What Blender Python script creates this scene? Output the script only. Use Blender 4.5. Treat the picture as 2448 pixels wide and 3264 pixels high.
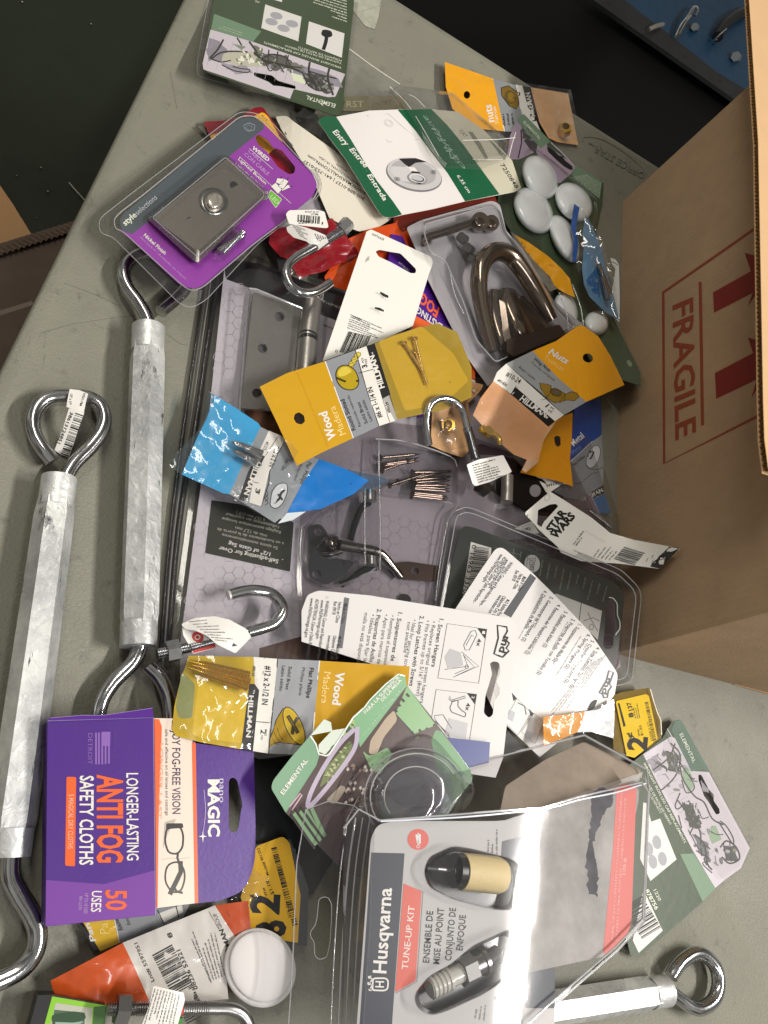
import bpy, bmesh, math, random
import numpy as np
from mathutils import Vector, Matrix, noise
from mathutils.geometry import tessellate_polygon
R = math.radians
S = bpy.context.scene
for o in list(bpy.data.objects): bpy.data.objects.remove(o)

# ---------------------------------------------------------------- camera
W0, H0, F0 = 2448.0, 3264.0, 2538.0          # reference frame and focal length, in its pixels
CAMH = 0.66
up = Vector((1446, 1033, F0)).normalized()    # world up seen from the camera
ex = (Vector((1, 0, 0)) - up * up.x).normalized()
ey = up.cross(ex)
ROT = Matrix((ex, ey, up))                    # camera -> world
CAM = Vector((0, 0, CAMH))
cd = bpy.data.cameras.new('camera'); cam = bpy.data.objects.new('camera', cd)
S.collection.objects.link(cam); S.camera = cam
cam.matrix_world = Matrix.Translation(CAM) @ ROT.to_4x4()
cd.sensor_fit = 'VERTICAL'; cd.sensor_height = 36; cd.sensor_width = 27; cd.lens = F0 / H0 * 36
cd.clip_start = 0.01; cd.clip_end = 30

def ray(x, y): return ROT @ Vector((x - W0 / 2, H0 / 2 - y, -F0))
def P(x, y, z=0.0):                           # point of the place at height z (mm) seen at x, y
    d = ray(x, y); return CAM + d * ((z * .001 - CAMH) / d.z)
def px_m(x, y, z=0.0): return (P(x, y, z) - CAM).length / math.sqrt(F0**2 + (x-W0/2)**2 + (y-H0/2)**2)

# ---------------------------------------------------------------- light
w = bpy.data.worlds.new('World'); S.world = w; w.use_nodes = True
nt = w.node_tree; bg = nt.nodes['Background']
tc = nt.nodes.new('ShaderNodeTexCoord'); nz = nt.nodes.new('ShaderNodeTexNoise'); cr = nt.nodes.new('ShaderNodeValToRGB')
nz.inputs['Scale'].default_value = 3.2; nz.inputs['Detail'].default_value = 3
nt.links.new(tc.outputs['Generated'], nz.inputs['Vector']); nt.links.new(nz.outputs['Fac'], cr.inputs['Fac'])
cr.color_ramp.elements[0].position = .42; cr.color_ramp.elements[0].color = (.11, .107, .095, 1)
cr.color_ramp.elements[1].position = .68; cr.color_ramp.elements[1].color = (1, .96, .86, 1)
nt.links.new(cr.outputs['Color'], bg.inputs['Color']); bg.inputs['Strength'].default_value = .545

AIM = P(1200, 1600)
def strip(name, loc, sx, sy, power, col, axis):
    l = bpy.data.lights.new(name, 'AREA'); l.shape = 'RECTANGLE'; l.size = sx; l.size_y = sy; l.energy = power; l.color = col
    o = bpy.data.objects.new(name, l); S.collection.objects.link(o); o.location = loc
    z = (Vector(loc) - AIM).normalized(); x = Vector(axis); x = (x - z * x.dot(z)).normalized(); y = z.cross(x)
    o.matrix_world = Matrix.Translation(Vector(loc)) @ Matrix((x, y, z)).transposed().to_4x4()
    return o
# world x = picture right on the table, world y = picture up on the table
strip('ceiling_lamp', Vector((2.25, -.2, 2.5)), .07, 1.5, 92, (1, .96, .9), (1, -.26, 0))
strip('ceiling_lamp', AIM + Vector((-1.0, 1.3, 2.6)), .25, 1.8, 27, (1, .94, .84), (1, .4, 0))
strip('ceiling_lamp', AIM + Vector((.3, -1.9, 2.4)), .2, 1.6, 20, (.97, .97, 1), (1, .2, 0))

S.render.engine = 'CYCLES'
S.view_settings.view_transform = 'Standard'; S.view_settings.look = 'None'
S.view_settings.exposure = 0.0; S.view_settings.gamma = 1.0; S.view_settings.use_curve_mapping = False
c = S.cycles; c.max_bounces = 8; c.transparent_max_bounces = 32; c.diffuse_bounces = 3; c.glossy_bounces = 4
c.transmission_bounces = 4; c.use_denoising = True; c.caustics_reflective = False; c.caustics_refractive = False
c.sample_clamp_indirect = 4

# ---------------------------------------------------------------- materials
def lin(h):
    if not isinstance(h, str): return (*h[:3], 1)
    v = [int(h[i:i+2], 16) / 255 for i in (0, 2, 4)]
    return tuple(a / 12.92 if a < .04045 else ((a + .055) / 1.055) ** 2.4 for a in v) + (1,)
_M = {}
def M(col, r=.5, m=0, coat=0, bump=0, bs=60, var=0, vs=25, spec=.5, name=None, sss=0):
    k = (col, r, m, coat, bump, bs, var, vs, spec, sss)
    if k in _M: return _M[k]
    a = bpy.data.materials.new(name or ('metal' if m else 'print')); a.use_nodes = True; n = a.node_tree.nodes; L = a.node_tree.links
    b = n['Principled BSDF']; b.inputs['Base Color'].default_value = lin(col); b.inputs['Roughness'].default_value = r
    b.inputs['Metallic'].default_value = m; b.inputs['Coat Weight'].default_value = coat; b.inputs['Coat Roughness'].default_value = .08
    b.inputs['Specular IOR Level'].default_value = spec
    if sss: b.inputs['Subsurface Weight'].default_value = sss; b.inputs['Subsurface Radius'].default_value = (.004, .004, .004)
    if bump or var:
        t = n.new('ShaderNodeTexCoord')
    if bump:
        z = n.new('ShaderNodeTexNoise'); z.inputs['Scale'].default_value = bs; z.inputs['Detail'].default_value = 4
        z.inputs['Distortion'].default_value = .6
        L.new(t.outputs['Object'], z.inputs['Vector'])
        u = n.new('ShaderNodeBump'); u.inputs['Strength'].default_value = min(1, bump); u.inputs['Distance'].default_value = .002 * max(1, bump)
        L.new(z.outputs['Fac'], u.inputs['Height']); L.new(u.outputs['Normal'], b.inputs['Normal']); L.new(u.outputs['Normal'], b.inputs['Coat Normal'])
    if var:
        z = n.new('ShaderNodeTexNoise'); z.inputs['Scale'].default_value = vs; z.inputs['Detail'].default_value = 6; z.inputs['Roughness'].default_value = .65
        L.new(t.outputs['Object'], z.inputs['Vector'])
        x = n.new('ShaderNodeMix'); x.data_type = 'RGBA'; x.blend_type = 'MULTIPLY'
        q = n.new('ShaderNodeMapRange'); q.inputs[1].default_value = .3; q.inputs[2].default_value = .7
        q.inputs[3].default_value = 1 - var; q.inputs[4].default_value = 1
        L.new(z.outputs['Fac'], q.inputs[0]); x.inputs[0].default_value = 1; x.inputs[6].default_value = lin(col)
        L.new(q.outputs[0], x.inputs[7]); L.new(x.outputs[2], b.inputs['Base Color'])
        q2 = n.new('ShaderNodeMapRange'); q2.inputs[3].default_value = r * 1.25; q2.inputs[4].default_value = r * .8
        L.new(z.outputs['Fac'], q2.inputs[0]); L.new(q2.outputs[0], b.inputs['Roughness'])
    _M[k] = a; return a

def clear(tint=(.93, .93, .93), r=.06, bump=.25, bs=40, refl=1.0, haze=0.03, name='clear_plastic'):
    k = ('c', tint, r, bump, bs, refl, haze)
    if k in _M: return _M[k]
    a = bpy.data.materials.new(name); a.use_nodes = True; n = a.node_tree.nodes; L = a.node_tree.links
    n.remove(n['Principled BSDF']); out = n['Material Output']
    tr = n.new('ShaderNodeBsdfTransparent'); tr.inputs[0].default_value = (*tint, 1)
    gl = n.new('ShaderNodeBsdfGlossy'); gl.inputs['Roughness'].default_value = r
    df = n.new('ShaderNodeBsdfDiffuse'); df.inputs[0].default_value = (.8, .8, .82, 1)
    t = n.new('ShaderNodeTexCoord'); z = n.new('ShaderNodeTexNoise'); z.inputs['Scale'].default_value = bs; z.inputs['Detail'].default_value = 2
    L.new(t.outputs['Object'], z.inputs['Vector'])
    u = n.new('ShaderNodeBump'); u.inputs['Strength'].default_value = bump; u.inputs['Distance'].default_value = .004
    L.new(z.outputs['Fac'], u.inputs['Height']); L.new(u.outputs['Normal'], gl.inputs['Normal'])
    ge = n.new('ShaderNodeNewGeometry'); dt = n.new('ShaderNodeVectorMath'); dt.operation = 'DOT_PRODUCT'
    L.new(u.outputs['Normal'], dt.inputs[0]); L.new(ge.outputs['Incoming'], dt.inputs[1])
    def mth(op, a_, b_=None, c_=None):
        k_ = n.new('ShaderNodeMath'); k_.operation = op; k_.use_clamp = op == 'MULTIPLY_ADD'
        for i_, v_ in enumerate((a_, b_, c_)):
            if v_ is None: continue
            if isinstance(v_, (int, float)): k_.inputs[i_].default_value = v_
            else: L.new(v_, k_.inputs[i_])
        return k_.outputs[0]
    mo = mth('MULTIPLY_ADD', mth('POWER', mth('SUBTRACT', 1, mth('ABSOLUTE', dt.outputs['Value'])), 4), .9 * refl, .05 * refl)
    m1 = n.new('ShaderNodeMixShader'); m1.inputs[0].default_value = haze; L.new(tr.outputs[0], m1.inputs[1]); L.new(df.outputs[0], m1.inputs[2])
    m2 = n.new('ShaderNodeMixShader'); L.new(mo, m2.inputs[0]); L.new(m1.outputs[0], m2.inputs[1]); L.new(gl.outputs[0], m2.inputs[2])
    L.new(m2.outputs[0], out.inputs['Surface']); _M[k] = a; return a

# ---------------------------------------------------------------- measuring frames (origin, scale) in the reference
VW = dict(X=(0, 0, 1.4756), A=(500, 0, .4822), B=(1300, 0, .692), C=(300, 320, .4822), D=(900, 500, .36166), E=(1300, 600, .4822),
          F=(500, 900, .4822), G=(1300, 1200, .5425), H=(0, 1200, .4521), I=(500, 1500, .4822), J=(1200, 1600, .5425),
          K=(100, 2200, .4822), L=(800, 2100, .5425), N=(1600, 2200, .5111), M=(900, 2400, .5425), O=(0, 2600, .5787), Q=(1900, 400, .588),
          R=(900, 1350, .36166), S=(0, 0, .5425), T=(1550, 1200, .3014), U=(1800, 0, .3906), W=(1900, 1900, .3303),
          AA=(1050, 150, .36166), BB=(0, 2900, .4822), CC=(700, 2200, .36166), DD=(1550, 350, .3165), EE=(850, 2800, .36166), Z=(0, 0, 1))
def q(s):                                     # "x,y x,y ..." -> points
    return [tuple(float(a) for a in t.split(',')) for t in s.split()] if isinstance(s, str) else [tuple(p) for p in s]

def tps(cp):                                  # smooth height through control points
    cp = np.array(cp, float); n = len(cp)
    X = cp[:, :2] / 500
    if n == 1: return lambda x, y: cp[0, 2]
    if n == 2:
        d = cp[1, :2] - cp[0, :2]; L2 = (d ** 2).sum()
        return lambda x, y: cp[0, 2] + (cp[1, 2] - cp[0, 2]) * ((x - cp[0, 0]) * d[0] + (y - cp[0, 1]) * d[1]) / L2
    def U(r2): return np.where(r2 > 1e-9, r2 * np.log(r2 + 1e-12), 0)
    K = U(((X[:, None] - X[None]) ** 2).sum(-1)); Pm = np.c_[np.ones(n), X]
    A = np.zeros((n + 3, n + 3)); A[:n, :n] = K + np.eye(n) * 1e-6; A[:n, n:] = Pm; A[n:, :n] = Pm.T
    wv = np.linalg.lstsq(A, np.r_[cp[:, 2], 0, 0, 0], rcond=None)[0]
    def f(x, y):
        p = np.array((x, y)) / 500
        return float(U(((X - p) ** 2).sum(-1)) @ wv[:n] + wv[n] + wv[n + 1] * p[0] + wv[n + 2] * p[1])
    return f

def rnd(pts, r, k=4):                         # rounded corners
    pts = q(pts); n = len(pts); out = []
    rs = r if isinstance(r, (list, tuple)) else [r] * n
    for i in range(n):
        a, b, c = Vector(pts[i - 1]), Vector(pts[i]), Vector(pts[(i + 1) % n]); rr = rs[i]
        if rr <= 0: out += [tuple(b)] * 1; continue
        la, lc = (a - b).length, (c - b).length
        p = b + (a - b) * min(.48, rr / max(la, 1e-6)); s = b + (c - b) * min(.48, rr / max(lc, 1e-6))
        for j in range(k + 1):
            t = j / k; out.append(tuple(p * (1 - t) ** 2 + b * 2 * t * (1 - t) + s * t * t))
    return out
def rough(pts, amp, seg=8, seed=0):             # torn or cloudy outline
    pts = q(pts); o = []
    for i in range(len(pts)):
        a, b = Vector(pts[i]), Vector(pts[(i + 1) % len(pts)]); k = max(1, int((b - a).length / seg))
        for j in range(k):
            p = a.lerp(b, j / k); o.append((p.x + amp * noise.noise((p.x / amp / 3, p.y / amp / 3, seed)) * 2 + amp * .5 * noise.noise((p.x / amp * 2, p.y / amp * 2, seed)), p.y + amp * noise.noise((p.x / amp / 3, p.y / amp / 3, seed + 5)) * 2))
    return o
def ell(cx, cy, a, b, ang=0, n=28):
    ca, sa = math.cos(R(ang)), math.sin(R(ang))
    return [(cx + a * math.cos(t) * ca - b * math.sin(t) * sa, cy + a * math.cos(t) * sa + b * math.sin(t) * ca)
            for t in [2 * math.pi * i / n for i in range(n)]]
def crv(pts, k=6):                            # Catmull-Rom through points of any dimension
    P_ = [np.array(p, float) for p in pts]; out = []
    for i in range(len(P_) - 1):
        a = P_[i - 1] if i else 2 * P_[0] - P_[1]; b = P_[i]; c_ = P_[i + 1]; d = P_[i + 2] if i + 2 < len(P_) else 2 * P_[-1] - P_[-2]
        for j in range(k):
            t = j / k
            out.append(tuple(.5 * ((2 * b) + (c_ - a) * t + (2 * a - 5 * b + 4 * c_ - d) * t * t + (3 * b - a - 3 * c_ + d) * t ** 3)))
    out.append(tuple(P_[-1])); return out

_T = {}
def glyphs(s, bold, it):
    k = (s, bold, it)
    if k in _T: return _T[k]
    cu = bpy.data.curves.new('t', 'FONT'); cu.body = s; cu.size = 1; cu.resolution_u = 2; cu.offset = bold; cu.shear = it
    o = bpy.data.objects.new('t', cu); S.collection.objects.link(o)
    bpy.context.view_layer.update()
    me = bpy.data.meshes.new_from_object(o.evaluated_get(bpy.context.evaluated_depsgraph_get()))
    v = [(a.co.x, a.co.y) for a in me.vertices]; f = [tuple(p.vertices) for p in me.polygons]
    bpy.data.objects.remove(o); bpy.data.curves.remove(cu); bpy.data.meshes.remove(me)
    _T[k] = (v, f); return _T[k]

STEP = .10                                    # mm between printed layers
class G:
    """one mesh; shapes are entered in a measuring frame and stood at their real height"""
    def __init__(s, view='Z', z=0, wr=0, seed=0, cell=24, wf=90, proj=None, nrm=None):
        s.o = VW[view]; s.v = []; s.f = []; s.mi = []; s.mats = []; s.cell = cell; s.wr = wr; s.seed = seed; s.wf = wf
        s.flat = not wr and isinstance(z, (int, float)); s.nrm = nrm or Vector((0, 0, 1)); s.projf = proj
        if isinstance(z, G): s.zb = z.zb; s.flat = z.flat; s.wr = z.wr; s.seed = z.seed; s.wf = z.wf
        elif isinstance(z, (int, float)): s.zb = lambda x, y: z
        else:
            f = tps([(*s.S((a[0], a[1])), a[2]) for a in z]); s.zb = f
    def S(s, p): return (s.o[0] + p[0] * s.o[2], s.o[1] + p[1] * s.o[2])
    def zz(s, x, y):
        z = s.zb(x, y)
        if s.wr:
            n = noise.noise((x / s.wf, y / s.wf, s.seed)) + .5 * (1 - 2 * abs(noise.noise((x / s.wf * 2.1, y / s.wf * 2.1, s.seed + 9)))) - .3
            z += s.wr * n
        return z
    def pr(s, x, y, L=0):                     # reference px -> world
        if s.projf: return s.projf(x, y) + s.nrm * (L * STEP * .001)
        return P(x, y, s.zz(x, y)) + Vector((0, 0, L * STEP * .001))
    def mat(s, m):
        if isinstance(m, str): m = M(m)
        if m not in s.mats: s.mats.append(m)
        return s.mats.index(m)
    def merge(s, o):
        b = len(s.v); s.v += o.v; s.f += [tuple(b + i for i in f) for f in o.f]; s.mi += [s.mat(o.mats[k]) for k in o.mi]; return s
    def raw(s, vs, fs, m):
        b = len(s.v); s.v += [Vector(a) for a in vs]; s.f += [tuple(b + i for i in f) for f in fs]; s.mi += [s.mat(m)] * len(fs)
    def poly(s, m, pts, L=1, holes=(), th=0, r=0, sub=None):
        pts = q(pts)
        if r: pts = rnd(pts, r)
        loops = [[s.S(p) for p in pts]] + [[s.S(p) for p in q(h)] for h in holes]
        flat = [Vector((*p, 0)) for l in loops for p in l]
        tri = tessellate_polygon([[Vector((*p, 0)) for p in l] for l in loops])
        bm = bmesh.new(); bv = [bm.verts.new(p) for p in flat]
        for t in tri:
            try: bm.faces.new([bv[i] for i in t])
            except ValueError: pass
        bmesh.ops.dissolve_limit(bm, angle_limit=.01, verts=bm.verts[:], edges=bm.edges[:]) if False else None
        if (not s.flat) if sub is None else sub:
            xs = [p.x for p in flat]; ys = [p.y for p in flat]; C = s.cell
            for ax, lo, hi in ((0, min(xs), max(xs)), (1, min(ys), max(ys))):
                k = math.floor(lo / C) + 1
                while k * C < hi:
                    co = [0, 0, 0]; no = [0, 0, 0]; co[ax] = k * C; no[ax] = 1
                    bmesh.ops.bisect_plane(bm, geom=bm.verts[:] + bm.edges[:] + bm.faces[:], plane_co=co, plane_no=no, dist=1e-4); k += 1
        for f in bm.faces:
            if f.normal.z > 0: f.normal_flip()      # reference y points down
        bm.verts.index_update(); vs = [s.pr(v.co.x, v.co.y, L) for v in bm.verts]; fs = [tuple(v.index for v in f.verts) for f in bm.faces]
        if th:
            n = len(vs); d = s.nrm * (th * .001); vs = vs + [v - d for v in vs]
            for e in [e for e in bm.edges if len(e.link_faces) == 1]:
                l = e.link_loops[0]; a, b = l.vert.index, l.link_loop_next.vert.index; fs.append((b, a, a + n, b + n))
            fs += [tuple(i + n for i in reversed(f)) for f in fs[:len(bm.faces)]]
        bm.free(); s.raw(vs, fs, m); return s
    def text(s, m, t, p0, p1, h, bold=.012, it=0, up=None, L=3, th=0):
        v, f = glyphs(t, bold, it)
        if not v: return s
        xs = [a[0] for a in v]; x0, x1 = min(xs), max(xs); CAP = .70
        p0, p1 = Vector(p0), Vector(p1); d = p1 - p0
        u = Vector(up).normalized() if up else Vector((d.y, -d.x)).normalized()
        out = []
        for x, y in v:
            p = p0 + d * ((x - x0) / max(x1 - x0, 1e-6)) + u * (y / CAP * h); out.append(s.pr(*s.S(p), L))
        if th:
            from collections import Counter
            cn = Counter(tuple(sorted((a[i], a[(i + 1) % len(a)]))) for a in f for i in range(len(a))); n = len(out); f = list(f)
            f += [(a[(i + 1) % len(a)], a[i], a[i] + n, a[(i + 1) % len(a)] + n) for a in list(f) for i in range(len(a)) if cn[tuple(sorted((a[i], a[(i + 1) % len(a)])))] == 1]
            out += [o_ - s.nrm * th * .001 for o_ in out]
        s.raw(out, f, m); return s
    def stroke(s, m, pts, wd, L=2, closed=False):
        pts = [Vector(p[:2]) for p in q(pts)]; n = len(pts); l, r_ = [], []
        for i in range(n):
            a = pts[i - 1] if i or closed else pts[i]; b = pts[(i + 1) % n] if i < n - 1 or closed else pts[i]
            t = (b - a); t = t.normalized() if t.length else Vector((1, 0)); k = Vector((-t.y, t.x)) * (wd / 2)
            l.append(pts[i] + k); r_.append(pts[i] - k)
        vs = [s.pr(*s.S(p), L) for p in l + r_]
        s.raw(vs, [(i, (i + 1) % n, (i + 1) % n + n, i + n) for i in range(n if closed else n - 1)], m); return s
    def para(s, m, p0, p1, h, rows=1, pitch=None, up=None, L=2, seed=1, fill=.9):
        rg = random.Random(seed); p0, p1 = Vector(p0), Vector(p1); d = (p1 - p0); ln = d.length; d.normalize()
        u = Vector(up).normalized() if up else Vector((d.y, -d.x)); pitch = pitch or h * 1.6
        vs = []; fs = []
        for k in range(rows):
            x = 0; end = ln * (1 if k < rows - 1 else rg.uniform(.5, 1)) * rg.uniform(fill, 1)
            while x < end:
                for j in range(rg.randint(2, 8)):
                    wd = h * rg.uniform(.32, .55); hh = h * rg.choice((.7, .7, .75, 1)); b = p0 + d * x - u * (pitch * k)
                    n = len(vs); vs += [s.pr(*s.S(p), L) for p in (b, b + d * wd, b + d * wd + u * hh, b + u * hh)]; fs.append((n, n + 1, n + 2, n + 3))
                    x += wd + h * .2
                    if x > end: break
                x += h * .45
        s.raw(vs, fs, m); return s
    def bars(s, m, p0, p1, ln, n=30, up=None, L=3, seed=3):
        rg = random.Random(seed); p0, p1 = Vector(p0), Vector(p1); d = p1 - p0
        u = (Vector(up).normalized() if up else Vector((d.y, -d.x)).normalized()) * ln; ws = [rg.choice((1, 1, 2, 3)) for _ in range(2 * n)]; T_ = sum(ws); x = 0
        vs = []; fs = []
        for i, wd in enumerate(ws):
            if i % 2 == 0:
                a, b = p0 + d * (x / T_), p0 + d * ((x + wd) / T_); k = len(vs)
                vs += [s.pr(*s.S(p), L) for p in (a, b, b + u, a + u)]; fs.append((k, k + 1, k + 2, k + 3))
            x += wd
        s.raw(vs, fs, m); return s
    def loft(s, m, loops, cap=True, closed0=False, capmat=None):
        """loops: (pts, z mm or height function); equal counts"""
        rings = []
        for pts, z in loops:
            ring = []
            for p in pts:
                x, y = s.S(p); ring.append(P(x, y, z if isinstance(z, (int, float)) else z(x, y)))
            rings.append(ring)
        n = len(rings[0]); vs = [p for r_ in rings for p in r_]; fs = []
        for k in range(len(rings) - 1):
            fs += [(k * n + i, k * n + (i + 1) % n, (k + 1) * n + (i + 1) % n, (k + 1) * n + i) for i in range(n)]
        s.raw(vs, fs, m)
        if cap:
            r_ = rings[-1]; c2 = [Vector((*s.S(p), 0)) for p in loops[-1][0]]
            s.raw(r_, [tuple(t) for t in tessellate_polygon([c2])], capmat or m)
        if closed0:
            s.raw(rings[0], [tuple(t) for t in tessellate_polygon([[Vector((*s.S(p), 0)) for p in loops[0][0]]])], m)
        return s
    def tube(s, m, path, wd, k=5, n=14, taper=None, th=None, caps=True, flat=1, ph=.5):
        """path (x, y, z mm), wd = width in frame px; th = thread pitch in mm"""
        pts = crv(path, k) if k > 1 else path
        c3 = []; rr = []
        for p in pts:
            x, y = s.S(p); c3.append(P(x, y, p[2])); rr.append(px_m(x, y, p[2]) * s.o[2] / 2)
        if th:                                 # resample evenly for the thread
            seg = [0]
            for a, b in zip(c3, c3[1:]): seg.append(seg[-1] + (b - a).length)
            N = max(4, int(seg[-1] / (th * .0005))); o3 = []; orr = []
            for i in range(N + 1):
                d = seg[-1] * i / N; j = max(0, min(len(seg) - 2, next((a for a in range(len(seg) - 1) if seg[a + 1] >= d), len(seg) - 2)))
                t = (d - seg[j]) / max(seg[j + 1] - seg[j], 1e-9); o3.append(c3[j].lerp(c3[j + 1], t)); orr.append((rr[j] * (1 - t) + rr[j + 1] * t) * (1.0 if i % 2 else .84))
            c3, rr = o3, orr
        N = len(c3); vs = []; fs = []; fr = None
        for i in range(N):
            t = (c3[min(i + 1, N - 1)] - c3[max(i - 1, 0)]).normalized()
            if fr is None: a = Vector((0, 0, 1)) if abs(t.z) < .9 else Vector((1, 0, 0)); fr = (a - t * a.dot(t)).normalized()
            else: fr = (fr - t * fr.dot(t)).normalized()
            b = t.cross(fr); wv = wd[min(len(wd) - 1, int(i / max(1, N - 1) * (len(wd) - 1) + .5))] if isinstance(wd, (list, tuple)) else wd
            if taper: wv *= taper(i / (N - 1))
            r_ = rr[i] * wv
            vs += [c3[i] + (fr * math.cos(2 * math.pi * (j + ph) / n) * flat + b * math.sin(2 * math.pi * (j + ph) / n)) * r_ for j in range(n)]
        for i in range(N - 1): fs += [(i * n + j, i * n + (j + 1) % n, (i + 1) * n + (j + 1) % n, (i + 1) * n + j) for j in range(n)]
        if caps: fs += [tuple(reversed(range(n))), tuple((N - 1) * n + j for j in range(n))]
        s.raw(vs, fs, m); return s
    def dome(s, m, cx, cy, a, b, ang, z0, h, n=32, k=9, pw=.5, flat=0):
        vs = []; fs = []
        for i in range(k + 1):
            t = math.pi / 2 * i / k; rr = math.cos(t); hh = math.sin(t)
            for p in ell(cx, cy, a * rr + .01, b * rr + .01, ang, n):
                x, y = s.S(p); zb = z0 if isinstance(z0, (int, float)) else z0(x, y); vs.append(P(x, y, zb + h * min(hh, 1 - flat)))
        for i in range(k): fs += [(i * n + j, i * n + (j + 1) % n, (i + 1) * n + (j + 1) % n, (i + 1) * n + j) for j in range(n)]
        fs.append(tuple(k * n + j for j in range(n))); s.raw(vs, fs, m); return s

class Thing:
    def __init__(s, name, label, cat, group=None, kind=None):
        s.n, s.label, s.cat, s.g, s.kind, s.parts = name, label, cat, group, kind, []
    def part(s, name, g, par=None, smooth=False, ang=35, label=None):
        s.parts.append((name, g, par, smooth, ang, label)); return len(s.parts) - 1
    def done(s):
        allv = [v for p in s.parts for v in p[1].v]
        loc = Vector(((min(v.x for v in allv) + max(v.x for v in allv)) / 2, (min(v.y for v in allv) + max(v.y for v in allv)) / 2, min(v.z for v in allv)))
        single = len(s.parts) == 1; root = None
        if not single:
            root = bpy.data.objects.new(s.n, None); S.collection.objects.link(root); root.location = loc; root.empty_display_size = .02
        objs = []
        for name, g, par, sm, ang, lab in s.parts:
            me = bpy.data.meshes.new(name); me.from_pydata([v - loc for v in g.v], [], g.f)
            for m in g.mats: me.materials.append(m)
            me.polygons.foreach_set('material_index', g.mi)
            if sm:
                me.polygons.foreach_set('use_smooth', [True] * len(me.polygons)); me.set_sharp_from_angle(angle=R(ang))
            me.update()
            o = bpy.data.objects.new(s.n if single else name, me); S.collection.objects.link(o)
            if single: o.location = loc; root = o
            else:
                o.parent = objs[par] if par is not None else root
                if lab: o['label'] = lab
            objs.append(o)
        if s.kind: root['kind'] = s.kind
        root['label'] = s.label
        if s.cat and s.kind != 'structure': root['category'] = s.cat
        if s.g: root['group'] = s.g
        return root

def galv():                                   # rough galvanised casting: mottled zinc, dark smudges and fine scores
    a = M('d8d9d6', .45, .6, bump=.5, bs=110, name='cast_aluminium'); n = a.node_tree.nodes; L = a.node_tree.links; b = n['Principled BSDF']
    t = n.new('ShaderNodeTexCoord'); base = None
    def mask(sc, lo, hi, det, st=(1, 1, 1)):
        mp = n.new('ShaderNodeMapping'); mp.inputs['Scale'].default_value = st; L.new(t.outputs['Object'], mp.inputs['Vector'])
        z = n.new('ShaderNodeTexNoise'); z.inputs['Scale'].default_value = sc; z.inputs['Detail'].default_value = det; z.inputs['Roughness'].default_value = .7; L.new(mp.outputs[0], z.inputs['Vector'])
        q_ = n.new('ShaderNodeMapRange'); q_.inputs[1].default_value = lo; q_.inputs[2].default_value = hi; L.new(z.outputs['Fac'], q_.inputs[0]); return q_.outputs[0]
    def mix(f, c1, c2):
        x = n.new('ShaderNodeMix'); x.data_type = 'RGBA'; L.new(f, x.inputs[0])
        for i, c_ in ((6, c1), (7, c2)):
            if isinstance(c_, str): x.inputs[i].default_value = lin(c_)
            else: L.new(c_, x.inputs[i])
        return x.outputs[2]
    c1 = mix(mask(22, .4, .62, 6), 'ecedeb', 'bfc1c2'); c1 = mix(mask(38, .62, .7, 9, (1, .45, 1)), c1, '505153'); c1 = mix(mask(260, .66, .7, 3, (1, .12, 1)), c1, '606163')
    L.new(c1, b.inputs['Base Color']); return a
# shared materials
WHITE = M('e9e6df', .35, coat=.3); INK = M('141414', .5); CREAM = M('e4dfcf', .5); GREYINK = M('55565a', .5)
ZINC = M('c9cacc', .16, 1, var=.25, vs=60, bump=.05, bs=150, name='zinc'); STEEL = M('a9a8a6', .28, 1, var=.2, vs=90, name='steel')
DARKST = M('6e6a66', .22, 1, var=.3, name='dark_steel'); CHROME = M('d6d6d6', .06, 1, name='chrome')
ALU = galv(); BRASS = M('c79f45', .3, .8, name='brass')
CLEAR = clear(haze=.015); EDGE = clear((.88, .88, .9), r=.08, bump=.05, refl=3.5, haze=.42); CLEARG = clear((.88, .88, .89), haze=.015, bump=.12, bs=25); FILM = clear((.94, .94, .93), r=.09, bump=.4, bs=26, refl=1.1, haze=.03)  # EDGE: white haze mixed in as painted highlight on plastic edges
FILM2 = clear((.96, .96, .96), r=.1, bump=.3, bs=26, refl=1.0, haze=.02)
RIM = clear((.8, .8, .82), r=.05, bump=.05, refl=3.2, haze=.16)  # white haze in the rim colour paints its highlight
YEL = M('e8a010', .4, coat=.6, bump=.5, bs=60, name='yellow_film'); YEL2 = M('dfb21a', .4, coat=.7, bump=.6, bs=60)
GRN = M('3d4a33', .45, coat=.3); GRN2 = M('6d9478', .4, coat=.3)
# ---------------------------------------------------------------- floor and table
def wpoly(g, m, pts, z, th=0):                # polygon given in world metres
    n = len(pts); vs = [Vector((p[0], p[1], z)) for p in pts]; fs = [tuple(range(n))]
    if th:
        vs += [v - Vector((0, 0, th)) for v in vs]; fs += [tuple(reversed(range(n, 2 * n)))] + [((i + 1) % n, i, i + n, (i + 1) % n + n) for i in range(n)]
    g.raw(vs, fs, m)
FLO = M('1a230e', .75, bump=.3, bs=8, var=.35, vs=3, name='dark_floor')
g = G(); wpoly(g, FLO, [(-4, -4), (6, -4), (6, 6), (-4, 6)], -.74)
t = Thing('floor', 'dark rough floor far below the table', None, kind='structure'); t.part('floor', g); t.done()

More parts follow.
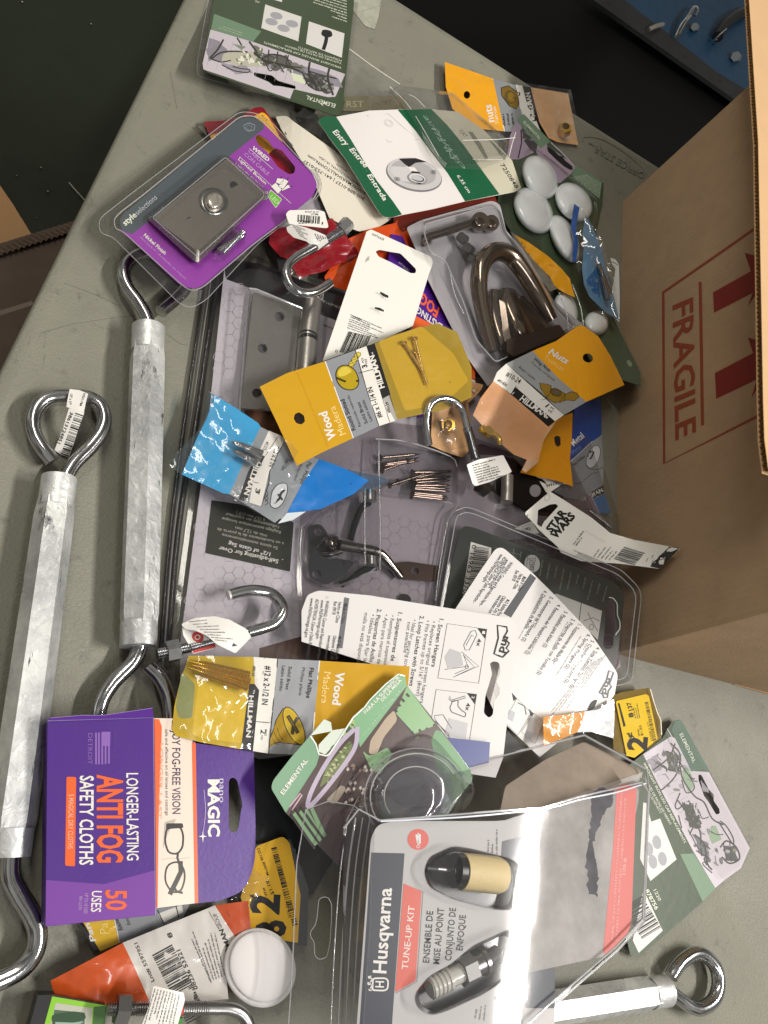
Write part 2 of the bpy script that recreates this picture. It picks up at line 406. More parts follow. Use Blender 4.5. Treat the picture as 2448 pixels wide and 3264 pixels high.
TAB = M('848274', .5, bump=.38, bs=420, var=.16, vs=9, name='grey_plastic')
def stains(a, sc, lo, hi, k, st=(1, 1, 1), det=8):            # darker worn marks multiplied over the base colour
    n = a.node_tree.nodes; L = a.node_tree.links; b = n['Principled BSDF']; src = b.inputs['Base Color'].links[0].from_socket
    t = n.new('ShaderNodeTexCoord'); mp = n.new('ShaderNodeMapping'); mp.inputs['Scale'].default_value = st; z = n.new('ShaderNodeTexNoise'); z.inputs['Scale'].default_value = sc; z.inputs['Detail'].default_value = det; z.inputs['Roughness'].default_value = .7
    L.new(t.outputs['Object'], mp.inputs['Vector']); L.new(mp.outputs[0], z.inputs['Vector']); q_ = n.new('ShaderNodeMapRange'); q_.inputs[1].default_value = lo; q_.inputs[2].default_value = hi; q_.inputs[3].default_value = 1; q_.inputs[4].default_value = 1 - k
    L.new(z.outputs['Fac'], q_.inputs[0]); x = n.new('ShaderNodeMix'); x.data_type = 'RGBA'; x.blend_type = 'MULTIPLY'; x.inputs[0].default_value = 1; L.new(src, x.inputs[6]); L.new(q_.outputs[0], x.inputs[7]); L.new(x.outputs[2], b.inputs['Base Color'])
stains(TAB, 45, .58, .7, .32); stains(TAB, 14, .55, .75, .13); stains(TAB, 160, .68, .74, .3, (1, .15, 1), 3); stains(TAB, 150, .7, .75, .25, (.12, 1, 1), 3)
o_ = [P(583, 0), P(11, 1155), P(1300, 21), P(2106, 536)]
d1 = (o_[0] - o_[1]).normalized(); d2 = (o_[3] - o_[2]).normalized()
def lx(a, da, b, db):
    k = da.x * db.y - da.y * db.x; t_ = ((b.x - a.x) * db.y - (b.y - a.y) * db.x) / k; return a + da * t_
n1 = Vector((d1.y, -d1.x, 0)); n2 = Vector((d2.y, -d2.x, 0))
if n1.dot(AIM - o_[1]) < 0: n1 = -n1
if n2.dot(AIM - o_[2]) < 0: n2 = -n2
def tab_ring(ins):
    a = o_[1] + n1 * ins; b = o_[2] + n2 * ins; c_ = lx(a, d1, b, d2)
    far1 = c_ - d1 * 2.4; far2 = c_ - d2 * -1.9 if (c_ + d2 * 1.9 - AIM).length < (c_ - d2 * 1.9 - AIM).length else c_ - d2 * 1.9
    r_ = .03; pts = []
    u1 = (far1 - c_).normalized(); u2 = (far2 - c_).normalized()
    for j in range(7):
        t_ = j / 6; p = (c_ + u1 * r_) * (1 - t_) ** 2 + c_ * 2 * t_ * (1 - t_) + (c_ + u2 * r_) * t_ * t_; pts.append(p)
    f2 = far2; f3 = far1 + (far2 - c_)
    return [far1] + pts + [f2, f3]
g = G(); rings = []
for ins, z in ((.016, -.0002), (.0145, .0006), (.0125, .0008), (.004, .0005), (.0012, -.001), (0, -.004), (0, -.03), (.004, -.034)):
    rings.append([Vector((p.x, p.y, z)) for p in tab_ring(ins)])
n = len(rings[0]); vs = [v for r_ in rings for v in r_]
fs = [(k * n + i, (k + 1) * n + i, (k + 1) * n + (i + 1) % n, k * n + (i + 1) % n) for k in range(len(rings) - 1) for i in range(n)]
fs += [tuple(range(n)), tuple(reversed([(len(rings) - 1) * n + i for i in range(n)]))]
g.raw(vs, fs, TAB)
g2 = G('B', z=0)
EMB = M('6a685f', .45, name='embossed_plastic')
g2.text(EMB, 'OFFICE STAR', (1096, 802), (868, 672), 31, L=9, th=1.0, bold=.0); g2.text(EMB, 'TM', (864, 668), (836, 655), 10, L=7, th=.7, bold=.01)
gr = G('B', z=0)
arc = crv([(808, 652, 0), (806, 638, 0), (830, 630, 0), (900, 645, 0), (1000, 705, 0), (1075, 768, 0), (1108, 812, 0)], 7)
gr.tube(TAB, [(a[0], a[1], .3) for a in arc], 5, k=1, n=8)
sc_ = G('S', z=0)
SC = M('5f5d55', .6)
for p in ('280,1635 350,1655 480,1700 640,1765 690,1795', '230,1960 420,1905 640,1870 800,1850', '975,1960 1060,2020 1106,2030', '1000,420 1040,640', '900,1000 950,1500'): sc_.stroke(SC, p, 1.4, L=.6)
for a in [(350, 2105), (568, 1760), (980, 640), (850, 545)]: sc_.poly(SC, ell(*a, 4, 2, 30, 8), L=.7, sub=False)
t = Thing('folding_table', 'grey moulded plastic folding table with rounded rim under the heap', 'table')
a0 = t.part('table_top', g, smooth=True, ang=50); t.part('embossed_lettering', g2, a0); t.part('embossed_arc', gr, a0, smooth=True); g.merge(sc_)
for c_ in tab_ring(.12)[4:5] + tab_ring(.12)[-1:]:
    lg = G(); LG = M('6b6b68', .4, .8)
    lg.raw([c_ + Vector((math.cos(a) * .014, math.sin(a) * .014, z)) for z in (-.034, -.739) for a in [k * math.pi / 5 for k in range(10)]], [(i, (i + 1) % 10, (i + 1) % 10 + 10, i + 10) for i in range(10)], LG); t.part('leg', lg, smooth=True)
t.done()

# taped paper scrap on the table top
g = G('A', z=[(1270, 0, .6), (1480, 0, 1), (1440, 190, .8), (1290, 70, .5)], wr=.5, seed=3, cell=12)
SCR = M('b4b4a4', .55, var=.3, vs=60, bump=.4)
g.poly(SCR, '1250,-30 1495,-30 1480,20 1465,110 1440,193 1375,170 1290,60', L=0, th=.2); g.stroke(M('8b8b7d', .6), '1300,90 1400,60 1470,40 1480,0', 3, L=1); g.stroke(M('8b8b7d', .6), '1330,150 1420,110 1450,170', 2, L=1)
t = Thing('masking_tape', 'crumpled greyish scrap of tape stuck at the top edge of the table', 'tape'); t.part('tape', g, smooth=True); t.done()

# ---------------------------------------------------------------- rack behind the table
ZB = -430
BLU = M('083552', .5, coat=.15, var=.15, bump=.15, bs=300, name='blue_paint'); DG = M('2a2b2c', .5, .3, var=.2)
g = G('U', z=ZB); g.poly(BLU, '405,-60 2600,-60 2600,1500 1960,1000 1490,738 1240,590 830,265', L=0, th=6, sub=False)
g2 = G('U', z=ZB + 4); g2.poly(DG, '150,-60 405,-62 830,262 1240,587 1490,736 2400,1290 2300,1360 1410,828 ', L=0, th=12, sub=False)
t = Thing('steel_rack', 'dark blue steel shelf with a grey bolted rim behind the table', 'rack')
t.part('blue_panel', g); rim = t.part('rim', g2)
gl = G('U', z=ZB - 40); gl.poly(M('030303', .7, spec=.2), '-900,-900 150,-100 1410,820 2300,1360 2300,2300 900,1800 -1500,200', L=0, th=4, sub=False); t.part('shade_panel', gl)  # black sheet added where the gap behind the table lies in shade
for x, y in ((370, 25), (978, 455), (1268, 660)): g3 = G('U', z=ZB + 4); g3.poly(INK, ell(x, y, 22, 12, 35, 16), L=3, sub=False); t.part('rim_hole', g3, rim)
for x, y, a in ((1060, 218, 30), (1395, 460, 38)):
    g4 = G('U', z=ZB); g4.tube(M('7d8587', .5, .6), [(x + 12, y + 10, ZB), (x, y, ZB + 18)], a * 2, k=1, n=6); t.part('bolt', g4)
g4 = G('U', z=ZB); g4.tube(M('8a867c', .5, .4), [(685, 240, ZB + 14), (740, 215, ZB + 20), (800, 200, ZB + 14)], 34, k=3, n=10); t.part('peg', g4, smooth=True)
t.done()
g = G('U', z=ZB)
for dx in (0, 26): g.tube(CHROME, [(905 + dx, 300 - dx * .4, ZB + 16), (945 + dx, 215, ZB + 24), (1000 + dx * .6, 140, ZB + 30), (1045, 70, ZB + 26), (1070, 60, ZB + 22)], 26, k=4, n=10)
g.tube(CHROME, [(1040, 62, ZB + 20), (1072, 56, ZB + 24), (1088, 90, ZB + 24), (1060, 130, ZB + 20)], 20, k=4, n=10)
t = Thing('spring_clip', 'shiny chrome clip lying on the blue shelf', 'clip'); t.part('clip', g, smooth=True); t.done()
g = G('U', z=ZB); BK = M('0d0f12', .45)
g.tube(BK, [(1250, 300, ZB + 16), (1300, 210, ZB + 20), (1400, 130, ZB + 22), (1500, 90, ZB + 20)], 85, k=4, n=12)
g2 = G('U', z=ZB); g2.tube(CHROME, [(1215, 330, ZB + 10), (1270, 280, ZB + 34), (1320, 235, ZB + 44)], 12, k=3, n=8); g2.dome(CHROME, 1240, 322, 12, 12, 0, ZB + 20, 8, 12, 4); g2.dome(CHROME, 1258, 352, 9, 9, 0, ZB + 16, 6, 12, 4)
t = Thing('hand_tool', 'black handled hand tool lying on the blue shelf beside the cardboard flap', 'tool'); t.part('handle', g, smooth=True); t.part('blade', g2, smooth=True); t.done()
g = G('U', z=[(150, 370, -720), (440, 600, -700), (250, 600, -730)], wr=14, seed=2, cell=26, wf=70)
g.poly(clear((.75, .75, .74), r=.15, bump=.8, bs=12, refl=.5, haze=.03, name='clear_plastic'), '150,370 200,380 300,470 450,570 425,655 390,655 265,615 205,500 150,420', L=0)
t = Thing('plastic_bag', 'empty clear plastic bag dropped on the dark floor beyond the table', 'bag'); t.part('bag', g, smooth=True); t.done()

# ---------------------------------------------------------------- carton and specks under the left edge
CB = M('b48a5c', .75, bump=.25, bs=200, var=.1, vs=30, name='cardboard'); CB2 = M('6a5748', .8, var=.15, vs=14, name='cardboard_shaded_side')  # CB2: darker cardboard copy with shade put into its colour
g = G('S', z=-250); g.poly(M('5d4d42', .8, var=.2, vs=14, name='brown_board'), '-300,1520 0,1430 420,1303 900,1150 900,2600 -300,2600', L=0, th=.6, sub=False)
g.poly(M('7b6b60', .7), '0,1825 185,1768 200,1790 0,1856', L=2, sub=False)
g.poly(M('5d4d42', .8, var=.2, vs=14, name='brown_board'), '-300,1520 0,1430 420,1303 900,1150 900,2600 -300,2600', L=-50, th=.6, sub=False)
gf = G('S', z=-250)
e0, e1 = gf.pr(*gf.S((-300, 1520))), gf.pr(*gf.S((900, 1150)))
def flute(g, m, a, b, inward, zt, h, pitch, th=.0006):
    d = b - a; N = int(d.length / pitch * 8); vs = []; fs = []
    for i in range(N + 1):
        p = a + d * (i / N); z = zt + h * .5 * math.sin(2 * math.pi * i / 8); 
        for zo in (0, th): vs += [Vector((p.x, p.y, z + zo)), Vector((p.x, p.y, z + zo)) + inward]
    for i in range(N): k = 4 * i; fs += [(k, k + 4, k + 5, k + 1), (k + 2, k + 3, k + 7, k + 6), (k, k + 2, k + 6, k + 4)]
    g.raw(vs, fs, m)
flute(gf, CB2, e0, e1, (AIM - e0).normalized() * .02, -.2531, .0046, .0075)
g2 = G('S', z=-330); g2.poly(CB, '-200,770 0,1090 70,1190 178,1366 260,1500 -200,1640', L=0, th=5, sub=False)
t = Thing('brown_carton', 'open brown carton below the left edge of the table', 'carton'); t.part('lid_flap', g); t.part('flute_edge', gf); t.part('inner_flap', g2); t.done()
g = G('S', z=-735); SP = M('b9b9a8', .6)
for x, y, r_ in ((535, 140, 6), (240, 984, 6), (98, 1032, 4), (282, 1124, 6), (215, 1278, 3), (130, 10, 7)): g.dome(SP, x, y, r_, r_ * .7, 20, -738, 5, 8, 3)
t = Thing('floor_debris', 'tiny pale specks scattered over the dark floor', 'debris', kind='stuff'); t.part('specks', g); t.done()
g = G('S', z=-700); g.tube(SP, [(405, 1072, -730), (445, 1118, -730), (520, 1200, -730)], 5, k=3, n=6)
t = Thing('cable_tie', 'thin pale strip lying on the dark floor by the table edge', 'cable tie'); t.part('strip', g, smooth=True); t.done()

# ---------------------------------------------------------------- cardboard box
BA, BB_, BC = P(1985, 650), P(1957, 2083), P(2700, 2275); ZT = Vector((0, 0, 1))
def plane(a, b):
    n_ = (b - a).cross(ZT).normalized()
    if n_.dot(CAM - a) < 0: n_ = -n_
    def f(x, y):
        d = ray(x, y); return CAM + d * ((a - CAM).dot(n_) / d.dot(n_))
    return f, n_
BOX = M('b09474', .8, bump=.25, bs=260, var=.12, vs=22, name='box_board'); stains(BOX, 30, .58, .75, .15); stains(BOX, 6, .4, .7, .1)
def flutes(a):
    n = a.node_tree.nodes; L = a.node_tree.links; t = n.new('ShaderNodeTexCoord'); wv = n.new('ShaderNodeTexWave'); wv.bands_direction = 'Y'; wv.inputs['Scale'].default_value = 42; wv.inputs['Distortion'].default_value = .4
    L.new(t.outputs['Object'], wv.inputs['Vector']); b_ = n.new('ShaderNodeBump'); b_.inputs['Strength'].default_value = .12; b_.inputs['Distance'].default_value = .001; L.new(wv.outputs['Fac'], b_.inputs['Height'])
    old = n['Principled BSDF'].inputs['Normal'].links[0].from_socket; L.new(old, b_.inputs['Normal']); L.new(b_.outputs['Normal'], n['Principled BSDF'].inputs['Normal'])
flutes(BOX); RED = M('7c1f16', .75, name='red_ink'); RED2 = M('8a3f25', .75, name='red_ink')
f1, nn1 = plane(BA, BB_); f2, nn2 = plane(BB_, BC)
g = G('Q', proj=f1, nrm=nn1); hgt = Vector((0, 0, .248))
def wall(g, a, b, nn, th=.005, m=BOX):
    v = [a, b, b + hgt, a + hgt]; g.raw(v + [p - nn * th for p in v], [(0, 1, 2, 3), (7, 6, 5, 4), (0, 3, 7, 4), (1, 5, 6, 2), (3, 2, 6, 7), (0, 4, 5, 1)], m)
wall(g, BA, BB_, nn1)
g.stroke(RED2, '1200,330 850,568 365,905 370,1832 885,1572 1200,1430', 15, L=3); g.stroke(RED2, '565,848 572,1240 578,1626', 17, L=3)
g.poly(RED, '635,905 840,790 805,690 990,745 822,982 850,908 640,1015', L=3); g.poly(RED, '645,1342 852,1234 825,1150 1000,1205 842,1482 870,1378 652,1482', L=3)
g.text(RED2, 'FRAGILE', (418, 975), (434, 1708), 118, up=(1, -.42), bold=.02, L=4)
g.v = [Vector((v.x, v.y, min(v.z, .248))) for v in g.v]
gs = G(); wall(gs, BB_, BC, nn2)
gb = G(); d3 = (BC - BB_); wall(gb, BA + d3, BA, -nn2 if False else nn2)
gk = G(); wall(gk, BC, BA + d3, nn1)
t = Thing('cardboard_box', 'large brown cardboard box marked FRAGILE standing on the table at the right', 'box')
t.part('front_panel', g); t.part('side_panel', gs); t.part('far_panel', gb); t.part('back_panel', gk)
FLP = M('d2ac80', .8, bump=.15, bs=200, var=.06, vs=20, name='box_board'); ZF = 256
gf = G('Z', z=ZF); out = '2384,-160 2388,0 2417,450 2426,900 2433,1280 2437,1400 2450,1500 3100,1700 3100,-160'
gf.poly(FLP, out, L=0, th=.7, sub=False)
E0 = [gf.pr(x, y) for x, y in q(out)[:7]]
low = G('Z', z=ZF); b = E0 + [gf.pr(3100, 1700), gf.pr(3100, -160)]
low.raw([v - Vector((0, 0, .0065)) for v in b] + [v - Vector((0, 0, .0072)) for v in b], [tuple(reversed(range(len(b)))), tuple(range(len(b), 2 * len(b)))] + [(i, (i + 1) % len(b), (i + 1) % len(b) + len(b), i + len(b)) for i in range(len(b))], FLP)
fl = G()
for a, b_ in zip(E0, E0[1:]): flute(fl, M('c09a66', .8, name='box_board'), a + Vector((.0006, .0004, 0)), b_ + Vector((.0006, .0004, 0)), Vector((.03, .008, 0)), ZF * .001 - .0038, .0054, .0062, .0004)
i_ = t.part('open_flap', gf); t.part('flap_liner', low, i_); t.part('flap_fluting', fl, i_)
gg = G('W', z=1.0); gg.poly(M('4c402c', .8), '1380,850 1440,838 1659,800 1900,770 1900,1000 1659,930', L=2, th=.6); gg.stroke(CB, '1330,850 1659,940 1900,1000', 12, L=12); gg.stroke(CB, '1440,870 1659,830 1900,800', 14, L=12)
t.part('torn_bottom_flap', gg)
t.done()
# ---------------------------------------------------------------- turnbuckles
SCRATCH = M('4c4d50', .5, .6)
def turnbuckle(label, eye, eye_w, body, bw, hook, hook_w, ph, seed, en=('eye', 'hook')):
    t = Thing('turnbuckle', label, 'turnbuckle', 'forged turnbuckles on the table')
    (v, ep), (v2, bp), (v3, hp) = eye, body, hook
    if ep: g = G(v); g.tube(ZINC, ep, eye_w, k=7, n=20); t.part(en[0], g, smooth=True)
    if hp: g = G(v3); g.tube(ZINC, hp, hook_w, k=7, n=20); t.part(en[1], g, smooth=True)
    g = G(v2); a, b = np.array(bp[0]), np.array(bp[1]); wa, wb = bw
    st = [(0, .82), (.004, .93), (.05, .95), (.075, 1.0), (.1, 1.06), (.9, 1.06), (.925, 1.0), (.95, .95), (.996, .93), (1, .82)]
    g.tube(ALU, [tuple(a + (b - a) * s_) for s_, _ in st], [(wa + (wb - wa) * s_) * k for s_, k in st], k=1, n=6, ph=ph)
    g.tube(ALU, [tuple(a + (b - a) * s_) for s_ in (-.002, .075)], wa * .97, k=1, n=24); g.tube(ALU, [tuple(a + (b - a) * s_) for s_ in (.925, 1.002)], wb * .97, k=1, n=24)
    bi = t.part('body', g, smooth=True, ang=25)
    return t, bi
def scuffs(t, bi, v, pts, z, seed=1):          # dark scuffs on the facets
    rg = random.Random(seed); g = G(v)
    for x, y, l, w_ in pts:
        a = rg.uniform(-.5, .5); g.poly(SCRATCH, [(x, y), (x + w_, y + l * .3), (x + l * a, y + l), (x - w_ * .6, y + l * .5)], L=0) if False else g.tube(SCRATCH, [(x, y, z), (x + l * a * .5, y + l * .5, z + .15), (x + l * a, y + l, z)], w_, k=2, n=4, flat=.1)
    t.part('scuff', g, bi)
t, bi = turnbuckle('long silver turnbuckle at the left edge, a barcode sticker wrapped round its upper ring', ('H', [(432, 800, 15), (465, 715, 15), (530, 610, 14), (632, 505, 13), (710, 400, 13), (734, 300, 13), (700, 200, 13), (610, 148, 13), (480, 140, 13), (350, 152, 13), (264, 222, 13), (232, 320, 13), (250, 420, 13), (305, 515, 13), (372, 600, 12)]), 104,
    ('H', [(418, 722, 16), (53, 3384, 16)]), (246, 318), ('O', [(62, 190, 15), (60, 330, 14), (105, 430, 14), (172, 540, 14), (206, 640, 14), (190, 750, 14), (110, 850, 14), (-40, 925, 14)]), 108, .5, 1)
g = G('H', z=[(540, 150, 26), (540, 240, 24), (430, 540, 2.5), (500, 560, 2.5)], cell=12)
LBL = M('ece9e2', .45, coat=.2)
g.poly(LBL, '492,88 560,96 622,122 606,180 592,252 530,240 468,214 478,150', L=0, th=.2)
g.poly(LBL, '486,225 595,255 560,350 482,582 430,552 384,518 440,380', L=0, th=.2)
g.text(INK, '38613124851', (497, 250), (405, 470), 22, bold=.02, L=2); g.bars(INK, (532, 256), (424, 562), 58, 26, L=2, seed=5)
g.text(INK, '1/2" x 17"', (496, 122), (484, 196), 18, L=2, bold=.02, up=(1, .2)); g.text(INK, 'N221-788', (590, 118), (560, 206), 15, L=2, bold=.02, up=(1, .3))
t.part('barcode_sticker', g); t.done()
t, bi = turnbuckle('silver turnbuckle whose top hook runs under the purple doorbell pack', ('S', [(890, 1990, 15), (868, 1880, 15), (815, 1780, 14), (750, 1690, 13), (728, 1605, 12), (765, 1530, 10), (850, 1490, 9), (960, 1510, 9), (1050, 1580, 9), (1090, 1680, 10), (1030, 1758, 11), (945, 1832, 12)]), 78,
    ('Z', [(473, 1047, 16), (441, 2060, 16)]), (105, 120), ('X', [(306, 1385, 15), (288, 1430, 14), (245, 1475, 13), (218, 1522, 12), (214, 1580, 9), (240, 1640, 8), (290, 1665, 8), (345, 1640, 8), (368, 1580, 11), (366, 1515, 12), (348, 1468, 13), (320, 1438, 13)]), 33, 0, 2, ('hook', 'eye'))
t.done()
t, bi = turnbuckle('silver turnbuckle lying crosswise under the clear tune-up kit pack, round ring at its end', ('N', [(960, 1865, 15), (1040, 1880, 14), (1110, 1925, 13), (1180, 1975, 13), (1245, 1985, 13), (1318, 1935, 13), (1350, 1840, 13), (1335, 1735, 13), (1275, 1660, 13), (1205, 1642, 13), (1130, 1685, 13), (1085, 1735, 13), (1052, 1785, 12)]), 84,
    ('Z', [(2121, 3158, 16), (1450, 3262, 16)]), (95, 98), ('Z', []), 1, .5, 3)
g = G('N', z=31.2); 
t.done()

# ---------------------------------------------------------------- hook bolts
def hexnut(g, m, v, a, b, wd):
    g.tube(m, [a, b], wd, k=1, n=6)
# upper hook bolt with the curled price tag
t = Thing('hook_bolt', 'zinc hook bolt with a 22893 price tag, lying below the cream card', 'hook bolt', 'zinc hook bolts in the heap')
g = G('D'); g.tube(ZINC, [(270, 800, 48), (200, 840, 47), (110, 895, 46), (50, 960, 45), (35, 1050, 45), (75, 1140, 45), (160, 1195, 45), (260, 1200, 45), (350, 1160, 45), (420, 1110, 45)], 84, k=6, n=18); hk = t.part('hook', g, smooth=True)
g = G('D'); g.tube(ZINC, [(215, 838, 47), (560, 630, 52)], 84, k=1, th=1.3, n=16); t.part('threaded_rod', g, hk, smooth=True, ang=50)
g = G('D'); g.tube(ZINC, [(515, 655, 51), (585, 575, 56)], 128, k=1, n=6); g.tube(ZINC, [(560, 625, 52), (592, 568, 58)], 90, k=1, n=14); t.part('nut', g, smooth=True, ang=25)
g = G('D', z=[(240, 500, 56), (400, 600, 58), (60, 620, 50)], wr=0); g.poly(LBL, rnd('30,505 60,470 300,465 372,482 408,622 380,628 60,592', 14), L=0, th=.2)
g.bars(INK, (130, 575), (330, 592), 66, 16, L=2); g.text(INK, '22893', (140, 590), (272, 590), 30, L=2, bold=0); g.text(INK, '1', (345, 596), (356, 598), 22, L=2); g.text(INK, '5/16" X 3"', (200, 492), (320, 498), 16, L=2); g.text(INK, '2186', (252, 512), (318, 516), 15, L=2)
t.part('price_tag', g)
g = G('D', z=[(60, 620, 50), (240, 740, 53), (330, 640, 62), (300, 830, 48), (400, 720, 60)], cell=10); g.poly(LBL, rnd('36,620 90,592 200,620 300,655 380,690 408,750 330,810 285,842 265,790 215,745 100,710 45,660', 8), L=0, th=.2)
for k in range(6): g.para(INK, (80 + k * 14, 600 + k * 19), (215 + k * 4, 655 + k * 17), 7, L=2, seed=k)
for k in range(5): g.para(INK, (282 + k * 22, 680 - k * 4 + k * 12), (322 + k * 15, 770 - k * 10), 12, L=2, seed=k + 9, up=(1, -.6))
t.part('care_tag', g); t.done()
# middle hook bolt on the beige bag
t = Thing('hook_bolt', 'zinc hook bolt bent over the small beige bag, lettered white tag at its foot', 'hook bolt', 'zinc hook bolts in the heap')
g = G('T'); 
g = G('G'); g.tube(ZINC, [(125, 402, 40), (112, 330, 42), (108, 250, 46), (130, 170, 50), (190, 132, 52), (262, 140, 52), (318, 195, 50), (345, 290, 47), (352, 330, 46)], 44, k=6, n=16); hk = t.part('hook', g, smooth=True)
g = G('G'); g.tube(ZINC, [(348, 300, 46), (400, 490, 40)], 62, k=1, th=1.3, n=16); t.part('threaded_rod', g, hk, smooth=True, ang=50)
g = G('G'); g.tube(M('6a6a6a', .3, 1), [(425, 640, 32), (455, 670, 29)], 100, k=1, n=6); t.part('nut', g, smooth=True, ang=25)
g = G('G', z=[(360, 540, 48), (600, 560, 44), (390, 640, 44)]); g.poly(LBL, rnd('346,518 415,488 560,462 612,560 480,620 398,644 380,630', 8), L=0, th=.25)
for k in range(8): g.para(INK, (378 + k * 5, 528 + k * 14), (560 + k * 5, 478 + k * 14), 8.5, L=2, seed=k + 30, fill=.96)
t.part('care_tag', g); t.done()
# lower hook bolt on the lilac card
t = Thing('hook_bolt', 'zinc hook bolt curling over the lilac hinge card, folded lettered tag on its shank', 'hook bolt', 'zinc hook bolts in the heap')
g = G('I'); g.tube(ZINC, [(485, 820, 27), (570, 798, 28), (660, 792, 29), (760, 815, 30), (820, 880, 31), (828, 945, 31), (780, 1010, 31), (700, 1042, 31), (600, 1070, 31)], 76, k=6, n=18)
hk = t.part('hook', g, smooth=True)
g = G('I'); g.tube(M('d9d6d4', .4, .3), [(470, 826, 26.9), (486, 821, 27)], 70, k=1, n=14); t.part('sawn_tip', g, hk)
g = G('I'); g.tube(ZINC, [(620, 1065, 31), (400, 1120, 31), (210, 1170, 31), (0, 1212, 30)], 74, k=1, th=1.3, n=16); t.part('threaded_rod', g, hk, smooth=True, ang=50)
g = G('I'); g.tube(ZINC, [(60, 1200, 30), (145, 1183, 30)], 150, k=1, n=6, ph=0); t.part('nut', g, smooth=True, ang=25)
g = G('I', z=[(250, 1100, 46), (400, 1130, 50), (540, 1060, 50), (200, 1000, 40), (520, 1190, 48), (350, 1000, 46)], cell=10)
g.poly(LBL, rnd('160,1015 250,975 380,962 480,985 590,1045 625,1100 520,1208 400,1150 330,1090 250,1055 190,1050', 12), L=0, th=.2)
for k in range(8): g.para(GREYINK, (215 + k * 24, 1003 + k * 17), (380 + k * 22, 985 + k * 22), 7, L=2, seed=k + 50)
g.poly(INK, '505,1140 532,1158 497,1164', L=3)
t.part('care_tag', g)
g = G('I', z=[(200, 1090, 36), (380, 1170, 33), (240, 1210, 32)]); g.poly(LBL, '168,1040 240,1075 330,1105 405,1150 385,1172 240,1212 210,1150 175,1090', L=0, th=.2)
g.poly(M('c8261d', .4), '238,1180 382,1140 390,1168 240,1208', L=2); g.poly(M('c8261d', .4), ell(270, 1100, 40, 34, 30), L=2); g.stroke(LBL, ell(268, 1102, 16, 14), 6, L=3, closed=True)
t.part('warning_sticker', g); t.done()
# bottom hook bolt
t = Thing('hook_bolt', 'zinc hook bolt with a large nut and lettered tag, beside the round white cap', 'hook bolt', 'zinc hook bolts in the heap')
g = G('BB'); g.tube(STEEL, [(1180, 652, 34), (1400, 650, 34), (1530, 655, 34), (1610, 700, 33), (1650, 790, 32), (1650, 900, 32)], 82, k=5, n=18); hk = t.part('hook', g, smooth=True)
g = G('BB'); g.tube(STEEL, [(705, 655, 34), (1370, 650, 34)], 88, k=1, th=1.6, n=18); t.part('threaded_rod', g, hk, smooth=True, ang=50)
g = G('BB'); g.tube(STEEL, [(765, 655, 34), (852, 655, 34)], 190, k=1, n=6, ph=0); t.part('nut', g, smooth=True, ang=25)
g = G('BB', z=[(1010, 505, 46), (1215, 545, 46), (930, 760, 46), (1190, 760, 44), (1080, 640, 50)], cell=14)
g.poly(LBL, rnd('1015,502 1215,548 1222,600 1175,760 1160,830 905,830 940,755 985,640', 10), L=0, th=.25)
for k in range(9): g.para(GREYINK, (1022 + k * 20, 520 + k * 5), (930 + k * 24, 830), 9, L=2, seed=k + 70, up=(1, .25), fill=.97)
t.part('care_tag', g)
g = G('BB', z=43); g.poly(M('c8261d', .4), '1196,640 1215,628 1212,690 1180,700', L=2, th=.2); t.part('warning_sticker', g)
t.done()

# white round cap
t = Thing('furniture_cap', 'large round white plastic cap lying on the orange and white bag', 'cap')
WP = M('dad6d4', .5, sss=.2, name='white_plastic')
g = G('O', z=20); g.dome(WP, 1432, 838, 195, 222, -18, 26, 4, 44, 8, flat=.2); g.dome(WP, 1438, 832, 172, 198, -18, 29, 3.5, 44, 14, flat=.0)
t.part('cap', g, smooth=True, ang=60); t.done()
PKW = M('e6e2da', .4, coat=.4, name='card'); LIL = M('cdc6cd', .45, coat=.2, name='card'); BKI = M('1a1a1c', .4, coat=.4)
GCARD = M('414f38', .45, coat=.35, bump=.1, bs=90, name='green_card'); GCL = M('6f8a6f', .45, coat=.3, name='green_card'); WCARD = M('dcd9d4', .45, coat=.2, name='card')
def mesh_photo(g, seed, pts, cols, n=60, L=2, sz=(10, 40), wd=3):   # loose printed picture of garden furniture: strokes and blobs inside a quad
    rg = random.Random(seed); a, b, c_, d = [Vector(p) for p in q(pts)]; TN = [M(h_, .45, coat=.3, name='print') for h_ in ('8b8790', '6c6a6e', 'a39ca4', '7d8072', '555552')]
    def at(u, v): return (a * (1 - u) + b * u) * (1 - v) + (d * (1 - u) + c_ * u) * v
    for i in range(n):
        p = at(rg.random(), rg.random()); g.poly(TN[i % 5], ell(p.x, p.y, rg.uniform(sz[0] * .6, sz[1] * .7), rg.uniform(sz[0] * .4, sz[1] * .4), rg.uniform(0, 90), 7), L=L - .3 + i * .005, sub=False)
    for i in range(n):
        u, v = rg.random() * .9, rg.random() * .85; p = at(u, v); s_ = rg.uniform(*sz); an = rg.random() * 6.28
        p2 = at(min(1, u + .08 * math.cos(an)), min(1, v + .1 * abs(math.sin(an)))); p3 = at(min(1, u + .13 * math.cos(an + .7)), min(1, v + .15))
        g.stroke(cols[i % len(cols)], [tuple(x) for x in crv([(*p, 0), (*p2, 0), (*p3, 0)], 4)], wd * rg.uniform(.6, 1.6), L=L + .02 * i)
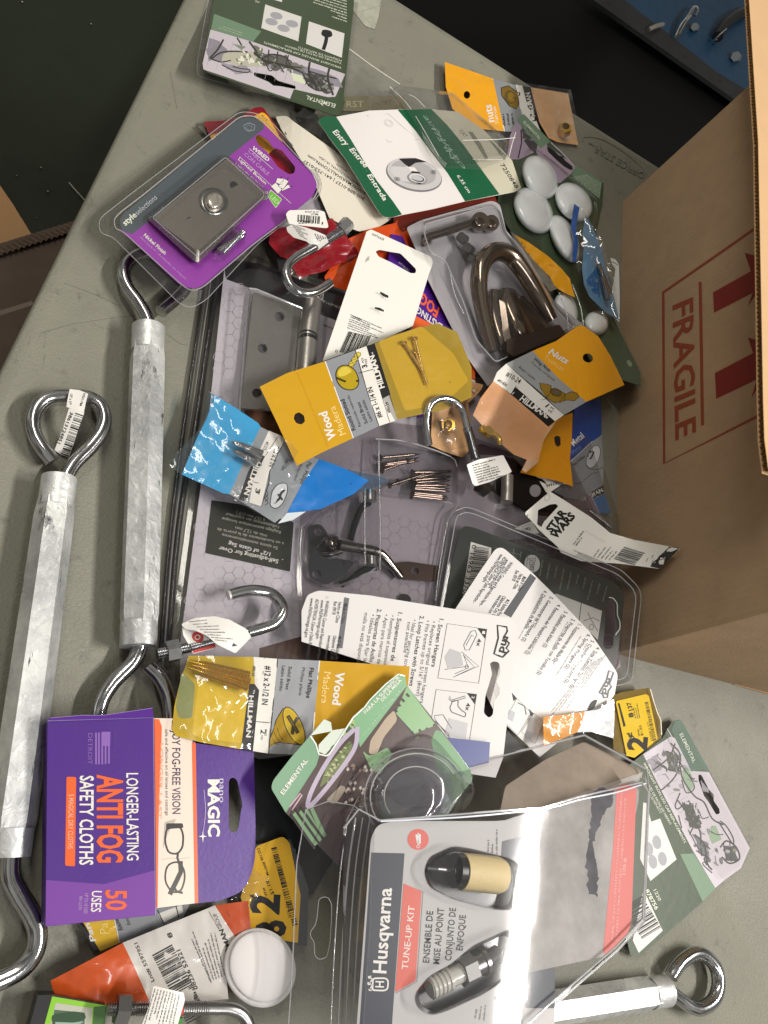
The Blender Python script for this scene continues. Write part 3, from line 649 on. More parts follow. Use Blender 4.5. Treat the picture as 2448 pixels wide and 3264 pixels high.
# ---------------------------------------------------------------- 1 green leg-cap card at the top
t = Thing('product_card', 'green ELEMENTAL hang card turned upside down at the top of the table', 'card')
g = G('A', z=[(390, 0, 4), (310, 440, 26), (1220, 740, 30), (1290, 60, 5)], cell=30)
g.poly(GCARD, rnd('395,-120 305,400 308,470 1180,768 1222,752 1300,60 1310,-120', [0, 30, 40, 30, 40, 20, 0]), L=0, th=.5, holes=[rnd('640,480 760,500 800,535 915,570 915,588 815,568 770,565 740,540 645,500', 8)])
PH = M('c9c0c8', .4, coat=.3); PH2 = M('8e8994', .4); PH3 = M('3a3a34', .4)
g.poly(PH, rnd('355,195 610,268 1245,490 1180,640 885,655 400,490 308,460 302,420', 6), L=1, holes=[rnd('640,478 760,498 800,533 917,568 917,590 815,570 770,567 738,542 643,502', 8)])
g.poly(PH2, '345,250 420,275 400,330 330,350', L=1.4); g.poly(M('b9b7a4', .4), '430,330 660,345 720,440 560,440 420,400', L=1.5)
g.poly(PH2, '900,420 1100,470 1200,520 1230,580 1100,560 900,500', L=1.3)
for x in range(14): g.stroke(M('a79fa9', .4), [(380 + x * 62, 235 + x * 20), (330 + x * 64, 440 + x * 14)], 2, L=1.2)
for a_, c_ in (('330,330 420,290 470,330 430,400 340,400', '8a858e'), ('700,350 860,370 900,440 780,470 700,430', '5d5b58'), ('980,480 1100,500 1170,560 1150,625 1060,600 1000,560', '4b4a47'), ('420,420 600,440 640,480 520,490', '9a949e'), ('860,400 980,440 960,480 880,450', '77746f'), ('640,300 700,320 690,380 650,370', '6f7260')): g.poly(M(c_, .45, coat=.3, name='print'), rough(a_, 9, 14, 3), L=1.6)
for pts, w_ in (('440,262 400,330 350,385', 12), ('360,390 420,350 500,340 600,345', 10), ('350,385 420,410 490,400', 8), ('530,250 560,300', 10), ('610,275 650,330 700,400 780,430', 12), ('650,350 700,395 860,440 1000,500 1050,560', 14), ('740,330 735,400', 9), ('800,340 790,420', 9), ('870,365 860,430 960,450', 8),
                ('1010,410 1005,480 1040,560 1100,600', 14), ('1140,450 1130,520 1165,630', 14), ('1000,470 1100,500 1190,520', 9), ('960,470 1000,560 1060,600', 10), ('690,390 760,360 850,380 880,430', 9), ('430,430 470,450 520,470 600,480 610,460 560,455 500,440', 7), ('720,420 750,470 800,430 840,480', 7), ('1040,500 1080,560 1120,540 1090,520', 7), ('880,470 920,520 1000,520 980,560', 9)):
    g.stroke(PH3, [tuple(a) for a in crv([(*p, 0) for p in q(pts)], 5)], w_, L=2)
mesh_photo(g, 4, '640,330 900,400 890,480 680,440', [PH3, M('5f625a', .4)], 18, sz=(10, 30), wd=6); mesh_photo(g, 6, '960,450 1200,530 1170,630 1000,570', [PH3, M('77757a', .4)], 14, sz=(12, 36), wd=6)
g.poly(M('d7dcc0', .4), rnd('885,480 960,500 985,560 900,535', 8), L=2.1); g.poly(M('7f8a78', .4), '500,290 590,310 560,330', L=2)
for i in range(24): a = random.Random(i); g.poly(M('e8e4d8', .3) if i % 2 else M('77805f', .4), ell(600 + a.uniform(-80, 90), 375 + a.uniform(-45, 50), a.uniform(6, 22), a.uniform(4, 12), a.uniform(0, 90), 8), L=2.2 + i * .01, sub=False)
g.poly(GCL, '378,92 690,208 635,278 358,195', L=2); g.para(M('9fb096', .4), (560, 232), (400, 178), 9, 2, 16, L=3, seed=5)
g.poly(GCARD, rnd('905,590 1180,655 1245,668 1222,752 1180,768 880,655', [10, 0, 0, 30, 40, 0]), L=2.3)
g.poly(WCARD, '716,30 956,112 934,274 690,186', L=2); g.poly(WCARD, '1005,142 1240,222 1222,382 985,290', L=2)
for a in ((790, 105), (757, 145), (893, 158), (837, 188)): g.poly(M('a6a4ab', .4), ell(*a, 42, 23, 14, 18), L=3, sub=False)
g.poly(WCARD, '745,-60 832,-30 826,15 760,-5', L=2)
g.poly(BKI, ell(1123, 226, 38, 22, 10, 18), L=3, sub=False); g.poly(BKI, ell(1123, 212, 34, 14, 10, 18), L=3.1, sub=False)
g.stroke(BKI, [tuple(a) for a in crv([(1120, 225, 0), (1118, 270, 0), (1100, 330, 0)], 5)], 24, L=3)
TW = M('d9dccb', .4)
g.text(TW, 'ELEMENTAL', (1182, 690), (990, 632), 26, bold=.01, L=4); g.poly(TW, '1072,680 1092,690 1100,706', L=4)
g.text(TW, 'WROUGHT IRON LEG CAP REPLACEMENTS', (1220, 445), (708, 275), 13, bold=.01, L=4); g.text(TW, 'TAPONES DE PATAS DE HIERRO', (1222, 415), (848, 298), 12, bold=.005, L=4); g.text(TW, 'FORJADO DE REPUESTO', (1222, 398), (935, 308), 12, bold=.005, L=4)
g.text(TW, 'ELEMENTAL', (0, 0), (0, 0), 1) if False else None
for k in range(9): g.para(TW, (1255, 140 - k * 19), (1150 - (k > 2) * 260, 105 - k * 19 - (k > 2) * 80), 8.5, L=3, seed=k, fill=.95)
g.text(TW, 'OZ', (680, 12), (650, 2), 12, L=3)
t.part('card', g, label='green printed card with a photo of wrought iron chairs')
gc = G('A', z=[(390, 0, 1), (310, 440, 14), (1220, 740, 18), (1290, 60, 2)]); 
gc.poly(CLEAR, rnd('350,-60 265,420 268,500 330,520 960,690 1230,770 1330,60 1330,-80', 30), L=0)
gc.stroke(RIM, rnd('350,-60 265,420 268,500 330,520 960,690', 30), 5, L=1); t.part('clear_backing', gc, smooth=True)
t.done()

# ---------------------------------------------------------------- red and yellow card behind the doorbell pack
t = Thing('product_card', 'dark red card with a yellow barcode sticker peeking out above the doorbell pack', 'card')
REDC = M('8a1626', .4, coat=.4, bump=.15, bs=60)
g = G('A', z=[(310, 800, 8), (700, 700, 14), (900, 1000, 22), (400, 940, 14)], cell=30)
g.poly(REDC, rnd('308,805 470,795 560,770 640,712 700,705 745,770 910,1000 1000,1180 700,1250 350,900', [12, 0, 0, 20, 20, 0, 0, 0, 0, 0]), L=0, th=.5)
g.poly(M('f0b422', .4, coat=.3), rnd('350,900 640,770 700,740 735,770 830,940 700,1050 372,945', [10, 0, 20, 20, 0, 0, 10]), L=3)
g.bars(INK, (392, 915), (545, 820), 34, 22, L=5, up=(-.2, -1)); g.text(INK, '0-1', (690, 765), (722, 800), 9, L=5)
t.part('card', g); g = G('A', z=6); g.poly(M('6d6a60', .6), '268,832 330,840 330,900', L=0, th=.3); t.part('torn_corner', g)
t.done()

# ---------------------------------------------------------------- cream trowel-maker card
t = Thing('product_card', 'cream hang card with upside-down phone number, half under the green striped card', 'card')
CRM = M('ddd6c6', .5, coat=.15, name='card')
g = G('A', z=[(800, 780, 16), (890, 800, 24), (950, 1100, 34), (1240, 1050, 22), (1100, 1500, 30), (1450, 1450, 22)], cell=30)
g.poly(CRM, rnd('790,770 860,765 900,800 1000,870 1180,1000 1280,1100 1460,1380 1560,1440 1470,1500 1340,1530 1230,1490 1140,1440 1080,1300 1030,1180 905,980 820,850', [10, 20, 10, 0, 0, 0, 10, 20, 20, 10, 0, 0, 0, 0, 0, 0]), L=0, th=.4)
g.text(INK, '800-888-0127 | 641-753-0127', (1375, 1310), (972, 1055), 20, bold=.005, L=2, up=(-.45, 1)); g.text(INK, 'WWW.MARSHALLTOWN.com', (1385, 1275), (1002, 1022), 19, bold=.005, L=2, up=(-.45, 1))
g.text(INK, 'MARSHALLTOWN, IA USA', (1345, 1222), (1075, 1030), 14, bold=0, L=2, up=(-.45, 1)); g.text(GREYINK, 'WS2393', (1262, 1130), (1190, 1080), 12, bold=0, L=2, up=(-.45, 1))
for x, y in ((855, 870), (895, 945)): g.para(GREYINK, (x + 5, y + 20), (x - 12, y - 12), 9, L=2)
t.part('card', g)
g = G('A', z=[(820, 790, 12), (900, 1000, 16), (1130, 1480, 14)]); g.poly(M('b8b3a6', .5, name='card'), rnd('785,772 830,765 910,900 1060,1180 1160,1440 1120,1460 960,1180', 10), L=0, th=.4); t.part('folded_half', g)
t.done()
# grey bar-coded strip behind the doorbell pack
t = Thing('product_card', 'grey card with blurred barcode between the doorbell pack and the 22893 tag', 'card')
g = G('A', z=[(1030, 1250, 24), (900, 1550, 16), (1140, 1450, 18)]); g.poly(M('a8a3a8', .5, name='card'), '1020,1240 1050,1290 1110,1400 1150,1470 900,1560 780,1600 820,1450', L=0, th=.3)
g.bars(GREYINK, (910, 1370), (1035, 1270), 50, 16, L=2); t.part('card', g); t.done()

# ---------------------------------------------------------------- doorbell pack
t = Thing('doorbell_pack', 'purple and grey wired doorbell button in a clear blister pack', 'doorbell')
PUR = M('8c3a9c', .45, coat=.4, bump=.08, bs=80, name='purple_card'); DGR = M('4a5358', .45, coat=.4, name='grey_card')
zc = [(480, 130, 30), (170, 780, 34), (1490, 560, 36), (660, 1240, 40), (1100, 130, 30)]
g = G('C', z=zc)
out = rnd('165,775 960,115 1050,105 1120,150 1440,480 1480,560 1440,640 720,1230 640,1245 560,1215 180,860', [50, 30, 30, 20, 20, 40, 20, 40, 30, 30, 30])
hang = rnd('1062,248 1085,222 1150,262 1180,310 1240,330 1330,440 1325,480 1290,490 1215,440 1140,335 1090,300', 14)
g.poly(PUR, out, L=0, th=.5, holes=[hang]); g.poly(DGR, rnd('165,775 960,115 1050,105 1120,150 1125,185 250,885 180,860', [50, 30, 30, 20, 0, 0, 30]), L=1)
g.text(TW, 'style', (206, 832), (285, 765), 40, bold=.025, L=3); g.text(M('b9bcc0', .4), 'selections', (288, 763), (420, 650), 38, bold=0, L=3)
g.text(PKW, 'WIRED', (1040, 320), (1148, 406), 24, bold=.03, L=3); g.text(M('c79bd3', .4), 'CABLE', (1015, 340), (1100, 412), 24, bold=0, L=3); g.text(M('c79bd3', .4), 'CON CABLE', (988, 362), (1145, 500), 24, bold=0, L=3)
g.stroke(PKW, '1025,318 1180,455', 2.5, L=3); g.stroke(PKW, '960,372 1300,682', 2.5, L=3)
g.text(PKW, 'Lighted Button', (950, 392), (1130, 558), 19, bold=.01, L=3)
g.text(PKW, 'Nickel Finish', (325, 895), (465, 1022), 22, bold=.02, L=3); g.text(M('c08fd0', .4), 'Fini nickel / Acabado en níquel', (303, 912), (600, 1185), 15, bold=0, L=3)
g.poly(M('6bb23a', .4), rnd('1165,592 1240,655 1200,712 1150,640', 8), L=3); g.stroke(PKW, rnd('1165,592 1240,655 1200,712 1150,640', 8), 3, L=3.4, closed=True); g.text(M('cfe6bb', .4), 'LED', (1160, 640), (1205, 690), 26, bold=0, L=4)
for p in ('1168,570 1200,545 1240,590 1215,620', '1200,545 1210,515 1255,520 1240,560', '1215,570 1255,520 1285,535 1250,590', '1240,590 1280,558 1300,575 1245,600'): g.poly(PKW, p, L=3.5); g.stroke(INK, p, 2, L=3.8, closed=True)
for p in ('1230,520 1240,502', '1275,535 1283,510', '1290,572 1312,570'): g.stroke(INK, p, 3, L=3.8)
g.stroke(M('a9adb1', .4), '988,165 1025,150 1062,165 1060,195 1022,205 995,190', 3, L=3, closed=True); g.stroke(M('a9adb1', .4), '1000,180 1025,162 1045,180 1030,200', 2, L=3, closed=True)
t.part('printed_card', g)
g = G('C', z=[(400, 780, 44), (860, 380, 42), (680, 1020, 50), (1110, 620, 46)])
NIK = M('98928a', .36, .85, bump=.08, bs=300, var=.12, vs=30, name='brushed_nickel')
lo = rnd('360,765 860,365 915,385 1150,600 1140,640 690,1075 660,1060 355,790', [20, 20, 20, 20, 20, 20, 20, 20], 3); hi = rnd('402,768 868,392 905,400 1108,610 1105,625 695,990 672,990 402,788', 8, 3)
zf = lambda dz: (lambda x, y: g.zb(x, y) - 4 + dz)
g.loft(NIK, [(lo, zf(-8)), (lo, zf(-2)), (hi, zf(6))]); pl = t.part('button_plate', g, smooth=True, ang=30)
g3 = G('C', z=52)
g3.poly(BKI, ell(637, 800, 34, 27, 50, 16), L=8, sub=False); g3.poly(BKI, ell(925, 562, 34, 24, 45, 16), L=8, sub=False)
ge = G('C', z=47.5); ge.poly(BKI, ell(637, 800, 32, 27, 40, 18), L=0, sub=False, th=.2); t.part('screw_hole', ge, pl)
ge = G('C', z=46.5); ge.poly(BKI, ell(925, 562, 30, 25, 40, 18), L=0, sub=False, th=.2); t.part('screw_hole', ge, pl)
g = G('C', z=47); g.dome(STEEL, 792, 672, 104, 92, 35, 46, 5, 36, 8, flat=.35); g.dome(NIK, 792, 668, 72, 70, 35, 50, 3, 30, 6); g.dome(M('c4beb2', .22, .7, coat=.5, name='milky_button'), 795, 664, 56, 54, 30, 52.5, 3.5, 30, 8, pw=.5)
t.part('push_button', g, pl, smooth=True, ang=40)
for a, b in (((850, 1010), (975, 880)), ((822, 995), (968, 905))):
    g = G('C'); g.tube(ZINC, [(a[0], a[1], 44), (b[0], b[1], 44)], 34, k=1, th=1.1, n=10); g.tube(ZINC, [(b[0], b[1], 44), (b[0] + 12, b[1] - 12, 45)], 44, k=1, n=12); t.part('screw', g, smooth=True, ang=50)
g = G('C', z=zc); g2i_ = rnd('385,775 868,375 1125,612 1118,640 682,1035', 18)
f = lambda dz: (lambda x, y: g.zb(x, y) + dz)
fl_o = rnd('30,800 60,760 300,575 960,75 1060,80 1160,130 1480,480 1510,560 1480,640 1080,950 740,1320 640,1375 560,1340 120,900 40,880', 40); fl_i = rnd('130,790 160,750 330,620 965,105 1050,100 1130,145 1455,490 1490,560 1455,650 1040,960 720,1235 650,1262 590,1230 180,860 140,850', 40)
g.loft(CLEAR, [(fl_o, f(-3)), (fl_i, f(-1.5)), (fl_i, f(1.2))], cap=False)
g.tube(EDGE, [(p[0], p[1], f(1.4)(*g.S(p))) for p in fl_i + fl_i[:1]], 8, k=1, n=6); g.tube(EDGE, [(p[0], p[1], f(-2.6)(*g.S(p))) for p in fl_o + fl_o[:1]], 5, k=1, n=6); g.tube(EDGE, [(p[0], p[1], f(18.2)(*g.S(p))) for p in g2i_ + g2i_[:1]], 5, k=1, n=6)
g2o = rnd('345,775 870,350 1165,610 1150,650 680,1090', 26); g2i = rnd('385,775 868,375 1125,612 1118,640 682,1035', 18)
g.loft(CLEAR, [(g2o, f(1.3)), (g2o, f(9)), (g2i, f(18))])
so = rnd('770,1010 930,830 1000,850 1010,900 850,1080 790,1060', 20); si = rnd('790,1010 935,850 985,862 990,895 848,1055 805,1045', 16)
g.loft(CLEAR, [(so, f(1.3)), (si, f(12))])
g.loft(CLEAR, [(rnd('540,1215 720,1245 700,1330 600,1340', 20), f(-6)), (rnd('560,1225 700,1250 690,1300 610,1310', 16), f(2))])
t.part('clear_blister', g, smooth=True, ang=50)
t.done()

# ---------------------------------------------------------------- green striped Entry card with its empty blister
t = Thing('product_card', 'white and dark green Entry rosette card with a round chrome plate picture', 'card')
DKG = M('0d5a37', .4, coat=.5, bump=.5, bs=50, name='green_card'); WG = M('e6e0dc', .4, coat=.4, bump=.06, bs=40, name='card'); BEI = M('c9c4ae', .4, coat=.4, bump=.1, bs=60, name='card')
g = G('AA', z=[(20, 600, 36), (400, 560, 44), (900, 550, 40), (1150, 600, 30), (620, 1480, 34), (1190, 1360, 30), (1650, 1280, 26), (1500, 1000, 30), (700, 900, 38)], cell=22)
g.poly(WG, rnd('-30,610 60,615 350,560 600,550 900,548 1130,570 1370,740 1610,1000 1690,1240 1640,1275 1195,1360 900,1430 640,1480 560,1500 480,1500 440,1460 300,1240 150,1000 0,800 -110,640', [0, 0, 0, 0, 0, 0, 0, 0, 20, 20, 0, 0, 0, 30, 30, 0, 0, 0, 0, 40]), L=0, th=.5)
g.poly(DKG, rnd('-110,640 -30,608 60,615 180,800 300,1000 420,1180 560,1360 640,1475 560,1500 480,1500 440,1460 300,1240 150,1000 0,800', [40, 0, 0, 0, 0, 0, 0, 0, 20, 30, 0, 0, 0, 0]), L=1)
g.poly(DKG, '600,552 900,548 1040,690 1180,860 1340,1080 1500,1298 1195,1360 1040,1110 900,930 760,740', L=1); g.poly(BEI, '900,548 1130,570 1370,740 1610,1000 1690,1240 1640,1275 1500,1298 1340,1080 1180,860 1040,690', L=1)
g.text(PKW, 'Entry', (25, 750), (145, 880), 46, bold=.02, it=.2, L=3); g.text(PKW, '.', (165, 882), (172, 888), 8, bold=.02, L=3); g.text(PKW, 'Entrée', (172, 905), (312, 1068), 44, bold=.02, it=.2, L=3, up=(1.1, -.8)); g.text(PKW, '.', (322, 1090), (330, 1098), 8, L=3); g.text(PKW, 'Entrada', (330, 1130), (478, 1360), 42, bold=.02, it=.2, L=3, up=(1.1, -.65))
g.stroke(M('9a938f', .5), '330,600 520,590 640,700 790,815 520,838', 3, L=2, closed=True)
for rr in (40, 26): g.stroke(M('b5aeaa', .5), ell(520, 670, rr, rr * .7, 30, 18), 2, L=2, closed=True)
# printed rosette
g.poly(M('77747a', .5), ell(745, 1128, 252, 142, 14, 36), L=2, sub=False); g.poly(M('c3c0c0', .35), ell(748, 1118, 244, 136, 14, 36), L=2.5, sub=False); g.poly(M('aaa7a8', .35), ell(740, 1105, 200, 104, 14, 36), L=3, sub=False)
g.poly(M('2a2728', .35), rnd('610,985 760,980 860,1015 760,1020 700,1060 660,1030', 10), L=3.5); g.poly(M('c9c6c6', .35), rnd('540,1050 700,1060 760,1200 620,1180 530,1110', 30), L=3.2)
g.poly(M('8d8a8c', .35), ell(770, 1162, 90, 50, 14, 24), L=4, sub=False); g.poly(M('d6d4d4', .3), ell(774, 1158, 74, 38, 14, 24), L=4.5, sub=False); g.poly(M('5b585a', .35), ell(778, 1162, 60, 28, 14, 24), L=5, sub=False); g.poly(M('bdbabc', .3), ell(770, 1156, 54, 22, 14, 24), L=5.4, sub=False)
g.poly(INK, rnd('710,1108 730,1095 800,1105 798,1115 740,1112', 5), L=5); g.poly(INK, rnd('760,1195 810,1200 800,1212 770,1205', 4), L=5)
for x, y in ((915, 1105), (597, 1165)): g.stroke(INK, ell(x, y, 24, 16, 14, 16), 3, L=5, closed=True); g.stroke(INK, [(x - 12, y - 8), (x + 12, y + 8)], 5, L=5.5); g.stroke(INK, [(x + 12, y - 8), (x - 10, y + 8)], 4, L=5.5)
g.text(PKW, '6.35 cm', (1120, 1135), (1225, 1290), 26, bold=.01, it=.15, L=3, up=(1, -.5)); g.text(INK, '7250848', (1505, 1040), (1640, 1250), 34, bold=.005, it=.1, L=3, up=(1, -.55)); g.text(GREYINK, 'CAT', (1140, 745), (1200, 800), 30, bold=0, L=3, up=(1, -.9))
for k in range(3): g.text(M('9fb9a6', .5), ('2-1/2 IN', '1/4 POUCES', '2-1/4 PO')[k], (820 - k * 10 + k * 60, 600 + k * 60), (1080 + k * 50, 1000 + k * 40), 24, bold=0, it=.2, L=3, up=(1, -.6))
for a in ('1220,745 1260,750 1340,860 1400,980 1380,1000 1300,870', '1390,800 1450,850 1560,960 1540,1000'): g.poly(M('7b7c6a', .4), a, L=2)
t.part('card', g)
g = G('AA', z=[(200, 30, 20), (420, 400, 30), (1040, 350, 40), (1600, 800, 38), (1500, 1040, 36), (900, 1050, 40), (150, 560, 36)], wr=2.2, seed=7, cell=24, wf=120)
g.poly(FILM, rnd('175,10 400,180 620,330 1040,400 1200,520 1380,640 1610,760 1560,990 1340,1080 1010,1070 940,980 690,640 340,560 120,590', 20), L=0)
z2 = lambda dz: (lambda x, y: g.zb(x, y) + dz)
g.loft(CLEARG, [(rnd('520,370 640,340 1090,400 1600,840 1560,985 1010,1060 930,960', 20), z2(1)), (rnd('560,400 650,370 1080,430 1560,850 1530,955 1020,1020 950,930', 20), z2(12))], cap=True)
g.loft(CLEARG, [(rnd('340,400 560,380 640,520 560,560 340,560', 30), z2(1)), (rnd('380,420 540,410 600,520 560,540 380,540', 30), z2(5))], cap=True)
for p, L_ in (('520,370 700,560 950,980', 40), ('1130,885 1420,875 1590,858', 125), ('1240,1018 1400,1022 1500,1016', 60), ('1620,780 1590,870 1560,990', 60), ('175,20 400,185 620,330', 6), ('680,450 740,480 820,560', 60)): g.stroke(M('f5f2e8', .15, coat=1, name='fold_highlight'), [tuple(a) for a in crv([(*p_, 0) for p_ in q(p)], 6)], 5, L=L_)  # pale strokes paint the highlights along the blister's folds
t.part('empty_blister', g, smooth=True, ang=60)
t.done()
# flattened gold sticker scrap left of the blister
t = Thing('foil_label', 'gold lettered label scrap under the empty clear blister', 'label')
g = G('AA', z=[(120, 440, 5), (640, 560, 8), (300, 560, 7)], wr=.8, seed=1); g.poly(M('8e8563', .35, .3, bump=.4), '115,435 660,430 680,560 110,565', L=0, th=.2); g.text(M('c9c3a0', .4, .3), 'RST', (150, 530), (300, 530), 55, L=2, bold=0); g.text(M('66603f', .4), 'ENTRY', (380, 530), (560, 500), 40, L=2, bold=0); t.part('label', g); t.done()
# dark crumpled pouch edge between cards
t = Thing('plastic_pouch', 'dark grey clear pouch squeezed between the cream card and the Entry card', 'pouch')
g = G('A', z=[(960, 740, 14), (1100, 800, 26), (1250, 1050, 27)], wr=3, seed=5, cell=14, wf=40); g.poly(M('55534f', .2, coat=1, bump=.6, bs=50, name='smoked_film'), '910,770 970,710 1060,760 1070,800 1160,930 1260,1060 1180,1000 1060,900 940,830', L=0); t.part('film', g, smooth=True); t.done()

# ---------------------------------------------------------------- brass nut bag, top right
def screwbag(v, z, wr, seed): return G(v, z=z, wr=wr, seed=seed, cell=12, wf=60)
t = Thing('parts_bag', 'yellow and peach brass nuts bag at the far edge of the table', 'bag')
g = screwbag('B', [(170, 285, 12), (740, 430, 6), (780, 665, 4), (240, 560, 16)], 1.6, 3)
YF = M('f0a818', .3, coat=.9, bump=.6, bs=45, name='yellow_film'); PEACH = M('e3b07c', .35, coat=.7, bump=.5, bs=45, name='peach_film'); GF = M('8c9092', .3, coat=.8, bump=.5, bs=45, name='grey_film')
g.poly(YF, '170,285 392,362 445,605 300,590 205,500 175,400', L=0, th=.2, holes=[ell(272, 437, 15, 18, 0, 12)]); g.poly(GF, '392,362 497,392 545,610 445,605', L=0, th=.2); g.poly(PKW, '497,390 528,395 610,600 545,612 520,520', L=0, th=.2)
g.poly(INK, '528,396 566,402 604,556 570,560', L=.4); g.poly(PEACH, '566,402 738,430 785,668 690,655 648,635 604,560', L=0, th=.2)
g.stroke(PKW, '390,362 445,605', 4, L=1.5); g.text(PKW, 'nuts', (398, 560), (382, 480), 34, bold=.02, L=2, up=(-1, .2)); g.text(PKW, 'Tuercas', (420, 570), (402, 490), 17, bold=0, L=2, up=(-1, .2)) ; g.text(PKW, 'HILLMAN', (580, 540), (556, 428), 19, bold=.03, L=2, up=(-1, .2)) if False else g.text(PKW, 'HILLMAN', (585, 535), (560, 425), 20, bold=.03, L=2)
g.poly(BRASS, '430,405 462,395 505,425 512,480 498,502 470,490 432,440', L=2); g.stroke(INK, '430,405 462,395 505,425 512,480 498,502 470,490 432,440', 3, L=3, closed=True); g.poly(M('5b461c', .4), ell(472, 447, 26, 32, -20, 20), L=3.2); g.poly(M('a3812f', .3, .5), ell(476, 449, 17, 24, -20, 18), L=3.6)
g.text(INK, '1', (518, 440), (516, 425), 10, L=2); g.para(INK, (450, 580), (442, 520), 9, 3, 20, L=2)
t.part('bag', g, smooth=True)
g = G('B'); g.tube(BRASS, [(716, 612, 10), (726, 585, 20)], 62, k=1, n=6); g.tube(M('4a3818', .4, .6), [(726, 585, 19), (728, 580, 21)], 34, k=1, n=14); nut = t.part('brass_nut', g, smooth=True, ang=25)
g = G('B', z=[(560, 402, 10), (740, 430, 16), (785, 668, 9), (640, 640, 14)], wr=3, seed=4, cell=12, wf=45); g.poly(FILM, '500,392 740,428 790,672 640,640', L=60); t.part('clear_front', g, smooth=True)
t.done()
# ---------------------------------------------------------------- hinge kit clamshell
t = Thing('gate_hinge_kit', 'large lilac gate hinge kit in a clear clamshell under the middle of the heap', 'hinge kit')
g = G('X', z=[(487, 590, 9), (395, 1400, 8), (1190, 960, 8), (1280, 1600, 8)])
LIN = [(487, 560), (560, 572), (745, 640), (1000, 790), (1225, 960), (1325, 1170), (1340, 1440), (1190, 1560), (560, 1640), (392, 1560), (388, 1400), (440, 1000)]
g.poly(LIL, LIN, L=0, th=.6, sub=False)
g.poly(BKI, '482,560 560,570 745,640 1000,790 990,835 720,690 488,603', L=1, sub=False)
g.poly(BKI, '1090,985 1140,1000 1215,1050 1215,1120 1140,1110 1060,1060', L=1, sub=False)
def inpoly(x, y, P_):
    c_ = False
    for i in range(len(P_)):
        a, b = P_[i - 1], P_[i]
        if (a[1] > y) != (b[1] > y) and x < (b[0] - a[0]) * (y - a[1]) / (b[1] - a[1]) + a[0]: c_ = not c_
    return c_
HX = M('bdb2c4', .45, name='card'); HX2 = M('c3bac8', .45, name='card')
sub_ = [(490, 612), (520, 625), (515, 900), (640, 1000), (1000, 960), (1300, 1180), (1320, 1440), (900, 1440), (395, 1410), (445, 1010)]
rg = random.Random(3)
for i in range(48):
    for j in range(44):
        x = 390 + i * 21; y = 600 + j * 24.5 + (12.2 if i % 2 else 0)
        if inpoly(x, y, sub_) and rg.random() < .8: g.stroke(HX if rg.random() < .5 else HX2, [(x + 14 * math.cos(a), y + 14 * math.sin(a)) for a in [k * math.pi / 3 for k in range(6)]], 1.3, L=1, closed=True)
g.text(PKW, '1-7/8" x 6-3/4" AU PEINT', (690, 650), (745, 672), 5, bold=.005, L=2); g.poly(PKW, '683,628 700,634 697,650 681,645', L=2, sub=False); g.text(INK, '48', (685, 642), (695, 646), 8, L=3)
g.stroke(INK, '700,703 724,712', 1.5, L=2); g.poly(INK, '698,702 707,701 704,709', L=2, sub=False)
g.poly(M('7f6a72', .45, coat=.2, name='card'), rnd('1010,950 1130,985 1225,965 1325,1170 1340,1440 1190,1558 1000,1570 985,1180 1010,1080', 20), L=.5, sub=False)  # darker mauve patch: shade over the card put into its colour
BR_ = M('5c4034', .5, name='card'); g.poly(M('7a4c2e', .45, name='card'), rnd('515,860 600,840 640,900 620,1000 590,1010 545,930', 12), L=1.2, sub=False)
g.poly(BR_, '560,1400 650,1375 780,1400 900,1450 880,1520 560,1480', L=1.2, sub=False)
g2_ = 'F'
bx = G('I', z=8.6); DK = M('2c2e24', .4, coat=.3, name='card')
bx.poly(DK, rnd('362,195 560,225 790,310 905,340 880,668 320,545', 10), L=1, sub=False)
for s_, a, b, h_ in (('Self-adjusting for Over', (805, 590), (412, 500), 27), ('1/2" of Gate Sag', (752, 543), (475, 470), 25)): bx.text(PKW, s_, a, b, h_, bold=.015, L=3)
for s_, a, b, h_ in (('Se ajusta automáticamente', (800, 505), (432, 415), 20), ('a un hundimiento de la puerta de', (840, 475), (400, 378), 20), ('más de 12,7 mm', (728, 425), (520, 368), 20), ('Réglage automatique lorsque', (820, 400), (432, 308), 20), ("l'affaissement est supérieur", (808, 365), (455, 278), 20), ('à 12,7 mm (1/2")', (715, 320), (527, 268), 19)): bx.text(M('b9b8a8', .5), s_, a, b, h_, bold=0, L=3)
bx.poly(PKW, ell(830, 588, 4, 4, 0, 8), L=3, sub=False)
c0 = t.part('backing_card', g); t.part('claim_panel', bx, c0)
# hinge leaf
BRS = M('aaa6a0', .36, .85, bump=.08, bs=400, var=.18, vs=40, name='brushed_steel')
g = G('F', z=17)
hs = [ell(*a, 33, 30, 30, 20) for a in ((812, 226), (700, 436), (662, 732))]
g.poly(BRS, rnd('640,62 930,165 965,230 930,420 900,640 860,860 555,830 600,400', [14, 14, 10, 0, 0, 0, 10, 0]), L=0, th=3, sub=False, holes=hs)
lf = t.part('hinge_leaf', g)
for a in ((822, 222), (712, 432), (672, 726)):
    g = G('F'); g.loft(BRS, [(ell(a[0], a[1], 46, 42, 30, 20), 17.15), (ell(a[0] - 9, a[1] + 3, 31, 28, 30, 20), 15)], cap=False); g.poly(M('cfcdd0', .5), ell(a[0] - 9, a[1] + 3, 31, 28, 30, 20), L=0, sub=False) if False else None
    t.part('countersink', g, lf, smooth=True)
g = G('F'); g.tube(BRS, [(1028, 128, 22), (1000, 350, 22)], 128, k=1, n=24); g.tube(BRS, [(998, 396, 22), (980, 600, 22), (960, 760, 22)], 128, k=1, n=24); g.tube(BKI, [(1000, 350, 22), (998, 396, 22)], 118, k=1, n=24); g.tube(M('b5b2ae', .3, 1), [(1000, 362, 22), (999, 372, 22)], 126, k=1, n=24)
t.part('hinge_barrel', g, smooth=True)
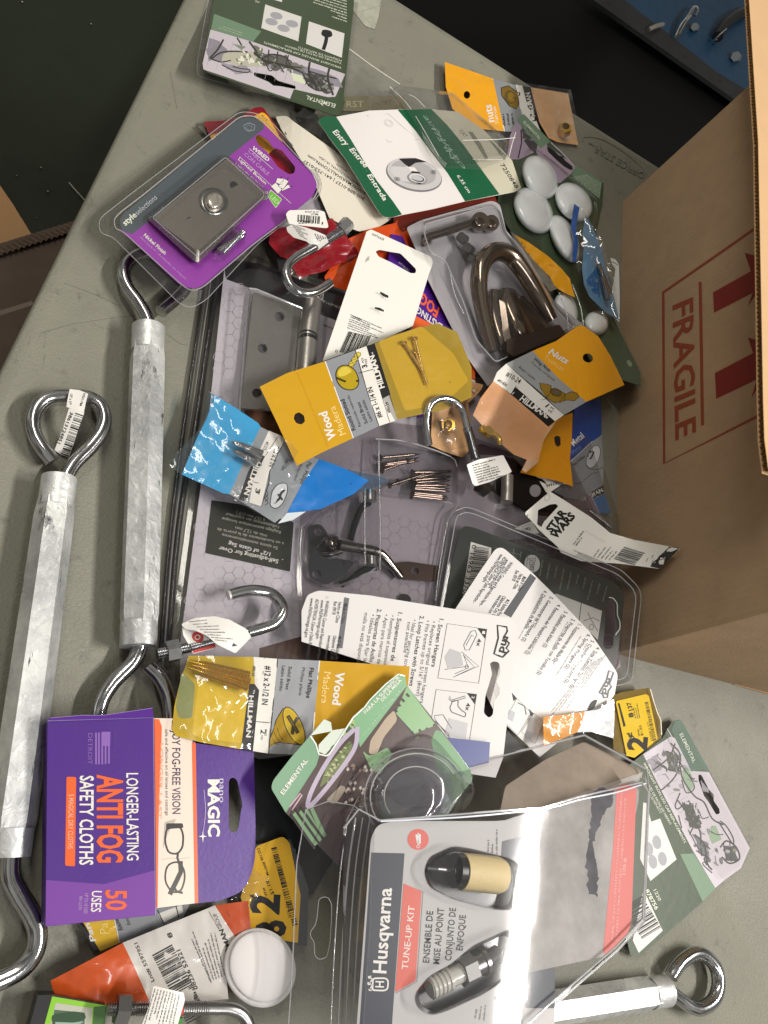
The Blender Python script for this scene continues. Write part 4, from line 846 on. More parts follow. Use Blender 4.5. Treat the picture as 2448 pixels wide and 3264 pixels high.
g = G('F'); g.loft(CLEAR, [(rnd('605,25 960,150 1130,200 1090,800 540,870', 20), 9.2), (rnd('625,30 960,158 1110,210 1075,790 552,850', 20), 27), (rnd('640,45 955,175 1095,220 1060,780 565,840', 20), 28.5)], cap=True); g.tube(EDGE, [(x, y, 28) for x, y in q('610,40 655,45 960,170')], 14, k=1, n=8); g.tube(RIM, [(608, 45, 26), (545, 860, 26)], 12, k=1, n=8)
t.part('hinge_blister', g, smooth=True)
# second barrel and plate on the right
g = G('G'); g.tube(BRS, [(468, 400, 20), (585, 585, 20), (580, 740, 20)][1:], 72, k=1, n=20); t.part('hinge_barrel', g, smooth=True)
g = G('G'); g.poly(M('3f3c3c', .4, .9), rnd('620,560 800,600 830,680 800,790 660,770 600,720', 20), L=0, sub=False) if False else g.loft(M('35312f', .4, .8), [(rnd('610,560 790,600 880,700 900,800 660,770 600,720', 20), 14), (rnd('612,562 790,602 878,700 898,798 662,768 602,718', 20), 15)]); pl2 = t.part('hinge_leaf', g)
g = G('G'); g.poly(M('9a979c', .5), ell(698, 700, 33, 36, 0, 18), L=0, sub=False); g.o = VW['G']; g.v = [v + Vector((0, 0, .0156)) for v in g.v]; t.part('screw_hole', g, pl2)
# latch: ball, arm, strap
g = G('R'); g.tube(M('8d8884', .14, 1, name='steel'), [(500, 1070, 22), (640, 1095, 22), (800, 1120, 22), (880, 1160, 21), (960, 1250, 18), (1040, 1350, 14)], 98, k=5, n=16, taper=lambda u: 1 - .25 * u); g.dome(M('8a7f7a', .12, 1, name='steel'), 440, 1045, 66, 78, 0, 14, 18, 24, 8); g.tube(DARKST, [(345, 1150, 12), (420, 1150, 16), (520, 1120, 18)], 60, k=3, n=12)
ar = t.part('latch_arm', g, smooth=True)
g = G('R', z=14); g.poly(M('4a3f3b', .35, 1, name='dark_steel'), rnd('985,1230 1110,1215 1385,1255 1355,1395 1080,1370 1010,1320', 20), L=0, th=2.5, sub=False, holes=[ell(1170, 1300, 33, 32, 0, 16)]); t.part('latch_strap', g)
g = G('R', z=10.5); g.poly(INK, ell(1080, 1548, 56, 46, 20, 20), L=0, sub=False, th=.3); t.part('hang_hole', g, c0)
g = G('R'); g.tube(STEEL, [(770, 600, 24), (772, 685, 24)], 118, k=1, n=20); b1 = t.part('pivot_barrel', g, smooth=True)
g = G('R'); g.tube(STEEL, [(784, 1180, 24), (786, 1250, 24)], 105, k=1, n=20); t.part('pivot_barrel', g, smooth=True)
BLK = M('26292b', .3, .7)
g = G('R'); g.tube(BLK, [(770, 695, 18), (700, 740, 16), (640, 880, 14), (600, 1020, 14)], 60, k=4, n=10); g.tube(BLK, [(820, 1270, 15), (700, 1300, 14), (600, 1380, 13), (520, 1420, 13)], 60, k=4, n=10); t.part('latch_fork', g, smooth=True)
g = G('R', z=14); g.poly(M('5c5c60', .25, .9), rnd('240,900 330,880 400,960 380,1170 500,1190 640,1220 560,1330 400,1420 260,1390 235,1300 250,1180', 40), L=0, th=2, sub=False, holes=[ell(318, 955, 36, 36), ell(305, 1330, 40, 38)]); t.part('latch_plate', g, ar)
# screws in their pocket
SCW = M('7a6a62', .25, 1, name='dark_steel')
for a, b in (((1210, 270), (880, 300)), ((1200, 300), (890, 410)), ((1490, 410), (1040, 510)), ((1495, 425), (1160, 430)), ((1480, 500), (1180, 520)), ((1480, 545), (1170, 545)), ((1475, 600), (1160, 575)), ((1450, 640), (1160, 610)), ((1450, 675), (1150, 640)), ((880, 360), (1090, 330)), ((1200, 330), (900, 370)), ((1485, 470), (1150, 500)), ((1470, 575), (1160, 560)), ((1455, 655), (1155, 625)), ((1300, 430), (960, 540))):
    g = G('R'); h_ = 12 + rg.random() * 6; g.tube(SCW, [(a[0], a[1], h_), (b[0], b[1], h_ + 1)], 30, k=1, th=1.2, n=8, taper=lambda u: 1 if u > .15 else .3 + u * 4); g.tube(SCW, [(b[0], b[1], h_ + 1), (b[0] - (a[0] - b[0]) * .05, b[1] - (a[1] - b[1]) * .05, h_ + 1)], [30, 62], k=1, n=12); t.part('screw', g, smooth=True, ang=50)
g = G('R')
g.loft(CLEARG, [(rnd('800,130 1560,300 1540,720 860,640', 30), 9.3), (rnd('850,145 1510,310 1490,690 870,600', 30), 22)], cap=True)
g.loft(CLEARG, [(rnd('180,900 300,800 720,560 800,500 860,480 870,1260 800,1330 560,1440 400,1460 200,1380 150,1200', 50), 9.3), (rnd('225,920 320,840 720,600 790,560 840,560 850,1240 780,1300 540,1410 400,1430 250,1370 215,1200', 50), 31)], cap=True)
g.tube(RIM, [(730, 560, 31), (725, 900, 32), (730, 1240, 31)], 20, k=3, n=8); g.tube(RIM, [(855, 480, 30), (862, 900, 31), (860, 1290, 30)], 18, k=3, n=8)
g.tube(EDGE, [(850, 150, 23), (852, 420, 24), (860, 560, 27)], 14, k=3, n=8); g.tube(EDGE, [(820, 135, 22), (1100, 160, 23), (1480, 290, 22), (1540, 380, 21)], 14, k=3, n=8); g.tube(EDGE, [(170, 920, 12), (155, 1150, 12), (165, 1500, 11)], 26, k=3, n=8)
g.tube(RIM, [(1545, 720, 20), (1460, 860, 20), (1380, 1300, 18), (1350, 1560, 17)], 14, k=3, n=8)
mbl = t.part('parts_blister', g, smooth=True, ang=50)
g = G('X')
fo = [(470, 545), (560, 555), (760, 625), (1010, 770), (1260, 850), (1345, 1150), (1375, 1460), (1190, 1580), (560, 1660), (350, 1560), (352, 1400), (405, 1000)]
g.loft(CLEARG, [(rnd(fo, 20), 2), (rnd(fo, 20), 5), (rnd([(x + (860 - x) * .022, y + (1100 - y) * .022) for x, y in fo], 20), 5.5), (rnd([(x + (860 - x) * .03, y + (1100 - y) * .03) for x, y in fo], 20), 11), (rnd([(x + (860 - x) * .055, y + (1100 - y) * .055) for x, y in fo], 20), 12)], cap=True)
SHADE_TINT = clear((.74, .72, .73), r=.08, bump=.12, bs=18, refl=1.2, haze=.01, name='clear_plastic')  # tinted sheet added to darken the kit's middle like shade
tr_ = q('655,1010 760,900 985,930 1130,985 1225,975 1318,1175 1332,1435 1190,1540 660,1480 640,1250'); g.loft(SHADE_TINT, [(rnd(tr_, 30), 12.6), (rnd([(x + (970 - x) * .03, y + (1200 - y) * .03) for x, y in tr_], 30), 13.8)], cap=True)
SMK = clear((.38, .38, .38), r=.08, bump=.1, refl=.8, haze=.03, name='clear_plastic')  # dark tint stands in for table and shadow seen through the rails
g.tube(SMK, [(474, 560, 4), (425, 900, 4), (385, 1150, 4), (362, 1430, 4)], 12, k=4, n=8); g.tube(SMK, [(452, 560, 3), (400, 900, 3), (368, 1150, 3), (345, 1430, 3)], 9, k=4, n=8)
g.tube(RIM, [(463, 555, 5), (413, 900, 5), (376, 1150, 5), (353, 1430, 5)], 4, k=4, n=6)
t.part('clear_clamshell', g, smooth=True, ang=50)
t.done()

# ---------------------------------------------------------------- red foil and orange pouches behind
t = Thing('foil_pouch', 'crumpled dark red foil pouch behind the upper hook bolt', 'pouch')
g = G('D', z=[(-60, 560, 30), (400, 520, 30), (680, 860, 24), (150, 1070, 20), (-60, 900, 22)], wr=3.5, seed=8, cell=14, wf=60)
g.poly(M('8f1420', .25, coat=1, bump=.6, bs=30, name='red_foil'), '-100,640 380,560 440,540 640,790 680,860 560,920 420,980 370,1010 240,1040 150,1078 100,990 60,900 -20,880 -120,760', L=0); t.part('foil', g, smooth=True)
g = G('D', z=[(-60, 860, 21), (80, 1000, 20)]); g.poly(BKI, '-60,840 30,900 90,990 70,1040 -30,1000', L=0); g.text(PKW, 'Ni', (20, 980), (80, 1040), 40, L=2) ; t.part('printed_corner', g)
t.done()
t = Thing('foil_pouch', 'glossy orange pouch showing left of the white stapled card', 'pouch')
ORF = M('cf4a12', .25, coat=1, bump=.5, bs=35, name='orange_film')
g = G('D', z=[(420, 700, 22), (1050, 440, 27), (700, 700, 24), (380, 1130, 16), (900, 900, 20)], wr=2.5, seed=9, cell=14, wf=80)
g.poly(ORF, '540,740 760,640 1000,580 1050,500 1060,480 1300,800 1100,1000 600,1190 400,1130 370,1060 420,980 680,870', L=0); t.part('film', g, smooth=True); t.done()
t = Thing('product_card', 'dark red card strip between the Entry card and the door handle pack', 'card')
g = G('AA', z=[(600, 1480, 26), (1480, 1300, 24), (620, 1640, 24)]); g.poly(M('6b2114', .4, coat=.4), '560,1480 1460,1310 1480,1380 1300,1430 800,1560 590,1650', L=0, th=.3); t.part('card', g); t.done()
t = Thing('tracing_bag', 'pale pinkish clear scrap under the doorbell pack', 'bag') if False else None

# ---------------------------------------------------------------- second fog cloth box (upside down)
t = Thing('cloth_box', 'purple and orange fog cloth box, upside down under the white stapled card', 'box', 'anti fog cloth boxes')
VIO = M('4a1a86', .4, coat=.3, name='purple_card'); ORG = M('e8642a', .4, coat=.3, name='orange_card')
g = G('D', z=[(1000, 700, 26), (1290, 1090, 26), (1659, 1700, 26), (1100, 1500, 26)])
g.poly(VIO, '960,680 1060,700 1150,900 1290,1090 1700,1760 1700,1830 1120,1400 900,1100 940,860', L=0, th=12)
g.poly(ORG, '1175,1400 1290,1460 1430,1560 1540,1640 1690,1740 1700,1960 1640,1950 1340,1830 1120,1560', L=1); g.poly(M('e5d9cf', .45), '1345,1830 1640,1950 1700,1970 1700,2080 1350,1900', L=1.5)
g.text(M('ec6a2c', .4), 'LONGER FOG', (0, 0), (1, 1), 1) if False else None
g.text(ORG, 'FOG', (1385, 1335), (1232, 1195), 92, bold=.03, L=3, up=(.55, -1) if False else (-.35, 1)); g.text(PKW, 'LONGER-LASTING', (1650, 1660), (1195, 1320), 56, bold=.02, L=3, up=(-.35, 1)) 
g.text(M('e9a894', .4), 'SCIENCE', (1625, 1790), (1345, 1600), 62, bold=.01, L=3, up=(-.42, 1)); g.text(M('e9a894', .4), 'POWERED BY', (1590, 1850), (1345, 1690), 36, bold=.0, L=3, up=(-.42, 1)) if False else g.text(M('e9a894', .4), 'POWERED BY', (1560, 1880), (1300, 1660), 34, bold=0, L=3, up=(-.42, 1))
g.text(INK, 'safe and effective on', (1650, 1985), (1360, 1870), 20, L=3, up=(-.4, 1)); g.text(PKW, 'DETROIT', (1120, 1000), (1030, 915), 20, L=3, up=(-.4, 1), bold=0)
t.part('box', g)
g = G('D', z=[(1100, 2080, 20), (1400, 2300, 20), (1200, 2300, 20)]); g.poly(VIO, '1270,2100 1330,2060 1380,2190 1320,2260 1200,2290', L=0, th=4); t.part('bottom_corner', g)
t.done()

# ---------------------------------------------------------------- white stapled card back
t = Thing('product_card', 'blank white back of a hang card with two black staple ends and a barcode', 'card')
WB = M('eceae2', .5, coat=.15, name='card')
g = G('D', z=[(760, 650, 34), (1320, 900, 38), (360, 1800, 34), (1100, 1520, 34)], cell=40)
hole = rnd('820,835 855,818 960,838 1040,850 1180,990 1175,1025 1130,1025 960,930 850,880', 14)
g.poly(WB, rnd('742,660 780,638 1310,880 1330,930 1290,1040 1150,1490 820,1640 640,1700 355,1800', [0, 20, 40, 30, 0, 0, 0, 0, 0]), L=0, th=.4, holes=[hole])
g.text(GREYINK, 'WF76438', (785, 690), (890, 740), 22, bold=0, L=2); g.poly(INK, rnd('862,1190 895,1205 935,1225 932,1245 895,1232 860,1205', 4), L=2.5); g.poly(INK, rnd('815,1325 855,1330 895,1352 892,1366 850,1352 815,1338', 4), L=2.5)
for k in range(3): g.para(M('9a9a95', .5), (735 + k * 14, 930 - k * 8), (765 + k * 2, 850), 8, L=2)
for k in range(7): g.para(GREYINK, (600 + (k % 2) * 4 - k * 5, 1395 + k * 19), (905 - k * 5, 1530 + k * 14), 10, L=2, seed=k, fill=.9)
g.text(GREYINK, 'WARNING:', (618, 1412), (700, 1446), 12, L=2.5, bold=.02)
g.bars(INK, (500, 1720), (700, 1765), 200, 30, L=2, up=(.45, -1), seed=8); g.text(GREYINK, '0', (462, 1722), (485, 1728), 26, bold=0, L=2)
t.part('card', g)
g = G('D', z=[(760, 650, 37.5), (1320, 900, 41), (360, 1800, 37), (1100, 1520, 37)])
for p in ('864,1194 895,1208 932,1238', '817,1330 852,1340 892,1360'): 
    g.tube(BKI, [(x, y, 38.2) for x, y in q(p)], 10, k=2, n=6)
t.part('staple', g, smooth=True)
t.done()

# ---------------------------------------------------------------- leg-cap pack with white domes
t = Thing('leg_cap_pack', 'green ELEMENTAL pack holding white dome leg caps, leaning beside the cardboard box', 'pack')
zc = [(360, 60, 12), (900, 560, 6), (1150, 1000, 4), (150, 1000, 12), (900, 1700, 6), (1350, 2400, 16), (1550, 2640, 44), (1000, 1300, 6)]
g = G('DD', z=zc, cell=30)
g.poly(GCARD, '270,200 360,50 640,300 900,560 1185,740 1170,950 1120,1190 1100,1500 1180,1900 1550,2640 1560,2780 1100,2640 700,1800 300,1300 100,1000 150,700 200,480', L=0, th=.5, sub=True)
g.poly(M('a894a6', .4, coat=.3), '300,120 460,120 620,370 870,540 900,570 860,640 740,740 600,640 500,420 330,500 200,500 240,260', L=1); g.poly(M('4a4448', .4), '355,140 470,200 520,330 500,440 440,400 370,300', L=1.2)
mesh_photo(g, 12, '350,150 480,200 560,400 380,330', [PH3, M('6d6a5a', .4)], 14, sz=(10, 30), wd=5)
g.poly(GCL, rnd('355,50 380,45 650,320 545,388 320,130 330,80', 8), L=2); g.text(TW, 'ELEMENTAL', (368, 128), (535, 305), 26, bold=.01, L=3)
g.poly(INK, rnd('610,368 640,385 690,420 730,460 770,470 790,510 865,570 870,605 840,605 780,570 700,500 620,420', 8), L=3); g.stroke(M('c9bac9', .4), '650,330 760,430 880,560', 10, L=2)
g.poly(GCL, '900,560 1165,720 1140,900 860,660', L=2.2); g.stroke(M('241c26', .4), '350,200 355,330 320,490', 12, L=2)
for k in range(7): g.text(TW, ('CUATRO TAPONES', 'BLANCOS DE PATAS', 'DE REPUESTO PARA', 'QUATRE CAPUCHONS', 'BLANCS DE RECHANGE', 'POUR PATTES', 'FOUR WHITE CAPS')[k], (1160 - k * 4, 745 + k * 22), (1000 - k * 22, 650 + k * 4), 10, bold=0, L=4)
g.poly(M('7c8a72', .4), rnd('1410,2530 1440,2520 1470,2560 1460,2590 1430,2580', 8), L=2)
t.part('card', g)
DWH = M('f0f4f4', .22, coat=.9, sss=.25, name='white_plastic')
for cx, cy, a, b, an in ((540, 680, 165, 235, -28), (475, 1015, 178, 255, -33), (880, 930, 165, 220, -40), (790, 1300, 125, 260, -25), (800, 2020, 118, 185, -15), (1110, 2150, 125, 128, 0)):
    g = G('DD'); zb = g_z = (lambda f_: (lambda x, y: f_(x, y) + .6))(G('DD', z=zc).zb); g.dome(DWH, cx, cy, a, b, an, zb, 17, 40, 12); t.part('dome_cap', g, smooth=True, ang=80)
for x, y, l_, w_ in ((0, 0, 0, 0),): pass
g = G('DD'); f = (lambda f_: (lambda dz: (lambda x, y: f_(x, y) + dz)))(G('DD', z=zc).zb)
g.loft(CLEAR, [(rnd('400,390 500,380 640,480 1130,900 1120,1100 960,1500 700,1560 250,1200 220,950', 60), f(1)), (rnd('430,420 500,400 620,500 1090,910 1080,1090 930,1460 720,1520 290,1190 260,960', 60), f(8))], cap=False)
t.part('blister_edge', g, smooth=True, ang=60)
t.done()

# small blue screw bag leaning on it
t = Thing('parts_bag', 'narrow clear and blue screw bag propped between the white domes and the box', 'bag')
BLF = M('1b4f9a', .3, coat=.8, bump=.5, bs=40, name='blue_film'); LBF = M('5f86a8', .3, coat=.8, bump=.5, bs=50, name='blue_film')
g = G('DD', z=[(900, 950, 30), (1340, 2100, 28), (1000, 1100, 34), (860, 1500, 26)], wr=2, seed=3, cell=12, wf=50)
g.poly(BLF, '885,945 940,985 905,1180 925,1360 905,1535 865,1520 880,1300 850,1180', L=0, th=.2)
g.poly(LBF, '1000,1060 1090,1230 1160,1400 1200,1600 1290,1900 1340,2120 1180,2020 1040,1880 985,1760 965,1600 985,1350 970,1250', L=0, th=.2); g.poly(M('2f5f94', .3, coat=.8, bump=.5), '1100,1600 1160,1760 1140,1900 1040,1800 1000,1720', L=1)
t.part('bag', g, smooth=True)
g = G('DD', z=[(1250, 1490, 20), (1345, 2120, 20), (1330, 1700, 26)]); g.poly(WB, rnd('1250,1490 1300,1505 1335,1560 1345,1900 1340,2140 1270,2060 1250,1900 1290,1700 1300,1600 1265,1550', 8), L=0, th=.3); g.stroke(INK, '1265,1535 1300,1545 1325,1570', 6, L=2); t.part('label_flap', g, smooth=True)
for a, b in (((1250, 1850), (1130, 1560)), ((1230, 1900), (1170, 1680))):
    g = G('DD'); g.tube(ZINC, [(a[0], a[1], 36), (b[0], b[1], 37)], 52, k=1, th=1.2, n=12); t.part('screw', g, smooth=True, ang=50)
g = G('DD', z=[(900, 950, 38), (1340, 2100, 34), (1150, 1400, 42)], wr=3, seed=13, cell=12, wf=45); g.poly(FILM, '940,960 1010,1060 1180,1330 1290,1700 1345,2120 1150,2050 960,1750 900,1540 905,1180', L=0); t.part('clear_front', g, smooth=True)
t.done()
# yellow bag sliver
t = Thing('parts_bag', 'crumpled yellow bag sliver wedged right of the door handle pack', 'bag')
g = G('DD', z=[(250, 1230, 18), (900, 1880, 22), (600, 1650, 20)], wr=3, seed=6, cell=10, wf=36)
g.poly(M('7d786c', .3, coat=.8, bump=.5), '240,1220 300,1260 600,1640 720,1800 640,1830 400,1500 280,1300', L=-1); g.poly(YF, '290,1260 420,1330 620,1470 760,1600 840,1700 895,1890 780,1840 690,1780 640,1680 440,1480', L=0); t.part('bag', g, smooth=True); t.done()

# ---------------------------------------------------------------- door handle pack
t = Thing('door_handle_pack', 'dark bronze door handle sealed in a whitish blister pack, right of centre', 'door handle')
GRB = M('a9a5a8', .45, coat=.3, name='card'); BRZ = M('84776b', .17, .95, name='bronze')
zc = [(20, 270, 34), (600, 90, 34), (540, 1300, 30), (1100, 800, 26)]
g = G('E', z=zc)
g.poly(GRB, rnd('-10,260 90,210 560,80 610,110 650,280 760,400 960,740 1180,920 1040,960 690,1140 530,1310 380,1100 250,840 130,600 60,420', [20, 20, 30, 20, 10, 0, 0, 10, 10, 10, 10, 0, 0, 0, 0]), L=0, th=.5); t.part('backing_card', g)
f = (lambda f_: (lambda dz: (lambda x, y: f_(x, y) + dz)))(g.zb)
g = G('E'); g.tube(BRZ, [(110, 330, 44), (300, 270, 45), (440, 225, 45)], 56, k=2, n=14); g.dome(BRZ, 128, 345, 36, 40, 0, f(4), 14); sp = t.part('spindle', g, smooth=True)
for cx, cy, r_ in ((470, 225, 60), (545, 235, 52)):
    g = G('E'); g.tube(BRZ, [(cx - 12, cy + 10, 40), (cx + 8, cy - 6, 52)], r_ * 2, k=1, n=22); g.dome(M('6b6058', .3, .9), cx + 8, cy - 6, r_ * .6, r_ * .6, 0, 52, 3); t.part('mount_ring', g, smooth=True)
for cx, cy in ((360, 330), (400, 400), (430, 470)):
    g = G('E'); g.tube(STEEL, [(cx - 20, cy - 15, 42), (cx + 25, cy + 20, 46)], 66, k=1, n=6); t.part('lock_nut', g, smooth=True, ang=25)
g = G('E'); g.tube(BRZ, [(560, 1080, 40), (520, 930, 44), (480, 740, 50), (470, 600, 56), (500, 480, 60), (580, 420, 60), (670, 440, 58), (740, 520, 54), (830, 660, 48), (900, 780, 44), (950, 870, 40)], 104, k=5, n=18, taper=lambda u: .8 + .4 * math.sin(u * 3.14)); t.part('grip', g, smooth=True)
g = G('E'); zt = f(3); g.loft(BRZ, [(rnd('570,680 640,650 740,700 1010,930 1020,980 900,1010 700,1110 650,1120 610,1000', 40), f(1)), (rnd('600,700 650,680 730,720 960,920 970,960 890,980 710,1070 660,1080 630,980', 40), f(14)), (rnd('640,740 660,725 710,750 900,900 910,930 860,950 730,1010 690,1020 670,940', 30), f(18))], cap=True)
t.part('thumb_latch', g, smooth=True, ang=60)
for pth, w_ in (([(590, 690, 36), (600, 850, 38), (640, 1000, 37), (690, 1080, 34)], 150), ([(665, 680, 42), (695, 790, 45), (740, 900, 45), (790, 990, 40)], 170), ([(735, 730, 35), (800, 820, 37), (860, 900, 37), (920, 960, 34)], 150)): g = G('E'); g.tube(BRZ, pth, w_, k=5, n=18, taper=lambda u: .72 + .28 * math.sin(min(1, u * 1.4) * 1.57), flat=.5); t.part('latch_rib', g, smooth=True)
g = G('E', z=54); g.poly(M('453a32', .4, .6, name='bronze'), rnd('655,1000 1000,900 1045,960 700,1112 655,1080', 12), L=0, th=10, sub=False); t.part('handle_foot', g)
g = G('E')
lo = rnd('90,220 560,95 610,140 650,290 740,400 960,730 1110,900 1130,930 720,1120 570,1190 420,1010 330,760 200,500 120,420 80,300', 30); hi = rnd('115,235 550,115 590,150 620,290 700,400 920,740 1070,900 1080,915 720,1085 580,1150 450,1000 370,760 250,480 150,420 110,310', 26)
g.loft(CLEARG, [(lo, f(1)), (hi, f(19))], cap=True)
g.stroke(RIM, hi, 7, L=195) if False else g.tube(EDGE, [(p[0], p[1], f(19)(*g.S(p))) for p in hi + hi[:1]], 9, k=1, n=6)
for p in ('1000,690 1050,830 1060,940', '1090,640 1140,780 1160,900', '280,560 310,700 370,830', '100,215 300,160 470,130', '1065,935 1120,910 1165,880'):
    g.tube(EDGE, [(x, y, 50) for x, y in q(p)], 8, k=4, n=8)
t.part('clear_blister', g, smooth=True, ang=50)
t.done()
# ---------------------------------------------------------------- beige bag and the things right of centre
t = Thing('parts_bag', 'small beige bag holding a brass nut, under the middle hook bolt', 'bag')
g = G('E', z=[(170, 1200, 30), (500, 1310, 26), (160, 1700, 20), (420, 1780, 18)], wr=1.5, seed=2, cell=12, wf=50)
g.poly(PEACH, rnd('170,1200 330,1250 500,1300 480,1340 400,1420 420,1640 440,1700 360,1780 240,1740 150,1700 165,1400', 6), L=0, th=.2); g.poly(M('c9b39a', .35, coat=.8, bump=.5), '170,1150 250,1180 360,1230 390,1275 170,1205', L=-.5)
t.part('bag', g, smooth=True)
g = G('E'); g.tube(BRASS, [(262, 1590, 22), (268, 1560, 32)], 100, k=1, n=6); g.dome(BRASS, 268, 1560, 30, 30, 0, 31, 6, 16, 5); t.part('brass_nut', g, smooth=True, ang=25)
g = G('E', z=[(170, 1400, 28), (400, 1400, 34), (270, 1560, 40), (250, 1740, 22)], wr=2, seed=12, cell=12, wf=40); g.poly(FILM, '180,1380 400,1400 410,1700 250,1745 160,1690', L=0); t.part('clear_front', g, smooth=True)
t.done()
t = Thing('parts_bag', 'plain orange-yellow bag with a punched hole, hanging below the wing nut bag', 'bag')
g = G('T', z=[(600, 400, 28), (900, 400, 22), (370, 1010, 22), (915, 1160, 16), (560, 700, 26)], wr=1.4, seed=21, cell=12, wf=70)
g.poly(M('d68f12', .3, coat=.9, bump=.4, bs=30, name='yellow_film'), '640,520 760,440 915,380 905,640 885,880 918,1165 740,1100 560,1065 360,1015 420,900 560,700', L=0, th=.2, holes=[rnd('718,640 750,625 785,640 785,690 790,720 760,745 735,730 722,690', 8)]); t.part('bag', g, smooth=True); t.done()
t = Thing('parts_bag', 'blue and grey metal screw bag standing against the box', 'bag')
g = G('T', z=[(930, 300, 16), (1220, 260, 12), (900, 1150, 10), (1330, 1450, 6)], wr=1.6, seed=31, cell=12, wf=70)
NB = M('14428c', .35, coat=.7, bump=.3, bs=40, name='blue_film')
g.poly(NB, '930,330 1080,260 1215,235 1220,620 1115,690 890,895 890,800', L=0, th=.2); g.poly(GF, '890,900 1115,690 1220,622 1240,900 1235,1150 1240,1270 1030,1340 960,1300 840,1280 700,1210 820,1130 918,1165', L=0, th=.2)
g.poly(INK, '1235,1150 1245,1235 1030,1342 1000,1320 1050,1260', L=1); g.text(PKW, 'HILLMAN', (1020, 1330), (1238, 1215), 42, bold=.03, L=2); g.poly(M('2e6fa8', .3, coat=.8, bump=.5), '1030,1345 1250,1240 1320,1450 1150,1440 1020,1390', L=.5)
g.text(PKW, 'Metal', (925, 740), (1040, 640), 70, bold=.015, L=2); g.text(M('6f93c9', .4), 'Metal', (925, 830), (1005, 755), 50, bold=0, L=2); g.stroke(PKW, '890,900 1115,692 1220,624', 6, L=1)
g.poly(M('c5c5c8', .3), ell(1130, 850, 60, 125, 22, 24), L=2); g.stroke(INK, ell(1130, 850, 62, 127, 22, 24), 5, L=2.4, closed=True); g.stroke(INK, '1080,850 1100,790 1135,800 1110,860 1085,880', 18, L=3); g.stroke(INK, '1060,940 1100,980 1180,985 1230,960', 5, L=3); g.stroke(INK, '930,1140 1010,1120 1110,1030 1190,1010', 4, L=3)
g.text(INK, 'Pan Phillips', (930, 950), (1045, 850), 30, bold=.01, L=2)
t.part('bag', g, smooth=True)
g = G('T', z=[(820, 1150, 18), (1330, 1600, 16), (1300, 1300, 14)], wr=4, seed=17, cell=12, wf=36); g.poly(FILM2, '820,1130 1100,1190 1260,1240 1340,1480 1335,1610 1200,1560 1000,1420 830,1290', L=0); t.part('clear_end', g, smooth=True)
for k in range(4):
    g = G('T'); g.tube(ZINC, [(1090 + k * 35, 1420 + k * 18, 14), (1320 - k * 10, 1600 - k * 18, 12)], 34, k=1, th=1.2, n=10); t.part('screw', g, smooth=True, ang=50)
t.done()
t = Thing('product_card', 'white card corner with upside-down digits peeking from under the orange-yellow bag', 'card')
g = G('T', z=[(560, 1060, 14), (640, 1230, 17), (900, 1130, 12)]); g.poly(WB, rnd('520,1040 900,1130 800,1140 690,1215 640,1238 615,1190', [0, 0, 0, 0, 24, 8]), L=0, th=.3); g.text(INK, '5597446', (790, 1092), (630, 1145), 34, bold=.01, L=2, up=(.2, 1)); t.part('card', g); t.done()
t = Thing('product_card', 'tiny white card corner marked 1382 under the printed black-title card', 'card')
g = G('T', z=[(300, 1610, 16), (520, 1560, 17), (520, 1659, 16)]); g.poly(WB, '300,1605 480,1530 560,1659 470,1659', L=0, th=.3); g.text(INK, '1382', (385, 1635), (468, 1620), 30, bold=.005, L=2); g.stroke(GREYINK, '370,1595 460,1560', 3, L=2); t.part('card', g); t.done()

# wing nut bag
t = Thing('parts_bag', 'bent yellow, grey and peach wing nut bag below the door handle', 'bag')
zc = [(1130, 910, 50), (1430, 1300, 40), (880, 1060, 56), (1160, 1410, 48), (640, 1180, 56), (960, 1560, 48), (440, 1500, 46), (800, 1800, 34), (1000, 1250, 58)]
g = G('E', z=zc, wr=.8, seed=41, cell=12, wf=110)
g.poly(YF, '1130,905 1165,910 1260,980 1340,1110 1432,1300 1180,1412 1000,1260 825,1075 980,1010', L=0, th=.2, holes=[ell(1190, 1122, 35, 30, 20, 14)]); g.poly(M('9a9c9c', .4, coat=.6, bump=.3, name='grey_film'), '825,1075 1000,1260 1180,1412 1030,1500 880,1350 650,1160', L=0, th=.2)
g.poly(PKW, '650,1160 1030,1500 972,1540 860,1445 590,1215', L=0, th=.2); g.poly(PKW, '590,1215 735,1320 690,1365 565,1275', L=0, th=.2); g.poly(INK, '710,1312 972,1540 930,1575 680,1360', L=.4)
g.poly(M('d69a68', .4, coat=.5, bump=.4, bs=40, name='peach_film'), '565,1275 690,1370 930,1578 900,1640 865,1800 800,1800 700,1760 560,1640 430,1500 480,1390', L=0, th=.2); g.poly(M('c9a27e', .35, coat=.7, bump=.5, name='peach_film'), '930,1578 980,1540 900,1660 860,1810 780,1880 755,1860 865,1640', L=-.4, th=.2)
g.stroke(INK, '710,1305 960,1530', 2, L=2); g.stroke(INK, '880,1400 915,1395', 2, L=2)
g.text(PKW, 'HILLMAN', (735, 1400), (905, 1515), 42, bold=.03, L=2, up=(.8, -.95)); g.text(PKW, 'TM', (895, 1512), (920, 1525), 16, L=2)
g.text(PKW, 'Nuts', (925, 1090), (1050, 1165), 40, bold=.03, it=.2, L=2); g.text(M('f3c878', .4), 'Tuercas', (895, 1125), (1020, 1212), 34, bold=0, L=2)
g.text(INK, 'Wing Nuts', (830, 1135), (935, 1215), 22, bold=.01, it=.2, L=2); g.text(GREYINK, 'Tuercas mariposa', (812, 1155), (965, 1275), 16, bold=0, it=.2, L=2); g.text(GREYINK, 'Brass / Latón', (730, 1185), (835, 1270), 18, bold=.01, it=.2, L=2)
